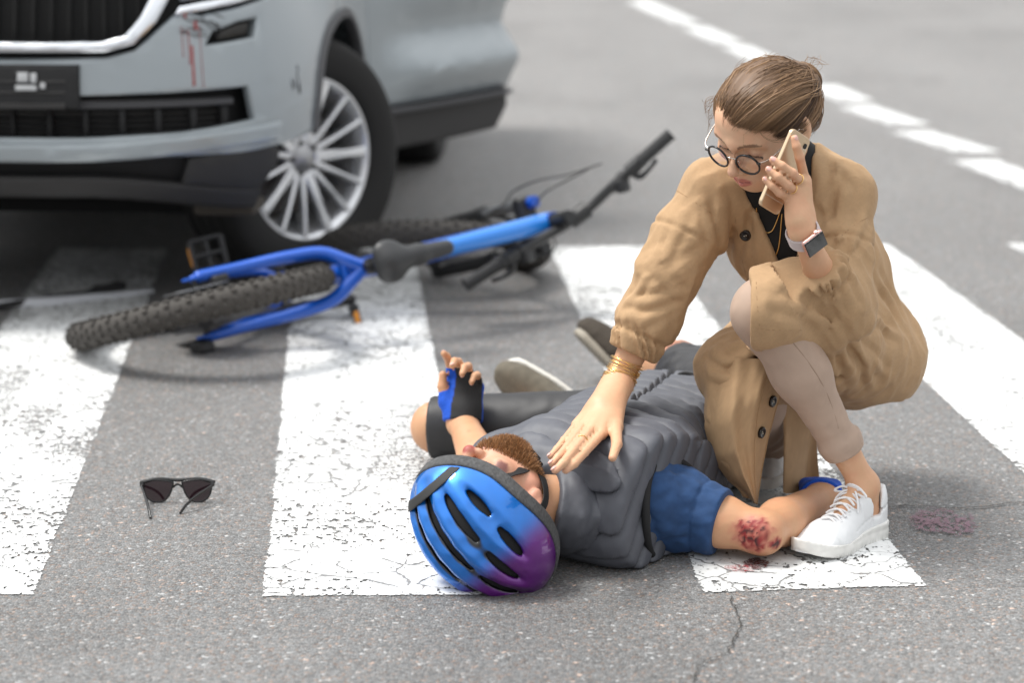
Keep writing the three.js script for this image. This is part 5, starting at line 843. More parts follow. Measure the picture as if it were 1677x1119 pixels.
  const vent = (phi, a, b, w, drift = 0) => { // a slot cut straight towards the head
    const pts = []; for (let i = 0; i <= 6; i++) { const t = i / 6; pts.push(onE((phi + drift * t) * D2R, mixf(a, b, t) * D2R)); }
    const segs = []; for (let i = 0; i < 6; i++) segs.push([...pts[i], pts[i + 1][0] - pts[i][0], pts[i + 1][1] - pts[i][1], pts[i + 1][2] - pts[i][2], w * [0.45, 0.85, 1, 1, 1, 0.85][i], w * [0.85, 1, 1, 1, 0.85, 0.45][i]]);
    shell.dent((x, y, z) => {
      const ux = (x - eC[0]) / outer[0], uy = (y - eC[1]) / outer[1], uz = (z - eC[2]) / outer[2], k = 1 / (Math.sqrt(ux * ux + uy * uy + uz * uz) || 1), X = eC[0] + (x - eC[0]) * k, Y = eC[1] + (y - eC[1]) * k, Z = eC[2] + (z - eC[2]) * k; let best = 1;
      for (const [px, py, pz, dx, dy, dz, ra, rb] of segs) { const qx = X - px, qy = Y - py, qz = Z - pz, t = clamp((qx * dx + qy * dy + qz * dz) / (dx * dx + dy * dy + dz * dz)), ex = qx - dx * t, ey = qy - dy * t, ez = qz - dz * t, d = Math.sqrt(ex * ex + ey * ey + ez * ez) - (ra + (rb - ra) * t); if (d < best) best = d; }
      return best;
    }, 0.007);
  };
  const groove = (phi, a, b, w, depth) => { const pts = []; for (let i = 0; i <= 8; i++) pts.push(onE(phi * D2R, mixf(a, b, i / 8) * D2R, w - depth)); for (let i = 0; i < 8; i++) { const [ax2, ay, az] = pts[i], [bx, by, bz] = pts[i + 1], dx = bx - ax2, dy = by - ay, dz = bz - az, LL = dx * dx + dy * dy + dz * dz; shell.dent((x, y, z) => { const qx = x - ax2, qy = y - ay, qz = z - az, t = clamp((qx * dx + qy * dy + qz * dz) / LL), ex = qx - dx * t, ey = qy - dy * t, ez = qz - dz * t; return Math.sqrt(ex * ex + ey * ey + ez * ez) - w; }, 0.01); } };
  for (const s of [-1, 1]) {
    groove(s * 36, 62, -60, 0.026, 0.007); groove(s * 12, 60, -62, 0.02, 0.006); groove(s * 60, 55, -48, 0.024, 0.004);
    vent(s * 60, 44, 8, 0.0092, s * 2); vent(s * 60, -6, -40, 0.0095, s * -2);
    vent(s * 36, 52, 0, 0.008, s * 2); vent(s * 36, -14, -56, 0.0075, s * -4);
    vent(s * 12, 56, -14, 0.0062, s * 1); vent(s * 12, -24, -60, 0.006, s * -2);
  }
  shell.dent((x, y, z) => ellD(-0.015)(x, y, z), 0.004);
  shell.cut((x, y, z) => rimY(x, z) + 0.006 - y, 0.006);
  const shellPaint = (x, y, z) => { const f = sst(-0.03, -0.085, z + 0.25 * (x + 0.02) * 0 + 0.012 * (fbm(x * 30, y * 30, z * 30, 2) - 0.5)); const n = 0.85 + 0.3 * fbm(x * 40, y * 40, z * 40, 2); let c = mix3([0.0, 0.165, 0.62], [0.13, 0.006, 0.21], f); const dd = ellD(0)(x, y, z); if (dd < -0.007) c = mix3(c, [0.012, 0.012, 0.013], sst(-0.007, -0.009, dd)); return mul3(c, n); };
  const sg = shell.mesh([-0.13, -0.1, -0.17], [0.13, 0.18, 0.16], 0.002, shellPaint);
  const shellO = mesh('shell', sg, new THREE.MeshPhysicalMaterial({ vertexColors: true, roughness: 0.3, metalness: 0.45, clearcoat: 1, clearcoatRoughness: 0.04, side: THREE.DoubleSide }), hel);
  const liner = new Field(); liner.add(ellD(-0.014), 0.01).dent((x, y, z) => ellD(-0.026)(x, y, z), 0.004);
  liner.cut((x, y, z) => rimY(x, z) - 0.004 - y, 0.004);
  mesh('liner', liner.mesh([-0.13, -0.1, -0.17], [0.13, 0.18, 0.16], 0.0035), std([0.01, 0.01, 0.011], 0.9), hel);
  const rimF = new Field(); rimF.add(ellD(0.0015), 0.01).dent((x, y, z) => ellD(-0.024)(x, y, z), 0.004);
  rimF.cut((x, y, z) => rimY(x, z) - 0.026 - y, 0.006).cut((x, y, z) => y - rimY(x, z) - 0.007, 0.003);
  mesh('foam_rim', rimF.mesh([-0.13, -0.1, -0.17], [0.13, 0.17, 0.16], 0.0028, (x, y, z) => mul3([0.075, 0.075, 0.076], 0.5 + 1.0 * noise(x * 420, y * 420, z * 420))), new THREE.MeshStandardMaterial({ vertexColors: true, roughness: 0.95, side: THREE.DoubleSide }), hel);
  // black band across the brow of the shell and its rear cradle
  const band = new Field(); band.add(ellD(0.0012), 0.01).dent((x, y, z) => ellD(-0.006)(x, y, z), 0.002).cut((x, y, z) => Math.abs(z - 0.112) - 0.0075, 0.002).cut((x, y, z) => rimY(x, z) + 0.012 - y, 0.002);
  mesh('brow_band', band.mesh([-0.13, -0.02, 0.06], [0.13, 0.17, 0.16], 0.0024), std([0.02, 0.02, 0.02], 0.7), hel);
  // straps: from the shell to the buckle at the throat, both sides
  const strapM = std([0.01, 0.01, 0.011], 0.8), toH = (p) => p.clone().multiplyScalar(1.06);
  const ribbon = (pts, w, nrm) => { const c = new THREE.CatmullRomCurve3(pts.map((p) => V(...p).multiplyScalar(1.06))), n = 40, pos = [], idx = []; for (let i = 0; i <= n; i++) { const p = c.getPointAt(i / n), t = c.getTangentAt(i / n), o = p.clone().sub(V(0, 0, -0.01)).setY(0).normalize().addScaledVector(V(0, -0.3, 0), 1), s = t.clone().cross(nrm ? V(...nrm) : o).normalize().multiplyScalar(w / 2), q = o.clone().normalize().multiplyScalar(0.0008); for (const [e, k] of [[-1, 1], [1, 1], [1, -1], [-1, -1]]) pos.push(p.x + s.x * e + q.x * k, p.y + s.y * e + q.y * k, p.z + s.z * e + q.z * k); } for (let i = 0; i < n; i++) for (let k = 0; k < 4; k++) { const a = i * 4 + k, b = i * 4 + (k + 1) % 4; idx.push(a, b, b + 4, a, b + 4, a + 4); } const g = new THREE.BufferGeometry(); g.setAttribute('position', new THREE.Float32BufferAttribute(pos, 3)); g.setIndex(idx); return toCreasedNormals(g, 0.6); };
  for (const s of [-1, 1]) {
    mesh('strap', ribbon([[s * 0.08, 0.035, 0.045], [s * 0.076, -0.01, 0.036], [s * 0.07, -0.05, 0.022], [s * 0.056, -0.085, 0.018], [s * 0.03, -0.105, 0.026], [0.0, -0.108, 0.034]], 0.017), strapM, hel);
    mesh('strap', ribbon([[s * 0.084, 0.03, -0.045], [s * 0.085, -0.02, -0.04], [s * 0.074, -0.06, -0.015], [s * 0.058, -0.084, 0.016]], 0.015), strapM, hel);
  }
  const bk = mesh('buckle', merge([rbox(0.04, 0.012, 0.022, 0.004).translate(-0.03, -0.113, 0.03), rbox(0.018, 0.016, 0.026, 0.004).translate(-0.052, -0.106, 0.026)]), std([0.014, 0.014, 0.015], 0.4), hel);
  mesh('strap_slider', rbox(0.006, 0.024, 0.026, 0.003).translate(-0.067, -0.088, 0.017), std([0.014, 0.014, 0.015], 0.4), hel);
}
// ------------------------------------------------------------------ the helper crouching beside him with a phone at her ear
{
  const wo = thing('person', 'crouching person in tan coat and glasses phoning, one hand on the lying chest', 'person');
  const J = {
    pel: V(0.655, 0.31, -4.76), mid: V(0.615, 0.44, -4.7), chest: V(0.55, 0.56, -4.6), nb: V(0.51, 0.668, -4.53),
    rsh: V(0.378, 0.638, -4.52), relb: at(1092, 455, 4.47), rwr: at(1011, 628, 4.43),
    lsh: V(0.618, 0.638, -4.48), lelb: at(1368, 506, 4.37), lwr: at(1314, 380, 4.245),
    lhip: V(0.71, 0.275, -4.72), lkn: at(1254, 511, 4.32), lank: at(1390, 780, 4.375),
    rhip: V(0.62, 0.29, -4.82), rkn: at(1205, 603, 4.5), rank: at(1276, 745, 4.8),
  };
  const toeG = ground(1312, 920), heelG = ground(1440, 872), fw = toeG.clone().sub(heelG).normalize(), shoeHeel = toeG.clone().addScaledVector(fw, -0.245);
  J.lank.copy(shoeHeel).addScaledVector(fw, 0.05).setY(0.105);
  const HC = at(1249, 203, 4.4);
  const yaw = -0.8, pit = 0.58, f0 = V(Math.sin(yaw) * Math.cos(pit), -Math.sin(pit), Math.cos(yaw) * Math.cos(pit)), u0 = V(Math.sin(yaw) * Math.sin(pit), Math.cos(pit), Math.cos(yaw) * Math.sin(pit)), l0 = u0.clone().cross(f0);
  const roll = 0.17, hu = u0.clone().multiplyScalar(Math.cos(roll)).addScaledVector(l0, Math.sin(roll)).normalize();
  const HM = frameOf(f0, hu, HC);
  const H = (x, y, z) => tp(HM, x, y, z);
  const ff = V(-0.5, -0.12, 0.86).normalize();                     // the way the chest faces
  const skin = skinTone([0.63, 0.36, 0.215]);
  const body = new Field();
  body.cap(J.nb, H(0, -0.05, -0.03), 0.058, 0.05, 0.02).cap(J.pel, J.mid, 0.09, 0.09, 0.05).cap(J.mid, J.chest, 0.1, 0.1, 0.05).cap(J.chest, J.nb, 0.1, 0.06, 0.05);
  body.cap(J.nb, J.rsh, 0.055, 0.05, 0.04).cap(J.nb, J.lsh, 0.055, 0.05, 0.04);
  body.chain([J.rsh, J.relb], [0.048, 0.038], 0.02).chain([J.relb, J.relb.clone().lerp(J.rwr, 0.3), J.rwr], [0.036, 0.037, 0.0235], 0.02);
  body.chain([J.lsh, J.lelb], [0.048, 0.038], 0.02).chain([J.lelb, J.lelb.clone().lerp(J.lwr, 0.3), J.lwr], [0.035, 0.033, 0.0185], 0.02);
  body.chain([J.lhip, J.lkn], [0.06, 0.05], 0.03).chain([J.lkn, J.lkn.clone().lerp(J.lank, 0.4), J.lank], [0.042, 0.035, 0.0245], 0.03);
  body.chain([J.rhip, J.rkn], [0.06, 0.05], 0.03).chain([J.rkn, J.rkn.clone().lerp(J.rank, 0.4), J.rank], [0.048, 0.046, 0.03], 0.03);
  body.cap(J.lank, J.lank.clone().addScaledVector(fw, 0.07).setY(0.05), 0.0255, 0.024, 0.02).cap(J.lank, J.lank.clone().addScaledVector(fw, -0.012).setY(0.05), 0.026, 0.024, 0.01);
  // right hand lies on the vest: joints given where they rest
  const G = (x, y, h) => ground(x, y, h);
  const rfing = [
    [G(984, 712, 0.236), G(957, 741, 0.244), G(940, 760, 0.241), G(926, 771, 0.234)],
    [G(969, 703, 0.243), G(939, 738, 0.253), G(922, 759, 0.248), G(909, 771, 0.239)],
    [G(955, 698, 0.243), G(930, 731, 0.253), G(915, 748, 0.248), G(904, 760, 0.239)],
    [G(944, 696, 0.239), G(924, 721, 0.247), G(912, 736, 0.243), G(901, 748, 0.236)],
  ];
  const rW = J.rwr, rmid = rfing[1][0].clone().lerp(rfing[2][0], 0.5), ry = rmid.clone().sub(rW).normalize(), rz0 = V(-0.35, 0.75, -0.35), rx = ry.clone().cross(rz0).normalize();
  if (rx.x < 0) rx.negate(); const rz = rx.clone().cross(ry); if (rz.y < 0) rz.negate();
  const RM = new THREE.Matrix4().makeBasis(rx, ry, rz).setPosition(rW);
  const rh = { M: RM, size: Math.min(1, rmid.distanceTo(rW) / 0.094), wrist: rW, fingers: rfing, mcp: rfing.map((q) => q[0]), thumb: [G(1008, 700, 0.241), G(1010, 728, 0.233), G(1003, 750, 0.229)] };
  addHand(body, rh, 0.9);
  body.cap(rW, rmid.clone().lerp(rW, 0.45), 0.024, 0.024, 0.02);
  // left hand round the phone
  const A = (x, y, d) => at(x, y, d);
  const lfing = [
    [A(1318, 296, 4.275), A(1309, 258, 4.252), A(1304, 240, 4.248), A(1300, 227, 4.25)],
    [A(1313, 300, 4.262), A(1297, 284, 4.226), A(1280, 272, 4.222), A(1265, 262, 4.226)],
    [A(1304, 315, 4.256), A(1289, 303, 4.222), A(1273, 290, 4.216), A(1258, 278, 4.222)],
    [A(1293, 326, 4.254), A(1276, 316, 4.226), A(1264, 305, 4.22), A(1252, 294, 4.224)],
  ];
  const lW = J.lwr, lmid = lfing[1][0].clone().lerp(lfing[2][0], 0.5), ly = lmid.clone().sub(lW).normalize(), lx0 = V(0.5, 0.3, -0.75), lzz = lx0.clone().cross(ly).normalize(), lx = ly.clone().cross(lzz).normalize();
  const LM = new THREE.Matrix4().makeBasis(lx, ly, lzz).setPosition(lW);
  const lh = { M: LM, size: 0.92, wrist: lW, fingers: lfing, mcp: lfing.map((q) => q[0]), thumb: [A(1316, 335, 4.31), A(1310, 305, 4.345), A(1304, 280, 4.345)] };
  addHand(body, lh, 1.0);
  const bodyG = body.mesh([0.05, 0, -5.0], [0.9, 0.85, -4.1], 0.0065, skin);
  const handG = (h) => { const b = handBox(h); return body.mesh(b.min, b.max, 0.0026, (x, y, z) => { let c = skin(x, y, z); let t = 1; for (const fp of h.fingers) { t = Math.min(t, Math.hypot(x - fp[3].x, y - fp[3].y, z - fp[3].z) / 0.016, Math.hypot(x - fp[1].x, y - fp[1].y, z - fp[1].z) / 0.012); } return mix3(c, [0.66, 0.3, 0.21], 0.4 * (1 - clamp(t))); }); };
  // head
  const hf = headField(false), hskin = skinTone([0.69, 0.415, 0.265]);
  const paintHead = (x, y, z) => {
    let c = hskin(x, y, z);
    const blush = Math.hypot((Math.abs(x) - 0.045) / 0.022, (y + 0.025) / 0.02); c = mix3(c, [0.7, 0.31, 0.23], 0.3 * sst(1.2, 0.2, blush) + 0.25 * sst(0.016, 0.004, Math.hypot(x, y + 0.03, z - 0.112)));
    if (z > 0.07) { const lx2 = x / 0.0215, up = (y + 0.0575 + 6 * x * x) / 0.0055, lo = (y + 0.0668 - 7 * x * x) / 0.0062, e = Math.min(lx2 * lx2 + up * up, lx2 * lx2 + lo * lo); c = mix3(c, [0.5, 0.14, 0.125], 0.8 * sst(1.25, 0.7, e)); if (Math.abs(y + 0.0625 - 3 * x * x) < 0.0009 && Math.abs(x) < 0.019) c = [0.2, 0.05, 0.05]; }
    const ex = Math.abs(x) - 0.0315, by = y - 0.0235 - 0.1 * (Math.abs(x) - 0.015) + 9 * Math.pow(Math.abs(x) - 0.03, 2); if (z > 0.045 && Math.abs(by) < 0.0034 * (1 - sst(0.01, 0.024, ex)) && Math.abs(x) > 0.012) c = mix3(c, [0.14, 0.075, 0.04], 0.75);
    if (z > 0.055 && Math.abs(x) > 0.014 && Math.abs(x) < 0.049) { const lid = y + 0.0045 + 10 * ex * ex; if (Math.abs(lid) < 0.0016) c = [0.05, 0.03, 0.025]; else if (lid > 0 && lid < 0.009) c = mix3(c, [0.5, 0.25, 0.19], 0.35); }
    return c;
  };
  const headG = hf.mesh([-0.1, -0.125, -0.12], [0.1, 0.135, 0.135], 0.0024, paintHead).applyMatrix4(HM);
  const bodyM = mesh('body', joinPainted([bodyG, headG, handG(rh), handG(lh)]), skinMat, wo);
  const nailM = std([0.72, 0.42, 0.36], 0.3);
  nails(rh, nailM, bodyM); nails(lh, nailM, bodyM);
  // eyelashes
  for (const s of [-1, 1]) { const g = []; for (let i = 0; i < 16; i++) { const t = i / 15 - 0.5, x = s * 0.0315 + t * 0.026, y = -0.004 - 10 * (t * 0.026) ** 2, z = 0.0795 - 60 * (t * 0.02) ** 2 * 0.4; g.push(rod([x, y, z], [x + t * 0.006, y - 0.004, z + 0.006], 0.0004, 4, 0.0001)); } mesh('eyelash', merge(g).applyMatrix4(HM), std([0.02, 0.012, 0.01], 0.7), bodyM); }

  // ---------------------------------------------------------------- hair: cap and combed strands drawn back into a knot
  {
    const bun = V(0.014, 0.012, -0.122), hE = { c: [0, 0.024, -0.024], r: [0.081, 0.074, 0.1] };
    const zmax = (y, x) => { const a = [[-0.08, -0.05], [-0.04, -0.035], [-0.014, -0.002], [0.01, 0.032], [0.028, 0.056], [0.046, 0.072], [0.066, 0.09], [0.14, 0.1]]; let i = 0; while (i < a.length - 2 && y > a[i + 1][0]) i++; return mixf(a[i][1], a[i + 1][1], clamp((y - a[i][0]) / (a[i + 1][0] - a[i][0]))) + 0.004 * Math.sin(x * 60) + 0.002 * sst(-0.005, 0.045, x) * sst(-0.012, 0.015, y) * sst(0.1, 0.06, y) - 0.012 * sst(0.0, -0.03, x) * sst(0.02, 0.04, y); };
    const f = new Field();
    f.ell(hE.c, hE.r, 0.02).ell([0.02, 0.069, 0.018], [0.058, 0.044, 0.061], 0.02).ell([0, 0.056, -0.012], [0.064, 0.046, 0.07], 0.03).ell([0, -0.015, -0.06], [0.066, 0.06, 0.05], 0.03).ell(A3(bun.clone().add(V(0, 0, 0.006))), [0.034, 0.036, 0.024], 0.03);
    f.cut((x, y, z) => z - zmax(y, x), 0.012);
    f.post = (x, y, z, d) => { const a = Math.atan2(x - bun.x, y - bun.y), r = Math.hypot(x - bun.x, y - bun.y); return d - 0.0035 * (noise(a * 9, r * 6, z * 10) - 0.5) - 0.002 * (noise(a * 30, r * 10, z * 20) - 0.5); };
    const tone = (t) => mix3([0.07, 0.034, 0.016], [0.43, 0.26, 0.135], t);
    const cap = f.mesh([-0.11, -0.1, -0.17], [0.11, 0.16, 0.12], 0.003, (x, y, z) => { const a = Math.atan2(x - bun.x, y - bun.y); return tone(0.04 + 0.3 * noise(a * 24, z * 14, y * 4)); }).applyMatrix4(HM);
    const hairM = new THREE.MeshPhysicalMaterial({ vertexColors: true, roughness: 0.55, side: THREE.DoubleSide });
    const hair = mesh('hair', cap, hairM, wo);
    const surf = (dir, lift) => { // walk out from inside to the hair surface
      let t = 0.02; const o = [0, 0.04, -0.03]; for (let k = 0; k < 22; k++) { const d = f.ev(o[0] + dir.x * t, o[1] + dir.y * t, o[2] + dir.z * t, f.p.slice(0, 4)); if (d > -0.0004) break; t += -d * 0.9; } return V(o[0], o[1], o[2]).addScaledVector(dir, t + lift); };
    f.cuts = []; f.post = null;
    const pos = [], col = [], idx = [], S3 = 4;
    const strand = (pts, r0, tint) => { const c = new THREE.CatmullRomCurve3(pts, false, 'centripetal'), n = 13, base = pos.length / 3; let prev = null; for (let i = 0; i <= n; i++) { const p = c.getPoint(i / n), t = c.getTangent(i / n), a = prev || V(0.3, 1, 0.2), x = a.clone().addScaledVector(t, -a.dot(t)).normalize(), y = t.clone().cross(x), r = r0 * Math.min(1, 0.12 + i / 5, 0.3 + (n - i) / 3); prev = x; for (let k = 0; k < S3; k++) { const an = k / S3 * Math.PI * 2, q = p.clone().addScaledVector(x, Math.cos(an) * r).addScaledVector(y, Math.sin(an) * r).applyMatrix4(HM); pos.push(q.x, q.y, q.z); col.push(...tint); } } for (let i = 0; i < n; i++) for (let k = 0; k < S3; k++) { const u = base + i * S3 + k, v = base + i * S3 + (k + 1) % S3; idx.push(u, v, v + S3, u, v + S3, u + S3); } };
    for (let i = 0; i < 6400; i++) {
      // start anywhere from the hairline backwards, comb towards the knot
      const th = rr(-Math.PI * 0.8, Math.PI * 0.8), fr = rnd() < 0.4 ? rr(0, 0.15) : rr(0, 0.75);
      const y0 = 0.054 * Math.cos(th * 0.95) - 0.012, x0 = 0.085 * Math.sin(th), z0 = zmax(y0, x0) - 0.004 - 0.02 * Math.pow(rnd(), 1.5);
      const d0 = V(x0, y0 - 0.04, z0 + 0.03).normalize(), d1 = V(bun.x, bun.y - 0.04, bun.z + 0.03).normalize();
      const wob = 0.75 * (noise(th * 2.6, fr * 3, 7) - 0.5) + rr(-0.03, 0.03), lift = rr(-0.001, 0.0025) + 0.007 * Math.pow(noise(th * 5, fr * 4, 3.3), 2) + (rnd() < 0.07 ? rr(0.002, 0.008) : 0), pts = [];
      for (let k = 0; k <= 6; k++) { const t = mixf(fr, 1, k / 6), d = d0.clone().lerp(d1, t).add(V(wob * Math.sin(t * 3.1), 0.26 * Math.sin(t * Math.PI) * Math.cos(th) + wob * 0.5 * Math.sin(t * 5 + th), 0)).normalize(); pts.push(surf(d, lift * Math.sin(Math.min(1, (1 - t) * 4) * 1.57))); }
      const band = noise(th * 9 + 40, fr * 2, 3), t = clamp(-0.1 + 1.05 * band + rr(-0.25, 0.25)); strand(pts, rr(0.00035, 0.0008), tone(t));
    }
    for (let i = 0; i < 500; i++) { const a = rr(0, 6.283), r = rr(0.012, 0.033), h = rr(-0.012, 0.016), pts = []; for (let k = 0; k <= 6; k++) { const q = a + k * 0.55, rr2 = r * (1 + 0.1 * Math.sin(k + a)); pts.push(V(bun.x + Math.sin(q) * rr2, bun.y + Math.cos(q) * rr2 * 1.05, bun.z + 0.004 - Math.sqrt(Math.max(0, 0.036 ** 2 - rr2 * rr2)) * 0.75 + h * 0.2)); } strand(pts, rr(0.0005, 0.0011), tone(clamp(rr(0.05, 0.8)))); }
    const fly = (p, r = 0.00035, t = 0.6) => strand(p.map((q) => V(...q)), r, tone(t));
    // loose hairs: at the temple, over the cheek, on the crown
    fly([[0.026, 0.058, 0.078], [0.028, 0.035, 0.092], [0.03, 0.01, 0.102], [0.022, -0.01, 0.113], [0.014, -0.045, 0.118], [0.018, -0.06, 0.112]], 0.0003, 0.8);
    fly([[0.045, 0.075, 0.06], [0.056, 0.05, 0.07], [0.07, 0.03, 0.06], [0.08, 0.015, 0.03]], 0.00035, 0.6); fly([[0.043, 0.076, 0.061], [0.058, 0.046, 0.071], [0.074, 0.022, 0.055], [0.082, 0.005, 0.02]], 0.00035, 0.5);
    for (let i = 0; i < 26; i++) { const y = rr(0.0, 0.07), l = rr(0.3, 1); fly([[-0.07, y, 0.02 + rr(-0.02, 0.02)], [-0.078 - 0.006 * l, y - rr(-0.01, 0.015), 0.035 + rr(-0.02, 0.02)], [-0.08 - 0.013 * l * rr(0.2, 1), y - rr(-0.015, 0.04), 0.04 + rr(-0.03, 0.02)]], rr(0.0002, 0.0004), rr(0.3, 0.8)); }
    for (let i = 0; i < 46; i++) { const a = rr(-1.2, 1.2), d = V(Math.sin(a) * 0.8, Math.cos(a), rr(-0.9, 0.1)).normalize(), p = surf(d, 0), q = surf(d.clone().add(V(rr(-0.2, 0.2), 0, -0.22)).normalize(), rr(0.002, 0.01)), r = surf(d.clone().add(V(rr(-0.3, 0.3), 0, -0.4)).normalize(), rr(0.0, 0.016)); fly([p.toArray(), q.toArray(), r.toArray()], rr(0.0002, 0.0004), rr(0.3, 0.8)); }
    for (let i = 0; i < 12; i++) { const x = rr(-0.02, 0.05), p = [bun.x + x * 0.5, bun.y + 0.02, bun.z]; fly([p, [p[0] + rr(-0.01, 0.015), p[1] + rr(0.005, 0.02), p[2] - rr(0.012, 0.025)], [p[0] + rr(-0.02, 0.03), p[1] + rr(0.0, 0.022), p[2] - rr(0.025, 0.045)]], rr(0.0002, 0.0004), rr(0.3, 0.8)); }
    for (let i = 0; i < 260; i++) { // short soft hairs along the hairline
      const th = rr(-1.3, 1.9), y0 = 0.054 * Math.cos(th * 0.95) - 0.012, x0 = 0.085 * Math.sin(th), d = V(x0, y0 - 0.04, zmax(y0, x0) + 0.03).normalize(), dn = d.clone().add(V(rr(-0.05, 0.12), -rr(0.03, 0.2), rr(0.0, 0.06))).normalize(), L = rr(0.3, 1);
      const p0 = surf(d, 0), p1 = surf(d.clone().lerp(dn, 0.5 * L).normalize(), rr(0.0, 0.003)), p2 = surf(d.clone().lerp(dn, L).normalize(), rr(-0.001, 0.004)); fly([p0.toArray(), p1.toArray(), p2.toArray()], rr(0.0002, 0.0005), rr(0.2, 0.7));
    }
    const g = new THREE.BufferGeometry(); g.setAttribute('position', new THREE.Float32BufferAttribute(pos, 3)); g.setAttribute('color', new THREE.Float32BufferAttribute(col, 3)); g.setIndex(idx); g.computeVertexNormals();
    tag(mesh('hair_strands', g, hairM, hair), null, null, null, 'stuff');
  }

  // ---------------------------------------------------------------- clothes
  const ridge = (x, y, z, n = 3) => 1 - Math.abs(2 * fbm(x, y, z, n) - 1);
  const coatTone = (x, y, z) => { const n = fbm(x * 45, y * 45, z * 45, 3), w = noise(x * 330, y * 900, z * 330) * 0.5 + noise(x * 900, y * 330, z * 900) * 0.5; return mul3([0.45, 0.29, 0.158], 0.86 + 0.16 * n + 0.18 * (w - 0.5)); };
  const coatMat = clothMat(0.88, 0.35);
  // black top
  const topF = new Field(); topF.cap(J.mid, J.chest, 0.112, 0.112, 0.04).cap(J.chest, J.nb, 0.112, 0.07, 0.04).cap(J.nb, J.nb.clone().lerp(H(0, -0.05, -0.03), 0.45), 0.066, 0.0605, 0.02).cap(J.nb, J.lsh, 0.06, 0.05, 0.04).cap(J.nb, J.rsh, 0.06, 0.05, 0.04);
  topF.ell(J.chest.clone().addScaledVector(ff, 0.05), [0.092, 0.09, 0.068], 0.05);
  mesh('black_top', topF.mesh([0.3, 0.3, -4.9], [0.8, 0.82, -4.3], 0.006, (x, y, z) => mul3([0.009, 0.009, 0.0095], 0.8 + 0.4 * noise(x * 200, y * 200, z * 200))), clothMat(0.9, 0.1), wo);
  // coat: trunk, skirt and sleeves
  const coat = new Field();
  coat.cap(J.pel, J.mid, 0.106, 0.11, 0.06).cap(J.mid, J.chest, 0.118, 0.118, 0.06).cap(J.chest, J.nb, 0.118, 0.072, 0.05);
  coat.ell(J.chest.clone().addScaledVector(ff, 0.05), [0.105, 0.1, 0.08], 0.06);
  coat.cap(J.nb, J.rsh, 0.066, 0.056, 0.05).cap(J.nb, J.lsh, 0.066, 0.055, 0.05);
  const rc = J.relb.clone().lerp(J.rwr, 0.63), rcd = J.rwr.clone().sub(J.relb).normalize(), lc = J.lelb.clone().lerp(J.lwr, 0.5), lcd = J.lwr.clone().sub(J.lelb).normalize();
  coat.chain([J.rsh, J.rsh.clone().lerp(J.relb, 0.5), J.relb, J.relb.clone().lerp(rc, 0.65), rc.clone().addScaledVector(rcd, 0.03)], [0.06, 0.06, 0.056, 0.052, 0.041], 0.03);
  coat.chain([J.lsh, J.lsh.clone().lerp(J.lelb, 0.5), J.lelb.clone().add(V(0.012, 0, 0)), lc.clone().addScaledVector(lcd, 0.03)], [0.056, 0.055, 0.056, 0.045], 0.03);
  // skirt over hips and left thigh, hanging behind
  coat.ell(J.pel.clone().add(V(0.02, 0.0, 0.02)), [0.09, 0.11, 0.115], 0.05).cap(J.pel.clone().add(V(0.03, 0.02, 0)), at(1450, 536, 4.84), 0.07, 0.022, 0.05);
  coat.chain([J.lhip, J.lhip.clone().lerp(J.lkn, 0.5), J.lkn.clone().add(V(0.006, 0.006, 0.004))], [0.115, 0.1, 0.08], 0.05);
  coat.chain([at(1345, 548, 4.46), at(1396, 588, 4.62), at(1440, 570, 4.78)], [0.05, 0.055, 0.05], 0.04);
  // right panel over the other knee, falling to its hem
  coat.chain([J.rhip, J.rhip.clone().lerp(J.rkn, 0.6), J.rkn], [0.1, 0.085, 0.072], 0.05);
  coat.chain([J.rkn.clone().add(V(0.0, -0.01, 0.02)), at(1206, 680, 4.44), at(1213, 745, 4.42), at(1226, 803, 4.41)], [0.072, 0.054, 0.038, 0.012], 0.03);
  // openings
  const planeOf = (p, q, dir) => { const n = q.clone().sub(p).cross(dir).normalize(); return (x, y, z) => (x - p.x) * n.x + (y - p.y) * n.y + (z - p.z) * n.z; };
  const onCoat = (px, py, fld = coat, d0 = 4.1, d1 = 5) => { for (let d = d0; d < d1; d += 0.002) { const p = at(px, py, d); if (fld.ev(p.x, p.y, p.z) < 0) return p; } return at(px, py, (d0 + d1) / 2); };
  const od = V(-0.2, -0.1, 0.97).normalize(), sA = planeOf(onCoat(1214, 300), onCoat(1244, 468), od), sB = planeOf(onCoat(1326, 300), onCoat(1289, 474), od), signA = Math.sign(sA(...A3(onCoat(1278, 380)))), signB = Math.sign(sB(...A3(onCoat(1278, 380))));
  coat.dent((x, y, z) => Math.max(-sA(x, y, z) * signA, -sB(x, y, z) * signB, -((x - J.chest.x) * ff.x + (y - J.chest.y) * ff.y + (z - J.chest.z) * ff.z) + 0.0, 0.455 - y, z + 4.4), 0.006);
  coat.dent((x, y, z) => Math.hypot((x - J.nb.x + 0.025), (y - J.nb.y - 0.07), (z - J.nb.z) - 0.035) - 0.068, 0.006); // neck hole
  // the thigh panel ends at its corner on the knee; the shin below is free
  const hem2 = at(1300, 548, 4.26), vd = V(-0.1, 0.2, 0.97).normalize(), sK = planeOf(at(1230, 440, 4.3), at(1232, 570, 4.3), vd), sgK = Math.sign(sK(...A3(at(1200, 500, 4.3))));
  coat.dent((x, y, z) => Math.max(-sK(x, y, z) * sgK, Math.hypot(x - J.lkn.x, y - J.lkn.y, z - J.lkn.z) - 0.13, J.lkn.y - 0.08 - y), 0.003);
  const shA = J.lkn.clone().add(V(0.01, -0.075, 0.02)), shB = J.lank.clone();
  coat.dent((x, y, z) => Math.max(y - (hem2.y - 0.03 - 0.9 * Math.max(0, x - 0.52)), -(z + 4.44), -(x - 0.455)), 0.005);
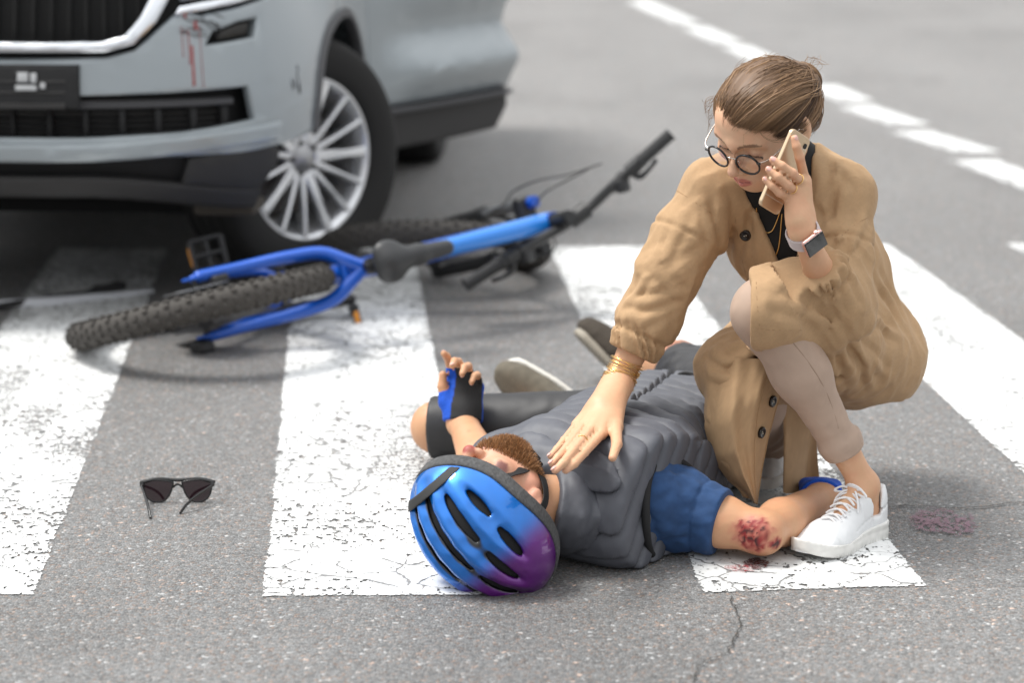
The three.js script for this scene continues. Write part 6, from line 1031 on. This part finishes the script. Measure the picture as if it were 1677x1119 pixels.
  const folds = [
    [0.009, 0.011, [1066, 430], [1106, 478], [1124, 482]], [0.009, 0.011, [1026, 495], [1065, 498], [1110, 480]], [0.008, 0.010, [1014, 518], [1036, 515], [1052, 526], [1088, 512]], [0.006, 0.009, [1060, 455], [1040, 480], [1030, 492]], [0.006, 0.01, [1120, 350], [1100, 395], [1090, 430]],
    [0.008, 0.012, [1160, 262], [1182, 340], [1186, 400], [1180, 440]], [0.007, 0.01, [1200, 300], [1210, 360], [1206, 430], [1215, 470]], [0.007, 0.01, [1228, 300], [1238, 360], [1244, 430]], [0.006, 0.01, [1150, 330], [1165, 400], [1170, 430]],
    [0.008, 0.012, [1338, 262], [1346, 320], [1358, 380]], [0.008, 0.012, [1402, 268], [1380, 320], [1368, 370]], [0.007, 0.011, [1418, 340], [1400, 390], [1385, 430]], [0.006, 0.01, [1385, 262], [1362, 300], [1355, 345]],
    [0.004, 0.009, [1348, 432], [1380, 468], [1398, 505]], [0.004, 0.009, [1338, 448], [1368, 488], [1378, 530]], [0.0035, 0.009, [1328, 464], [1352, 500], [1358, 535]], [0.004, 0.009, [1358, 416], [1395, 450], [1412, 490]], [0.003, 0.009, [1318, 476], [1338, 506]],
    [0.01, 0.012, [1432, 450], [1462, 495], [1478, 532]], [0.009, 0.012, [1405, 505], [1440, 525], [1472, 552]], [0.01, 0.013, [1310, 486], [1362, 540], [1392, 600], [1398, 640]], [0.009, 0.012, [1360, 520], [1410, 575], [1448, 615]], [0.008, 0.012, [1290, 488], [1335, 520], [1362, 580], [1370, 630]], [0.008, 0.012, [1255, 492], [1305, 505], [1345, 535]], [0.007, 0.01, [1400, 560], [1420, 600], [1425, 640]],
    [0.01, 0.011, [1165, 572], [1192, 592], [1222, 585]], [0.01, 0.011, [1165, 612], [1195, 622], [1228, 606]], [0.007, 0.01, [1172, 660], [1186, 700], [1196, 740]], [0.006, 0.009, [1200, 650], [1212, 700], [1222, 770]],
  ].map(([h, w, ...pts]) => ({ h, w, p: pts.map((q) => A3(onCoat(...q))) }));
  for (const f of folds) { f.b = [0, 1, 2].map((i) => [Math.min(...f.p.map((q) => q[i])) - 3 * f.w, Math.max(...f.p.map((q) => q[i])) + 3 * f.w]); }
  const foldAt = (x, y, z) => {
    let q = 0; const X = x + 0.008 * (noise(x * 30, y * 30, z * 30) - 0.5), Y = y + 0.008 * (noise(x * 30 + 9, y * 30, z * 30) - 0.5), Z = z;
    for (const f of folds) {
      const b = f.b; if (x < b[0][0] || x > b[0][1] || y < b[1][0] || y > b[1][1] || z < b[2][0] || z > b[2][1]) continue;
      let m = 1, u = 0; const n = f.p.length - 1;
      for (let i = 0; i < n; i++) { const a = f.p[i], c = f.p[i + 1], dx = c[0] - a[0], dy = c[1] - a[1], dz = c[2] - a[2], t = clamp(((X - a[0]) * dx + (Y - a[1]) * dy + (Z - a[2]) * dz) / (dx * dx + dy * dy + dz * dz)), e = Math.hypot(X - a[0] - dx * t, Y - a[1] - dy * t, Z - a[2] - dz * t); if (e < m) { m = e; u = (i + t) / n; } }
      const k = m / (f.w * 0.85); if (k < 3) q += 1.7 * f.h * Math.sin(Math.PI * clamp(u * 0.86 + 0.07)) * (1.3 * Math.max(0, 1 - k / 1.7) - 0.7 * Math.exp(-k * k / 4.2));
    }
    return q;
  };
  coat.post = (x, y, z, d) => {
    if (d > 0.03 || d < -0.035) return d;
    let q = foldAt(x, y, z);
    const r1 = (x - J.relb.x) * rcd.x + (y - J.relb.y) * rcd.y + (z - J.relb.z) * rcd.z, inR = sst(0.4, 0.33, x) * sst(0.5, 0.4, y) * (z > -4.62 ? 1 : 0);
    // trunk and skirt: long falling folds
    q += 0.014 * (ridge(x * 11, y * 4.5, z * 11) - 0.7) + 0.007 * (ridge(x * 24 + 3, y * 11, z * 24, 2) - 0.7);
    // sleeve folds across the arm at the elbows
    q += 0.010 * sst(0.17, 0.05, Math.hypot(x - J.relb.x, y - J.relb.y, z - J.relb.z)) * (ridge(x * 9 + 7, y * 26 - x * 12, z * 9) - 0.65);
    const dl = Math.hypot(x - J.lelb.x, y - J.lelb.y, z - J.lelb.z); q += 0.012 * sst(0.16, 0.04, dl) * (ridge(x * 24 + y * 14, y * 9 + 5, z * 12) - 0.65);
    // gathered cuffs
    const tr = (x - rc.x) * rcd.x + (y - rc.y) * rcd.y + (z - rc.z) * rcd.z, dr = Math.hypot(x - rc.x, y - rc.y, z - rc.z); if (dr < 0.1) { const an = Math.atan2((z - rc.z), (x - rc.x) + 0.3 * (y - rc.y)); q += 0.0045 * Math.sin(an * 17 + 2 * Math.sin(an * 5)) * sst(0.06, 0.01, Math.abs(tr - 0.005)) - 0.007 * Math.exp(-Math.pow((tr + 0.018) / 0.006, 2)); }
    const tl = (x - lc.x) * lcd.x + (y - lc.y) * lcd.y + (z - lc.z) * lcd.z, dL = Math.hypot(x - lc.x, y - lc.y, z - lc.z); if (dL < 0.1) { const an = Math.atan2((z - lc.z), (x - lc.x) + 0.4 * (y - lc.y)); q += 0.005 * Math.sin(an * 15 + 2 * Math.sin(an * 4)) * sst(0.05, 0.005, Math.abs(tl)) - 0.006 * Math.exp(-Math.pow((tl + 0.02) / 0.006, 2)); }
    // seam where the dropped shoulders are set in
    const a1 = (x - J.rsh.x) * (J.relb.x - J.rsh.x) + (y - J.rsh.y) * (J.relb.y - J.rsh.y) + (z - J.rsh.z) * (J.relb.z - J.rsh.z), s1 = a1 / J.rsh.distanceTo(J.relb); if (x < 0.4 && y > 0.48) q -= 0.004 * Math.exp(-Math.pow((s1 - 0.1) / 0.0045, 2));
    const a2 = ((x - J.lsh.x) * (J.lelb.x - J.lsh.x) + (y - J.lsh.y) * (J.lelb.y - J.lsh.y) + (z - J.lsh.z) * (J.lelb.z - J.lsh.z)) / J.lsh.distanceTo(J.lelb); if (x > 0.58 && z > -4.58) q -= 0.004 * Math.exp(-Math.pow((a2 - 0.1) / 0.0045, 2));
    return d - Math.max(q, -0.0085);
  };
  coat.cut((x, y, z) => { const t = (x - rc.x) * rcd.x + (y - rc.y) * rcd.y + (z - rc.z) * rcd.z; return x < 0.32 && y < 0.5 ? t - 0.02 : -1; }, 0.006);
  coat.cut((x, y, z) => { const t = (x - lc.x) * lcd.x + (y - lc.y) * lcd.y + (z - lc.z) * lcd.z, d = Math.hypot(x - lc.x, y - lc.y, z - lc.z); return d < 0.085 ? t - 0.012 : -1; }, 0.006);
  coat.cut((x, y, z) => 0.03 - y, 0.004);
  coat.cut((x, y, z) => x > 0.5 && z < -4.3 && y > 0.1 ? Math.min(0.19 + 0.3 * Math.max(0, z + 4.58) + 0.01 * Math.sin(x * 40 + z * 25) - y, (x - 0.5) * 2) : -1, 0.005);
  const coatO = mesh('coat', coat.mesh([0.15, 0.0, -5.05], [0.95, 0.78, -4.15], 0.0037, coatTone), coatMat, wo);
  // coat tail hanging between the feet
  {
    const g = new THREE.PlaneGeometry(1, 1, 24, 24), p = g.attributes.position, P00 = at(1272, 600, 4.62), P10 = at(1345, 600, 4.7), P01 = at(1283, 800, 4.6), P11 = at(1342, 806, 4.64);
    for (let i = 0; i < p.count; i++) { const u = p.getX(i) + 0.5, v = 0.5 - p.getY(i), a = P00.clone().lerp(P10, u), b = P01.clone().lerp(P11, u), q = a.lerp(b, v); q.z += 0.035 * Math.sin(u * 5 + v) * v; q.x += 0.006 * Math.sin(u * 9 + v * 4); q.y = Math.max(q.y, 0.012); p.setXYZ(i, q.x, q.y, q.z); }
    g.computeVertexNormals(); repaint(g, coatTone); mesh('coat_tail', g, coatMat, coatO);
  }
  // right front panel of the coat: a sheet hanging from the knee to its hem
  const panelAt = (u, v) => {
    const lx = [1168, 1158, 1153, 1166, 1194, 1235], ly = [585, 640, 700, 752, 790, 824], rx = [1300, 1284, 1270, 1257, 1247, 1239], ry = [590, 630, 672, 720, 770, 826], k = Math.min(4, Math.floor(v * 5)), t = v * 5 - k;
    const X = mixf(mixf(lx[k], lx[k + 1], t), mixf(rx[k], rx[k + 1], t), u), Y = mixf(mixf(ly[k], ly[k + 1], t), mixf(ry[k], ry[k + 1], t), u), q = 2 * u - 1;
    const D = mixf(4.405, 4.365, sst(0, 0.35, v)) + mixf(0.07, 0.045, v) * q * q - 0.008 * Math.exp(-Math.pow((u - 0.3 - 0.2 * v) / 0.07, 2)) + 0.006 * Math.exp(-Math.pow((u - 0.48 - 0.12 * v) / 0.08, 2)) - 0.006 * Math.exp(-Math.pow((u - 0.7) / 0.05, 2)) * (1 - v) + 0.012 * (fbm(u * 3, v * 3, 2, 3) - 0.5);
    const p = at(X, Y, D); p.y = Math.max(p.y, 0.012); return p;
  };
  {
    const n = 44, pos = [], idx = []; for (let j = 0; j <= n; j++) for (let i = 0; i <= n; i++) { const p = panelAt(i / n, j / n); pos.push(p.x, p.y, p.z); }
    for (let j = 0; j < n; j++) for (let i = 0; i < n; i++) { const q = j * (n + 1) + i; idx.push(q, q + n + 1, q + 1, q + 1, q + n + 1, q + n + 2); }
    const g = new THREE.BufferGeometry(); g.setAttribute('position', new THREE.Float32BufferAttribute(pos, 3)); g.setIndex(idx); g.computeVertexNormals(); repaint(g, coatTone); mesh('coat_front_panel', g, coatMat, coatO);
    const line = (f, r) => mesh('coat_seam', tube(Array.from({ length: 24 }, (_, i) => f(i / 23)), r, 90, 6), std([0.36, 0.225, 0.115], 0.9), coatO);
    line((t) => panelAt(0.995, t), 0.0016); line((t) => panelAt(t, 0.995), 0.0016); line((t) => panelAt(0.72 + 0.06 * t, t * 0.97).add(V(0, 0, 0.0008)), 0.0007);
  }
  const nrm = (p, fld) => { const e = 0.004, q = V(fld.ev(p.x + e, p.y, p.z) - fld.ev(p.x - e, p.y, p.z), fld.ev(p.x, p.y + e, p.z) - fld.ev(p.x, p.y - e, p.z), fld.ev(p.x, p.y, p.z + e) - fld.ev(p.x, p.y, p.z - e)); return q.normalize(); };
  // buttons
  const btnG = new THREE.LatheGeometry([[0, 0.0015], [0.006, 0.0016], [0.0075, 0.0032], [0.0098, 0.0034], [0.0112, 0.002], [0.0112, -0.002], [0, -0.002]].map((q) => new THREE.Vector2(...q)), 24), btnM = std([0.012, 0.009, 0.008], 0.25);
  for (const [x, y] of [[1221, 385], [1248, 461], [1246, 690], [1271, 648]]) { let p, n; if (y > 600) { const [u, v] = y === 690 ? [0.84, 0.53] : [0.9, 0.32], e = 0.02; p = panelAt(u, v); n = panelAt(u + e, v).sub(p).cross(panelAt(u, v + e).sub(p)).normalize(); if (n.z < 0) n.negate(); } else { p = onCoat(x, y, coat, y === 461 ? 4.4 : 4.1); n = nrm(p, coat); } const b = mesh('button', btnG, btnM, coatO); b.position.copy(p).addScaledVector(n, 0.002); b.quaternion.setFromUnitVectors(V(0, 1, 0), n); for (const s of [-1, 1]) mesh('button_thread', new THREE.SphereGeometry(0.0013, 6, 5).translate(s * 0.002, 0.0018, 0), std([0.6, 0.55, 0.45], 0.8), b); }
  // stitched seams
  for (const pts of [[[1108, 312], [1136, 330], [1168, 352]], [[1378, 386], [1400, 368], [1421, 356]], [[1196, 300], [1204, 360], [1214, 420], [1226, 468]], [[1322, 300], [1312, 360], [1304, 420]], [[1238, 462], [1240, 500], [1244, 538]], [[1236, 538], [1270, 541], [1312, 541]]]) { const c = new THREE.CatmullRomCurve3(pts.map(([x, y]) => V(x, y, 0))), q = []; for (let i = 0; i <= 26; i++) { const p = c.getPoint(i / 26); q.push(onCoat(p.x, p.y)); } mesh('coat_seam', tube(q, 0.0008, 80, 5), std([0.33, 0.205, 0.105], 0.9), coatO); }
  // trousers
  {
    const t = new Field(), lcu = J.lkn.clone().lerp(J.lank, 0.8), ld = J.lank.clone().sub(J.lkn).normalize(), rcu = J.rkn.clone().lerp(J.rank, 0.86), rd = J.rank.clone().sub(J.rkn).normalize();
    t.chain([J.lhip, J.lkn], [0.07, 0.06], 0.03).chain([J.lkn, J.lkn.clone().lerp(J.lank, 0.35), J.lkn.clone().lerp(J.lank, 0.75), lcu.clone().addScaledVector(ld, 0.03)], [0.057, 0.05, 0.032, 0.0265], 0.03);
    t.chain([J.rhip, J.rkn], [0.085, 0.06], 0.03).chain([J.rkn, J.rkn.clone().lerp(J.rank, 0.4), rcu.clone().addScaledVector(rd, 0.03)], [0.058, 0.056, 0.042], 0.03).cap(J.lhip, J.rhip, 0.07, 0.07, 0.03);
    const al = (x, y, z) => (x - lcu.x) * ld.x + (y - lcu.y) * ld.y + (z - lcu.z) * ld.z, ar = (x, y, z) => (x - rcu.x) * rd.x + (y - rcu.y) * rd.y + (z - rcu.z) * rd.z;
    t.post = (x, y, z, d) => { let q = 0.003 * (ridge(x * 18, y * 14, z * 18, 2) - 0.7); if (z > -4.55 && x > 0.42) { const a = al(x, y, z), k = sst(-0.034, -0.03, a); q += 0.0035 * k + 0.0012 * Math.sin(a * 210 + 4 * noise(x * 40, y * 40, z * 40)) * sst(-0.11, -0.03, a) * (1 - k) - 0.002 * Math.exp(-Math.pow((a + 0.008) / 0.002, 2)); } else { const a = ar(x, y, z); q += 0.0045 * Math.sin(a * 190 + 5 * noise(x * 30, y * 30, z * 30)) * sst(-0.13, -0.02, a); } return d - q; };
    t.cut((x, y, z) => z > -4.55 && x > 0.42 && y < 0.35 ? al(x, y, z) - 0.002 : -1, 0.003).cut((x, y, z) => (z < -4.6 && y < 0.25) ? ar(x, y, z) : -1, 0.003);
    const to = mesh('trousers', t.mesh([0.25, 0.0, -5.0], [0.9, 0.55, -4.2], 0.0045, (x, y, z) => mul3([0.42, 0.305, 0.235], 0.92 + 0.16 * fbm(x * 60, y * 60, z * 60, 2))), clothMat(0.72, 0.3), wo);
    const seam = []; for (let i = 0; i <= 14; i++) { const k = i / 14, px = mixf(1288, 1372, k) + 14 * Math.sin(k * 3.1), py = mixf(549, 702, k); seam.push(onCoat(px, py, t, 4.15, 4.7)); }
    mesh('trouser_seam', tube(seam, 0.0011, 60, 5), std([0.33, 0.23, 0.17], 0.85), to);
  }
  // white sneakers
  const sneaker = (heel, fwd, len, tip) => {
    const M = frameOf(fwd, V(0, 1, 0), heel).multiply(new THREE.Matrix4().makeRotationX(tip)), P = (x, y, z) => tp(M, x, y, z), k = len / 0.255, I = inv(M).elements;
    const L = (x, y, z) => [I[0] * x + I[4] * y + I[8] * z + I[12], I[1] * x + I[5] * y + I[9] * z + I[13], (I[2] * x + I[6] * y + I[10] * z + I[14]) / k];
    const width = (z) => mixf(mixf(0.031, 0.029, sst(0.02, 0.09, z)), 0.0435, sst(0.08, 0.17, z)) * Math.sqrt(Math.max(0.02, 1 - Math.pow(Math.max(0, (z - 0.15) / 0.106), 2.6))) * Math.sqrt(Math.max(0.02, 1 - Math.pow(Math.max(0, (0.03 - z) / 0.036), 2)));
    const sole = new Field(); sole.add((x, y, z) => { const [a, b, c] = L(x, y, z); const w = width(c) + 0.006, toe = 0.018 * Math.pow(Math.max(0, (c - 0.16) / 0.09), 2), top = mixf(0.034, 0.025, sst(0.02, 0.16, c)) + toe; const q = Math.max(Math.abs(a) - w, c - 0.2555, -0.004 - c), v = Math.max(b - top, toe - b); return Math.max(q, v); }, 0.01);
    sole.post = (x, y, z, d) => { const [a, b, c] = L(x, y, z); const tooth = Math.abs(((c * 130) % 1 + 1) % 1 - 0.5); return d + (b < 0.009 ? 0.003 * sst(0.25, 0.4, tooth) : 0) + 0.0018 * Math.exp(-Math.pow((b - 0.021) / 0.0022, 2)); };
    const up = new Field();
    const prof = (z) => z < 0.07 ? mixf(0.1, 0.098, z / 0.07) : z < 0.16 ? mixf(0.098, 0.06, sst(0.07, 0.16, z)) : mixf(0.06, 0.028, sst(0.16, 0.262, z));
    up.add((x, y, z) => { const [a, b, c] = L(x, y, z); const h = prof(c), yy = clamp((b - 0.024) / (h - 0.02), 0, 1.4), w = (width(c) + 0.002) * Math.sqrt(Math.max(0.0, 1 - Math.pow(yy, c > 0.1 ? 2.2 : 5) * (c > 0.1 ? 0.98 : 0.75))); const q = Math.max(Math.abs(a) - w, c - 0.253, -c - 0.001); return Math.max(q * 0.8, b - h, 0.018 - b); }, 0.01);
    up.dent((x, y, z) => { const [a, b, c] = L(x, y, z); return Math.max(Math.hypot(a, c - 0.046) - 0.028, 0.05 - b); }, 0.01);
    up.post = (x, y, z, d) => { const [a, b, c] = L(x, y, z); let q = 0; q += 0.0022 * Math.exp(-Math.pow((b - 0.058 + 0.25 * (c - 0.04)) / 0.0018, 2)) * (c < 0.13 ? 1 : 0); q += 0.002 * Math.exp(-Math.pow((c - 0.19 - 0.35 * (b - 0.03)) / 0.0018, 2)); q += 0.0018 * Math.exp(-Math.pow((c - 0.062 + 0.3 * (b - 0.05)) / 0.0016, 2)); return d + q - 0.0035 * (ridge(x * 40, y * 40, z * 40, 2) - 0.7) * sst(0.1, 0.2, c); };
    const b = new THREE.Box3().setFromPoints([P(-0.06, -0.02, -0.02), P(0.06, -0.02, 0.28), P(-0.06, 0.13, -0.02), P(0.06, 0.13, 0.28), P(0.06, -0.02, -0.02), P(-0.06, -0.02, 0.28)]); b.expandByScalar(0.012);
    const o = mesh('sneaker', up.mesh(b.min, b.max, 0.003, (x, y, z) => mul3([0.78, 0.79, 0.8], 0.96 + 0.06 * noise(x * 80, y * 80, z * 80))), new THREE.MeshPhysicalMaterial({ vertexColors: true, roughness: 0.5, side: THREE.DoubleSide }), wo);
    mesh('sole', sole.mesh(b.min, b.max, 0.003, (x, y, z) => mul3([0.74, 0.73, 0.7], 0.92 + 0.12 * noise(x * 120, y * 120, z * 120))), new THREE.MeshPhysicalMaterial({ vertexColors: true, roughness: 0.65, side: THREE.DoubleSide }), o);
    const lm = std([0.8, 0.8, 0.81], 0.85);
    for (let i = 0; i < 6; i++) { const z = (0.088 + i * 0.0135) * k, h = prof(z / k) + 0.003; for (const s of [-1, 1]) mesh('lace', tube([P(s * 0.022, h - 0.007, z), P(s * 0.006, h + 0.001, z + 0.004), P(-s * 0.012, h - 0.001, z + 0.011), P(-s * 0.022, h - 0.008, z + 0.013)], 0.0023, 16, 6), lm, o); }
    const kn = P(0, prof(0.085) + 0.004, 0.084 * k);
    for (const s of [-1, 1]) { const q = (x, y, z) => kn.clone().add(V(x, y, z).applyMatrix4(new THREE.Matrix4().extractRotation(M))); mesh('lace_bow', tube([q(0, 0, 0), q(s * 0.02, 0.008, 0.008), q(s * 0.036, -0.002, 0.012), q(s * 0.02, -0.002, 0.01), q(0, 0.001, 0.002)], 0.0022, 30, 6), lm, o); mesh('lace_end', tube([q(0, 0, 0), q(s * 0.012, 0.002, 0.012), q(s * 0.024, -0.012, 0.022), q(s * 0.028, -0.03, 0.026)], 0.0021, 24, 6), lm, o); }
    mesh('tongue', (() => { const g = new THREE.SphereGeometry(1, 18, 14).scale(0.022, 0.005, 0.03); g.rotateX(-0.85).translate(0, 0.094, 0.074 * k); return g.applyMatrix4(M); })(), std([0.78, 0.79, 0.8], 0.7), o);
    mesh('heel_tab', rbox(0.02, 0.022, 0.005, 0.002).translate(0, 0.084, -0.001).applyMatrix4(M), lm, o);
    return o;
  };
  sneaker(shoeHeel, fw, 0.25, 0);
  const toeR = ground(1232, 815), fR = V(-0.4, 0, 0.92).normalize(); sneaker(toeR.clone().addScaledVector(fR, -0.24).setY(0.055), fR, 0.25, 0.22);

  // ---------------------------------------------------------------- things worn and held
  { // eyeglasses
    const gl = thing('eyeglasses', 'round black rimmed eyeglasses with thin metal temples on the crouching face', 'eyeglasses', HC.toArray()); gl.setRotationFromMatrix(new THREE.Matrix4().extractRotation(HM));
    const bk = std([0.008, 0.009, 0.012], 0.2), wire = std([0.7, 0.62, 0.55], 0.25, 1), glass = new THREE.MeshPhysicalMaterial({ transmission: 1, roughness: 0.02, thickness: 0, ior: 1.5, color: 0xffffff, side: THREE.DoubleSide });
    for (const s of [-1, 1]) {
      const c = V(s * 0.033, -0.006, 0.1), rm = new THREE.Matrix4().makeRotationY(s * 0.14).setPosition(c);
      mesh('rim', new THREE.TorusGeometry(0.0235, 0.0021, 8, 48).scale(1, 0.93, 1).applyMatrix4(rm), bk, gl);
      mesh('lens', new THREE.CircleGeometry(0.0232, 40).scale(1, 0.93, 1).applyMatrix4(rm), glass, gl);
      mesh('temple', tube([[s * 0.0565, 0.002, 0.097], [s * 0.07, 0.004, 0.085], [s * 0.079, 0.008, 0.04], [s * 0.082, 0.01, 0.0], [s * 0.082, -0.006, -0.018]], 0.0012, 40, 6), wire, gl);
      mesh('hinge', rbox(0.008, 0.005, 0.004, 0.001).translate(s * 0.0572, 0.002, 0.098), bk, gl);
      mesh('nose_pad', new THREE.SphereGeometry(0.003, 10, 8).scale(0.6, 1.3, 0.6).translate(s * 0.0095, -0.01, 0.097), wire, gl);
    }
    mesh('bridge', tube([[-0.0105, 0.003, 0.103], [0, 0.0065, 0.107], [0.0105, 0.003, 0.103]], 0.0013, 16, 6), wire, gl);
  }
  { // phone
    const top = A(1312, 217, 4.285), bot = A(1256, 346, 4.255), c = top.clone().lerp(bot, 0.5), y = top.clone().sub(bot).normalize(), n0 = V(0.80, 0.1, 0.55), n = n0.addScaledVector(y, -n0.dot(y)).normalize(), x = y.clone().cross(n);
    const ph = thing('smartphone', 'pale gold smartphone held against the ear of the crouching person', 'phone', c.toArray()); ph.setRotationFromMatrix(new THREE.Matrix4().makeBasis(x, y, n));
    const gold = std([0.72, 0.55, 0.37], 0.32, 0.75);
    const sh = new THREE.Shape(), w = 0.035, h = 0.074, r = 0.0095; sh.moveTo(-w + r, -h); sh.lineTo(w - r, -h); sh.absarc(w - r, -h + r, r, -Math.PI / 2, 0); sh.lineTo(w, h - r); sh.absarc(w - r, h - r, r, 0, Math.PI / 2); sh.lineTo(-w + r, h); sh.absarc(-w + r, h - r, r, Math.PI / 2, Math.PI); sh.lineTo(-w, -h + r); sh.absarc(-w + r, -h + r, r, Math.PI, Math.PI * 1.5);
    mesh('case', new THREE.ExtrudeGeometry(sh, { depth: 0.0035, bevelThickness: 0.002, bevelSize: 0.002, bevelOffset: -0.002, bevelSegments: 4, curveSegments: 10 }).translate(0, 0, -0.0015), gold, ph);
    mesh('screen', new THREE.ExtrudeGeometry(sh, { depth: 0.0005, bevelEnabled: false, curveSegments: 10 }).scale(0.94, 0.97, 1).translate(0, 0, -0.0041), std([0.01, 0.01, 0.012], 0.1), ph);
    for (const yy of [0.052, -0.052]) mesh('antenna_line', rbox(0.0655, 0.0012, 0.0004, 0.0002, 1).translate(0, yy, 0.0041), std([0.75, 0.68, 0.58], 0.4), ph);
    mesh('camera_lens', new THREE.CylinderGeometry(0.005, 0.005, 0.0015, 20).rotateX(Math.PI / 2).translate(0.022, 0.058, 0.0045), std([0.01, 0.01, 0.012], 0.1), ph);
  }
  { // smart watch on the raised wrist
    const wd = J.lwr.clone().sub(J.lelb).normalize(), c = J.lelb.clone().lerp(J.lwr, 0.97), n0 = V(0.35, -0.1, 0.9), n = n0.addScaledVector(wd, -n0.dot(wd)).normalize(), x = wd.clone().cross(n);
    const wt = thing('smart_watch', 'square black smart watch with pale woven strap on the raised wrist', 'watch', c.toArray()); wt.setRotationFromMatrix(new THREE.Matrix4().makeBasis(x, wd, n)); wt.scale.setScalar(1.16);
    const rad = 0.0235, strapM = std([0.62, 0.54, 0.53], 0.85), rg = std([0.75, 0.47, 0.42], 0.3, 0.8);
    const band = new THREE.LatheGeometry([[rad, -0.0115], [rad + 0.0025, -0.011], [rad + 0.0025, 0.011], [rad, 0.0115], [rad - 0.001, 0], [rad, -0.0115]].map((q) => new THREE.Vector2(...q)), 60);
    mesh('strap', band, strapM, wt);
    for (let i = 0; i < 9; i++) mesh('strap_rib', new THREE.TorusGeometry(rad + 0.0026, 0.0007, 5, 60).rotateX(Math.PI / 2).translate(0, (i - 4) * 0.0024, 0), strapM, wt);
    mesh('case', rbox(0.0335, 0.0385, 0.0095, 0.008, 5).rotateZ(Math.PI / 2).translate(0, 0, rad + 0.004), rg, wt);
    mesh('glass', rbox(0.031, 0.036, 0.003, 0.0068, 5).rotateZ(Math.PI / 2).translate(0, 0, rad + 0.0085), std([0.006, 0.006, 0.007], 0.06), wt);
    mesh('crown', new THREE.CylinderGeometry(0.003, 0.003, 0.003, 14).translate(0.009, 0.0178, rad + 0.004), rg, wt);
  }
  const goldM = std([0.85, 0.58, 0.24], 0.22, 1);
  { // stack of wire bangles
    const d = rcd, c0 = J.relb.clone().lerp(J.rwr, 0.9), q = new THREE.Quaternion().setFromUnitVectors(V(0, 0, 1), d);
    const br = thing('wire_bangles', 'stack of thin gold wire bangles round the wrist above the vest', 'bracelet', c0.toArray());
    for (let i = 0; i < 20; i++) { const m = mesh('wire', new THREE.TorusGeometry(0.0305 + rr(0, 0.0035), 0.0008, 6, 56).applyMatrix4(new THREE.Matrix4().makeRotationFromEuler(new THREE.Euler(rr(-0.12, 0.12), rr(-0.12, 0.12), 0))).applyMatrix4(new THREE.Matrix4().makeRotationFromQuaternion(q)).translate(...d.clone().multiplyScalar(-0.022 + i * 0.0024).toArray()), goldM, br); }
  }
  const ringOn = (p, a, b, r, label, twist) => { const dir = b.clone().sub(a).normalize(), q = new THREE.Quaternion().setFromUnitVectors(V(0, 0, 1), dir), c = a.clone().lerp(b, p); const m = mesh('ring', new THREE.TorusGeometry(r, 0.001, 8, 32).applyMatrix4(new THREE.Matrix4().makeRotationFromQuaternion(q)), goldM); m.position.copy(c); tag(m, label, 'ring'); };
  ringOn(0.4, lfing[1][0], lfing[1][1], 0.0098, 'thin gold ring on the upper bent finger over the phone'); ringOn(0.5, lfing[2][0], lfing[2][1], 0.0094, 'twisted gold ring on the second bent finger over the phone'); ringOn(0.55, rfing[1][0], rfing[1][1], 0.0098, 'thin gold ring on a finger of the hand resting on the vest');
  { // two fine necklaces over the black top
    const onTop = (x, y) => onCoat(x, y, topF, 4.15, 4.9).add(V(0, 0, 0.003));
    for (const [pts, label] of [[[[1238, 340], [1241, 365], [1252, 380], [1262, 379], [1272, 360], [1278, 340]], 'upper fine gold chain looped over the black top'], [[[1236, 345], [1237, 395], [1243, 422], [1254, 432], [1264, 426], [1273, 410], [1280, 350]], 'lower fine gold chain looped over the black top']]) { const m = mesh('necklace', tube(pts.map((q) => onTop(...q)), 0.0013, 90, 6), goldM); tag(m, label, 'necklace'); }
  }
}
scene.traverse((o) => { if (o.isMesh) { o.receiveShadow = true; } });
const renderer = new THREE.WebGLRenderer({ antialias: true });
renderer.toneMapping = THREE.LinearToneMapping;
renderer.toneMappingExposure = EXPOSURE;
renderer.shadowMap.enabled = true;
renderer.shadowMap.type = THREE.PCFSoftShadowMap;
renderer.setSize(1024, 684);
renderer.render(scene, camera);
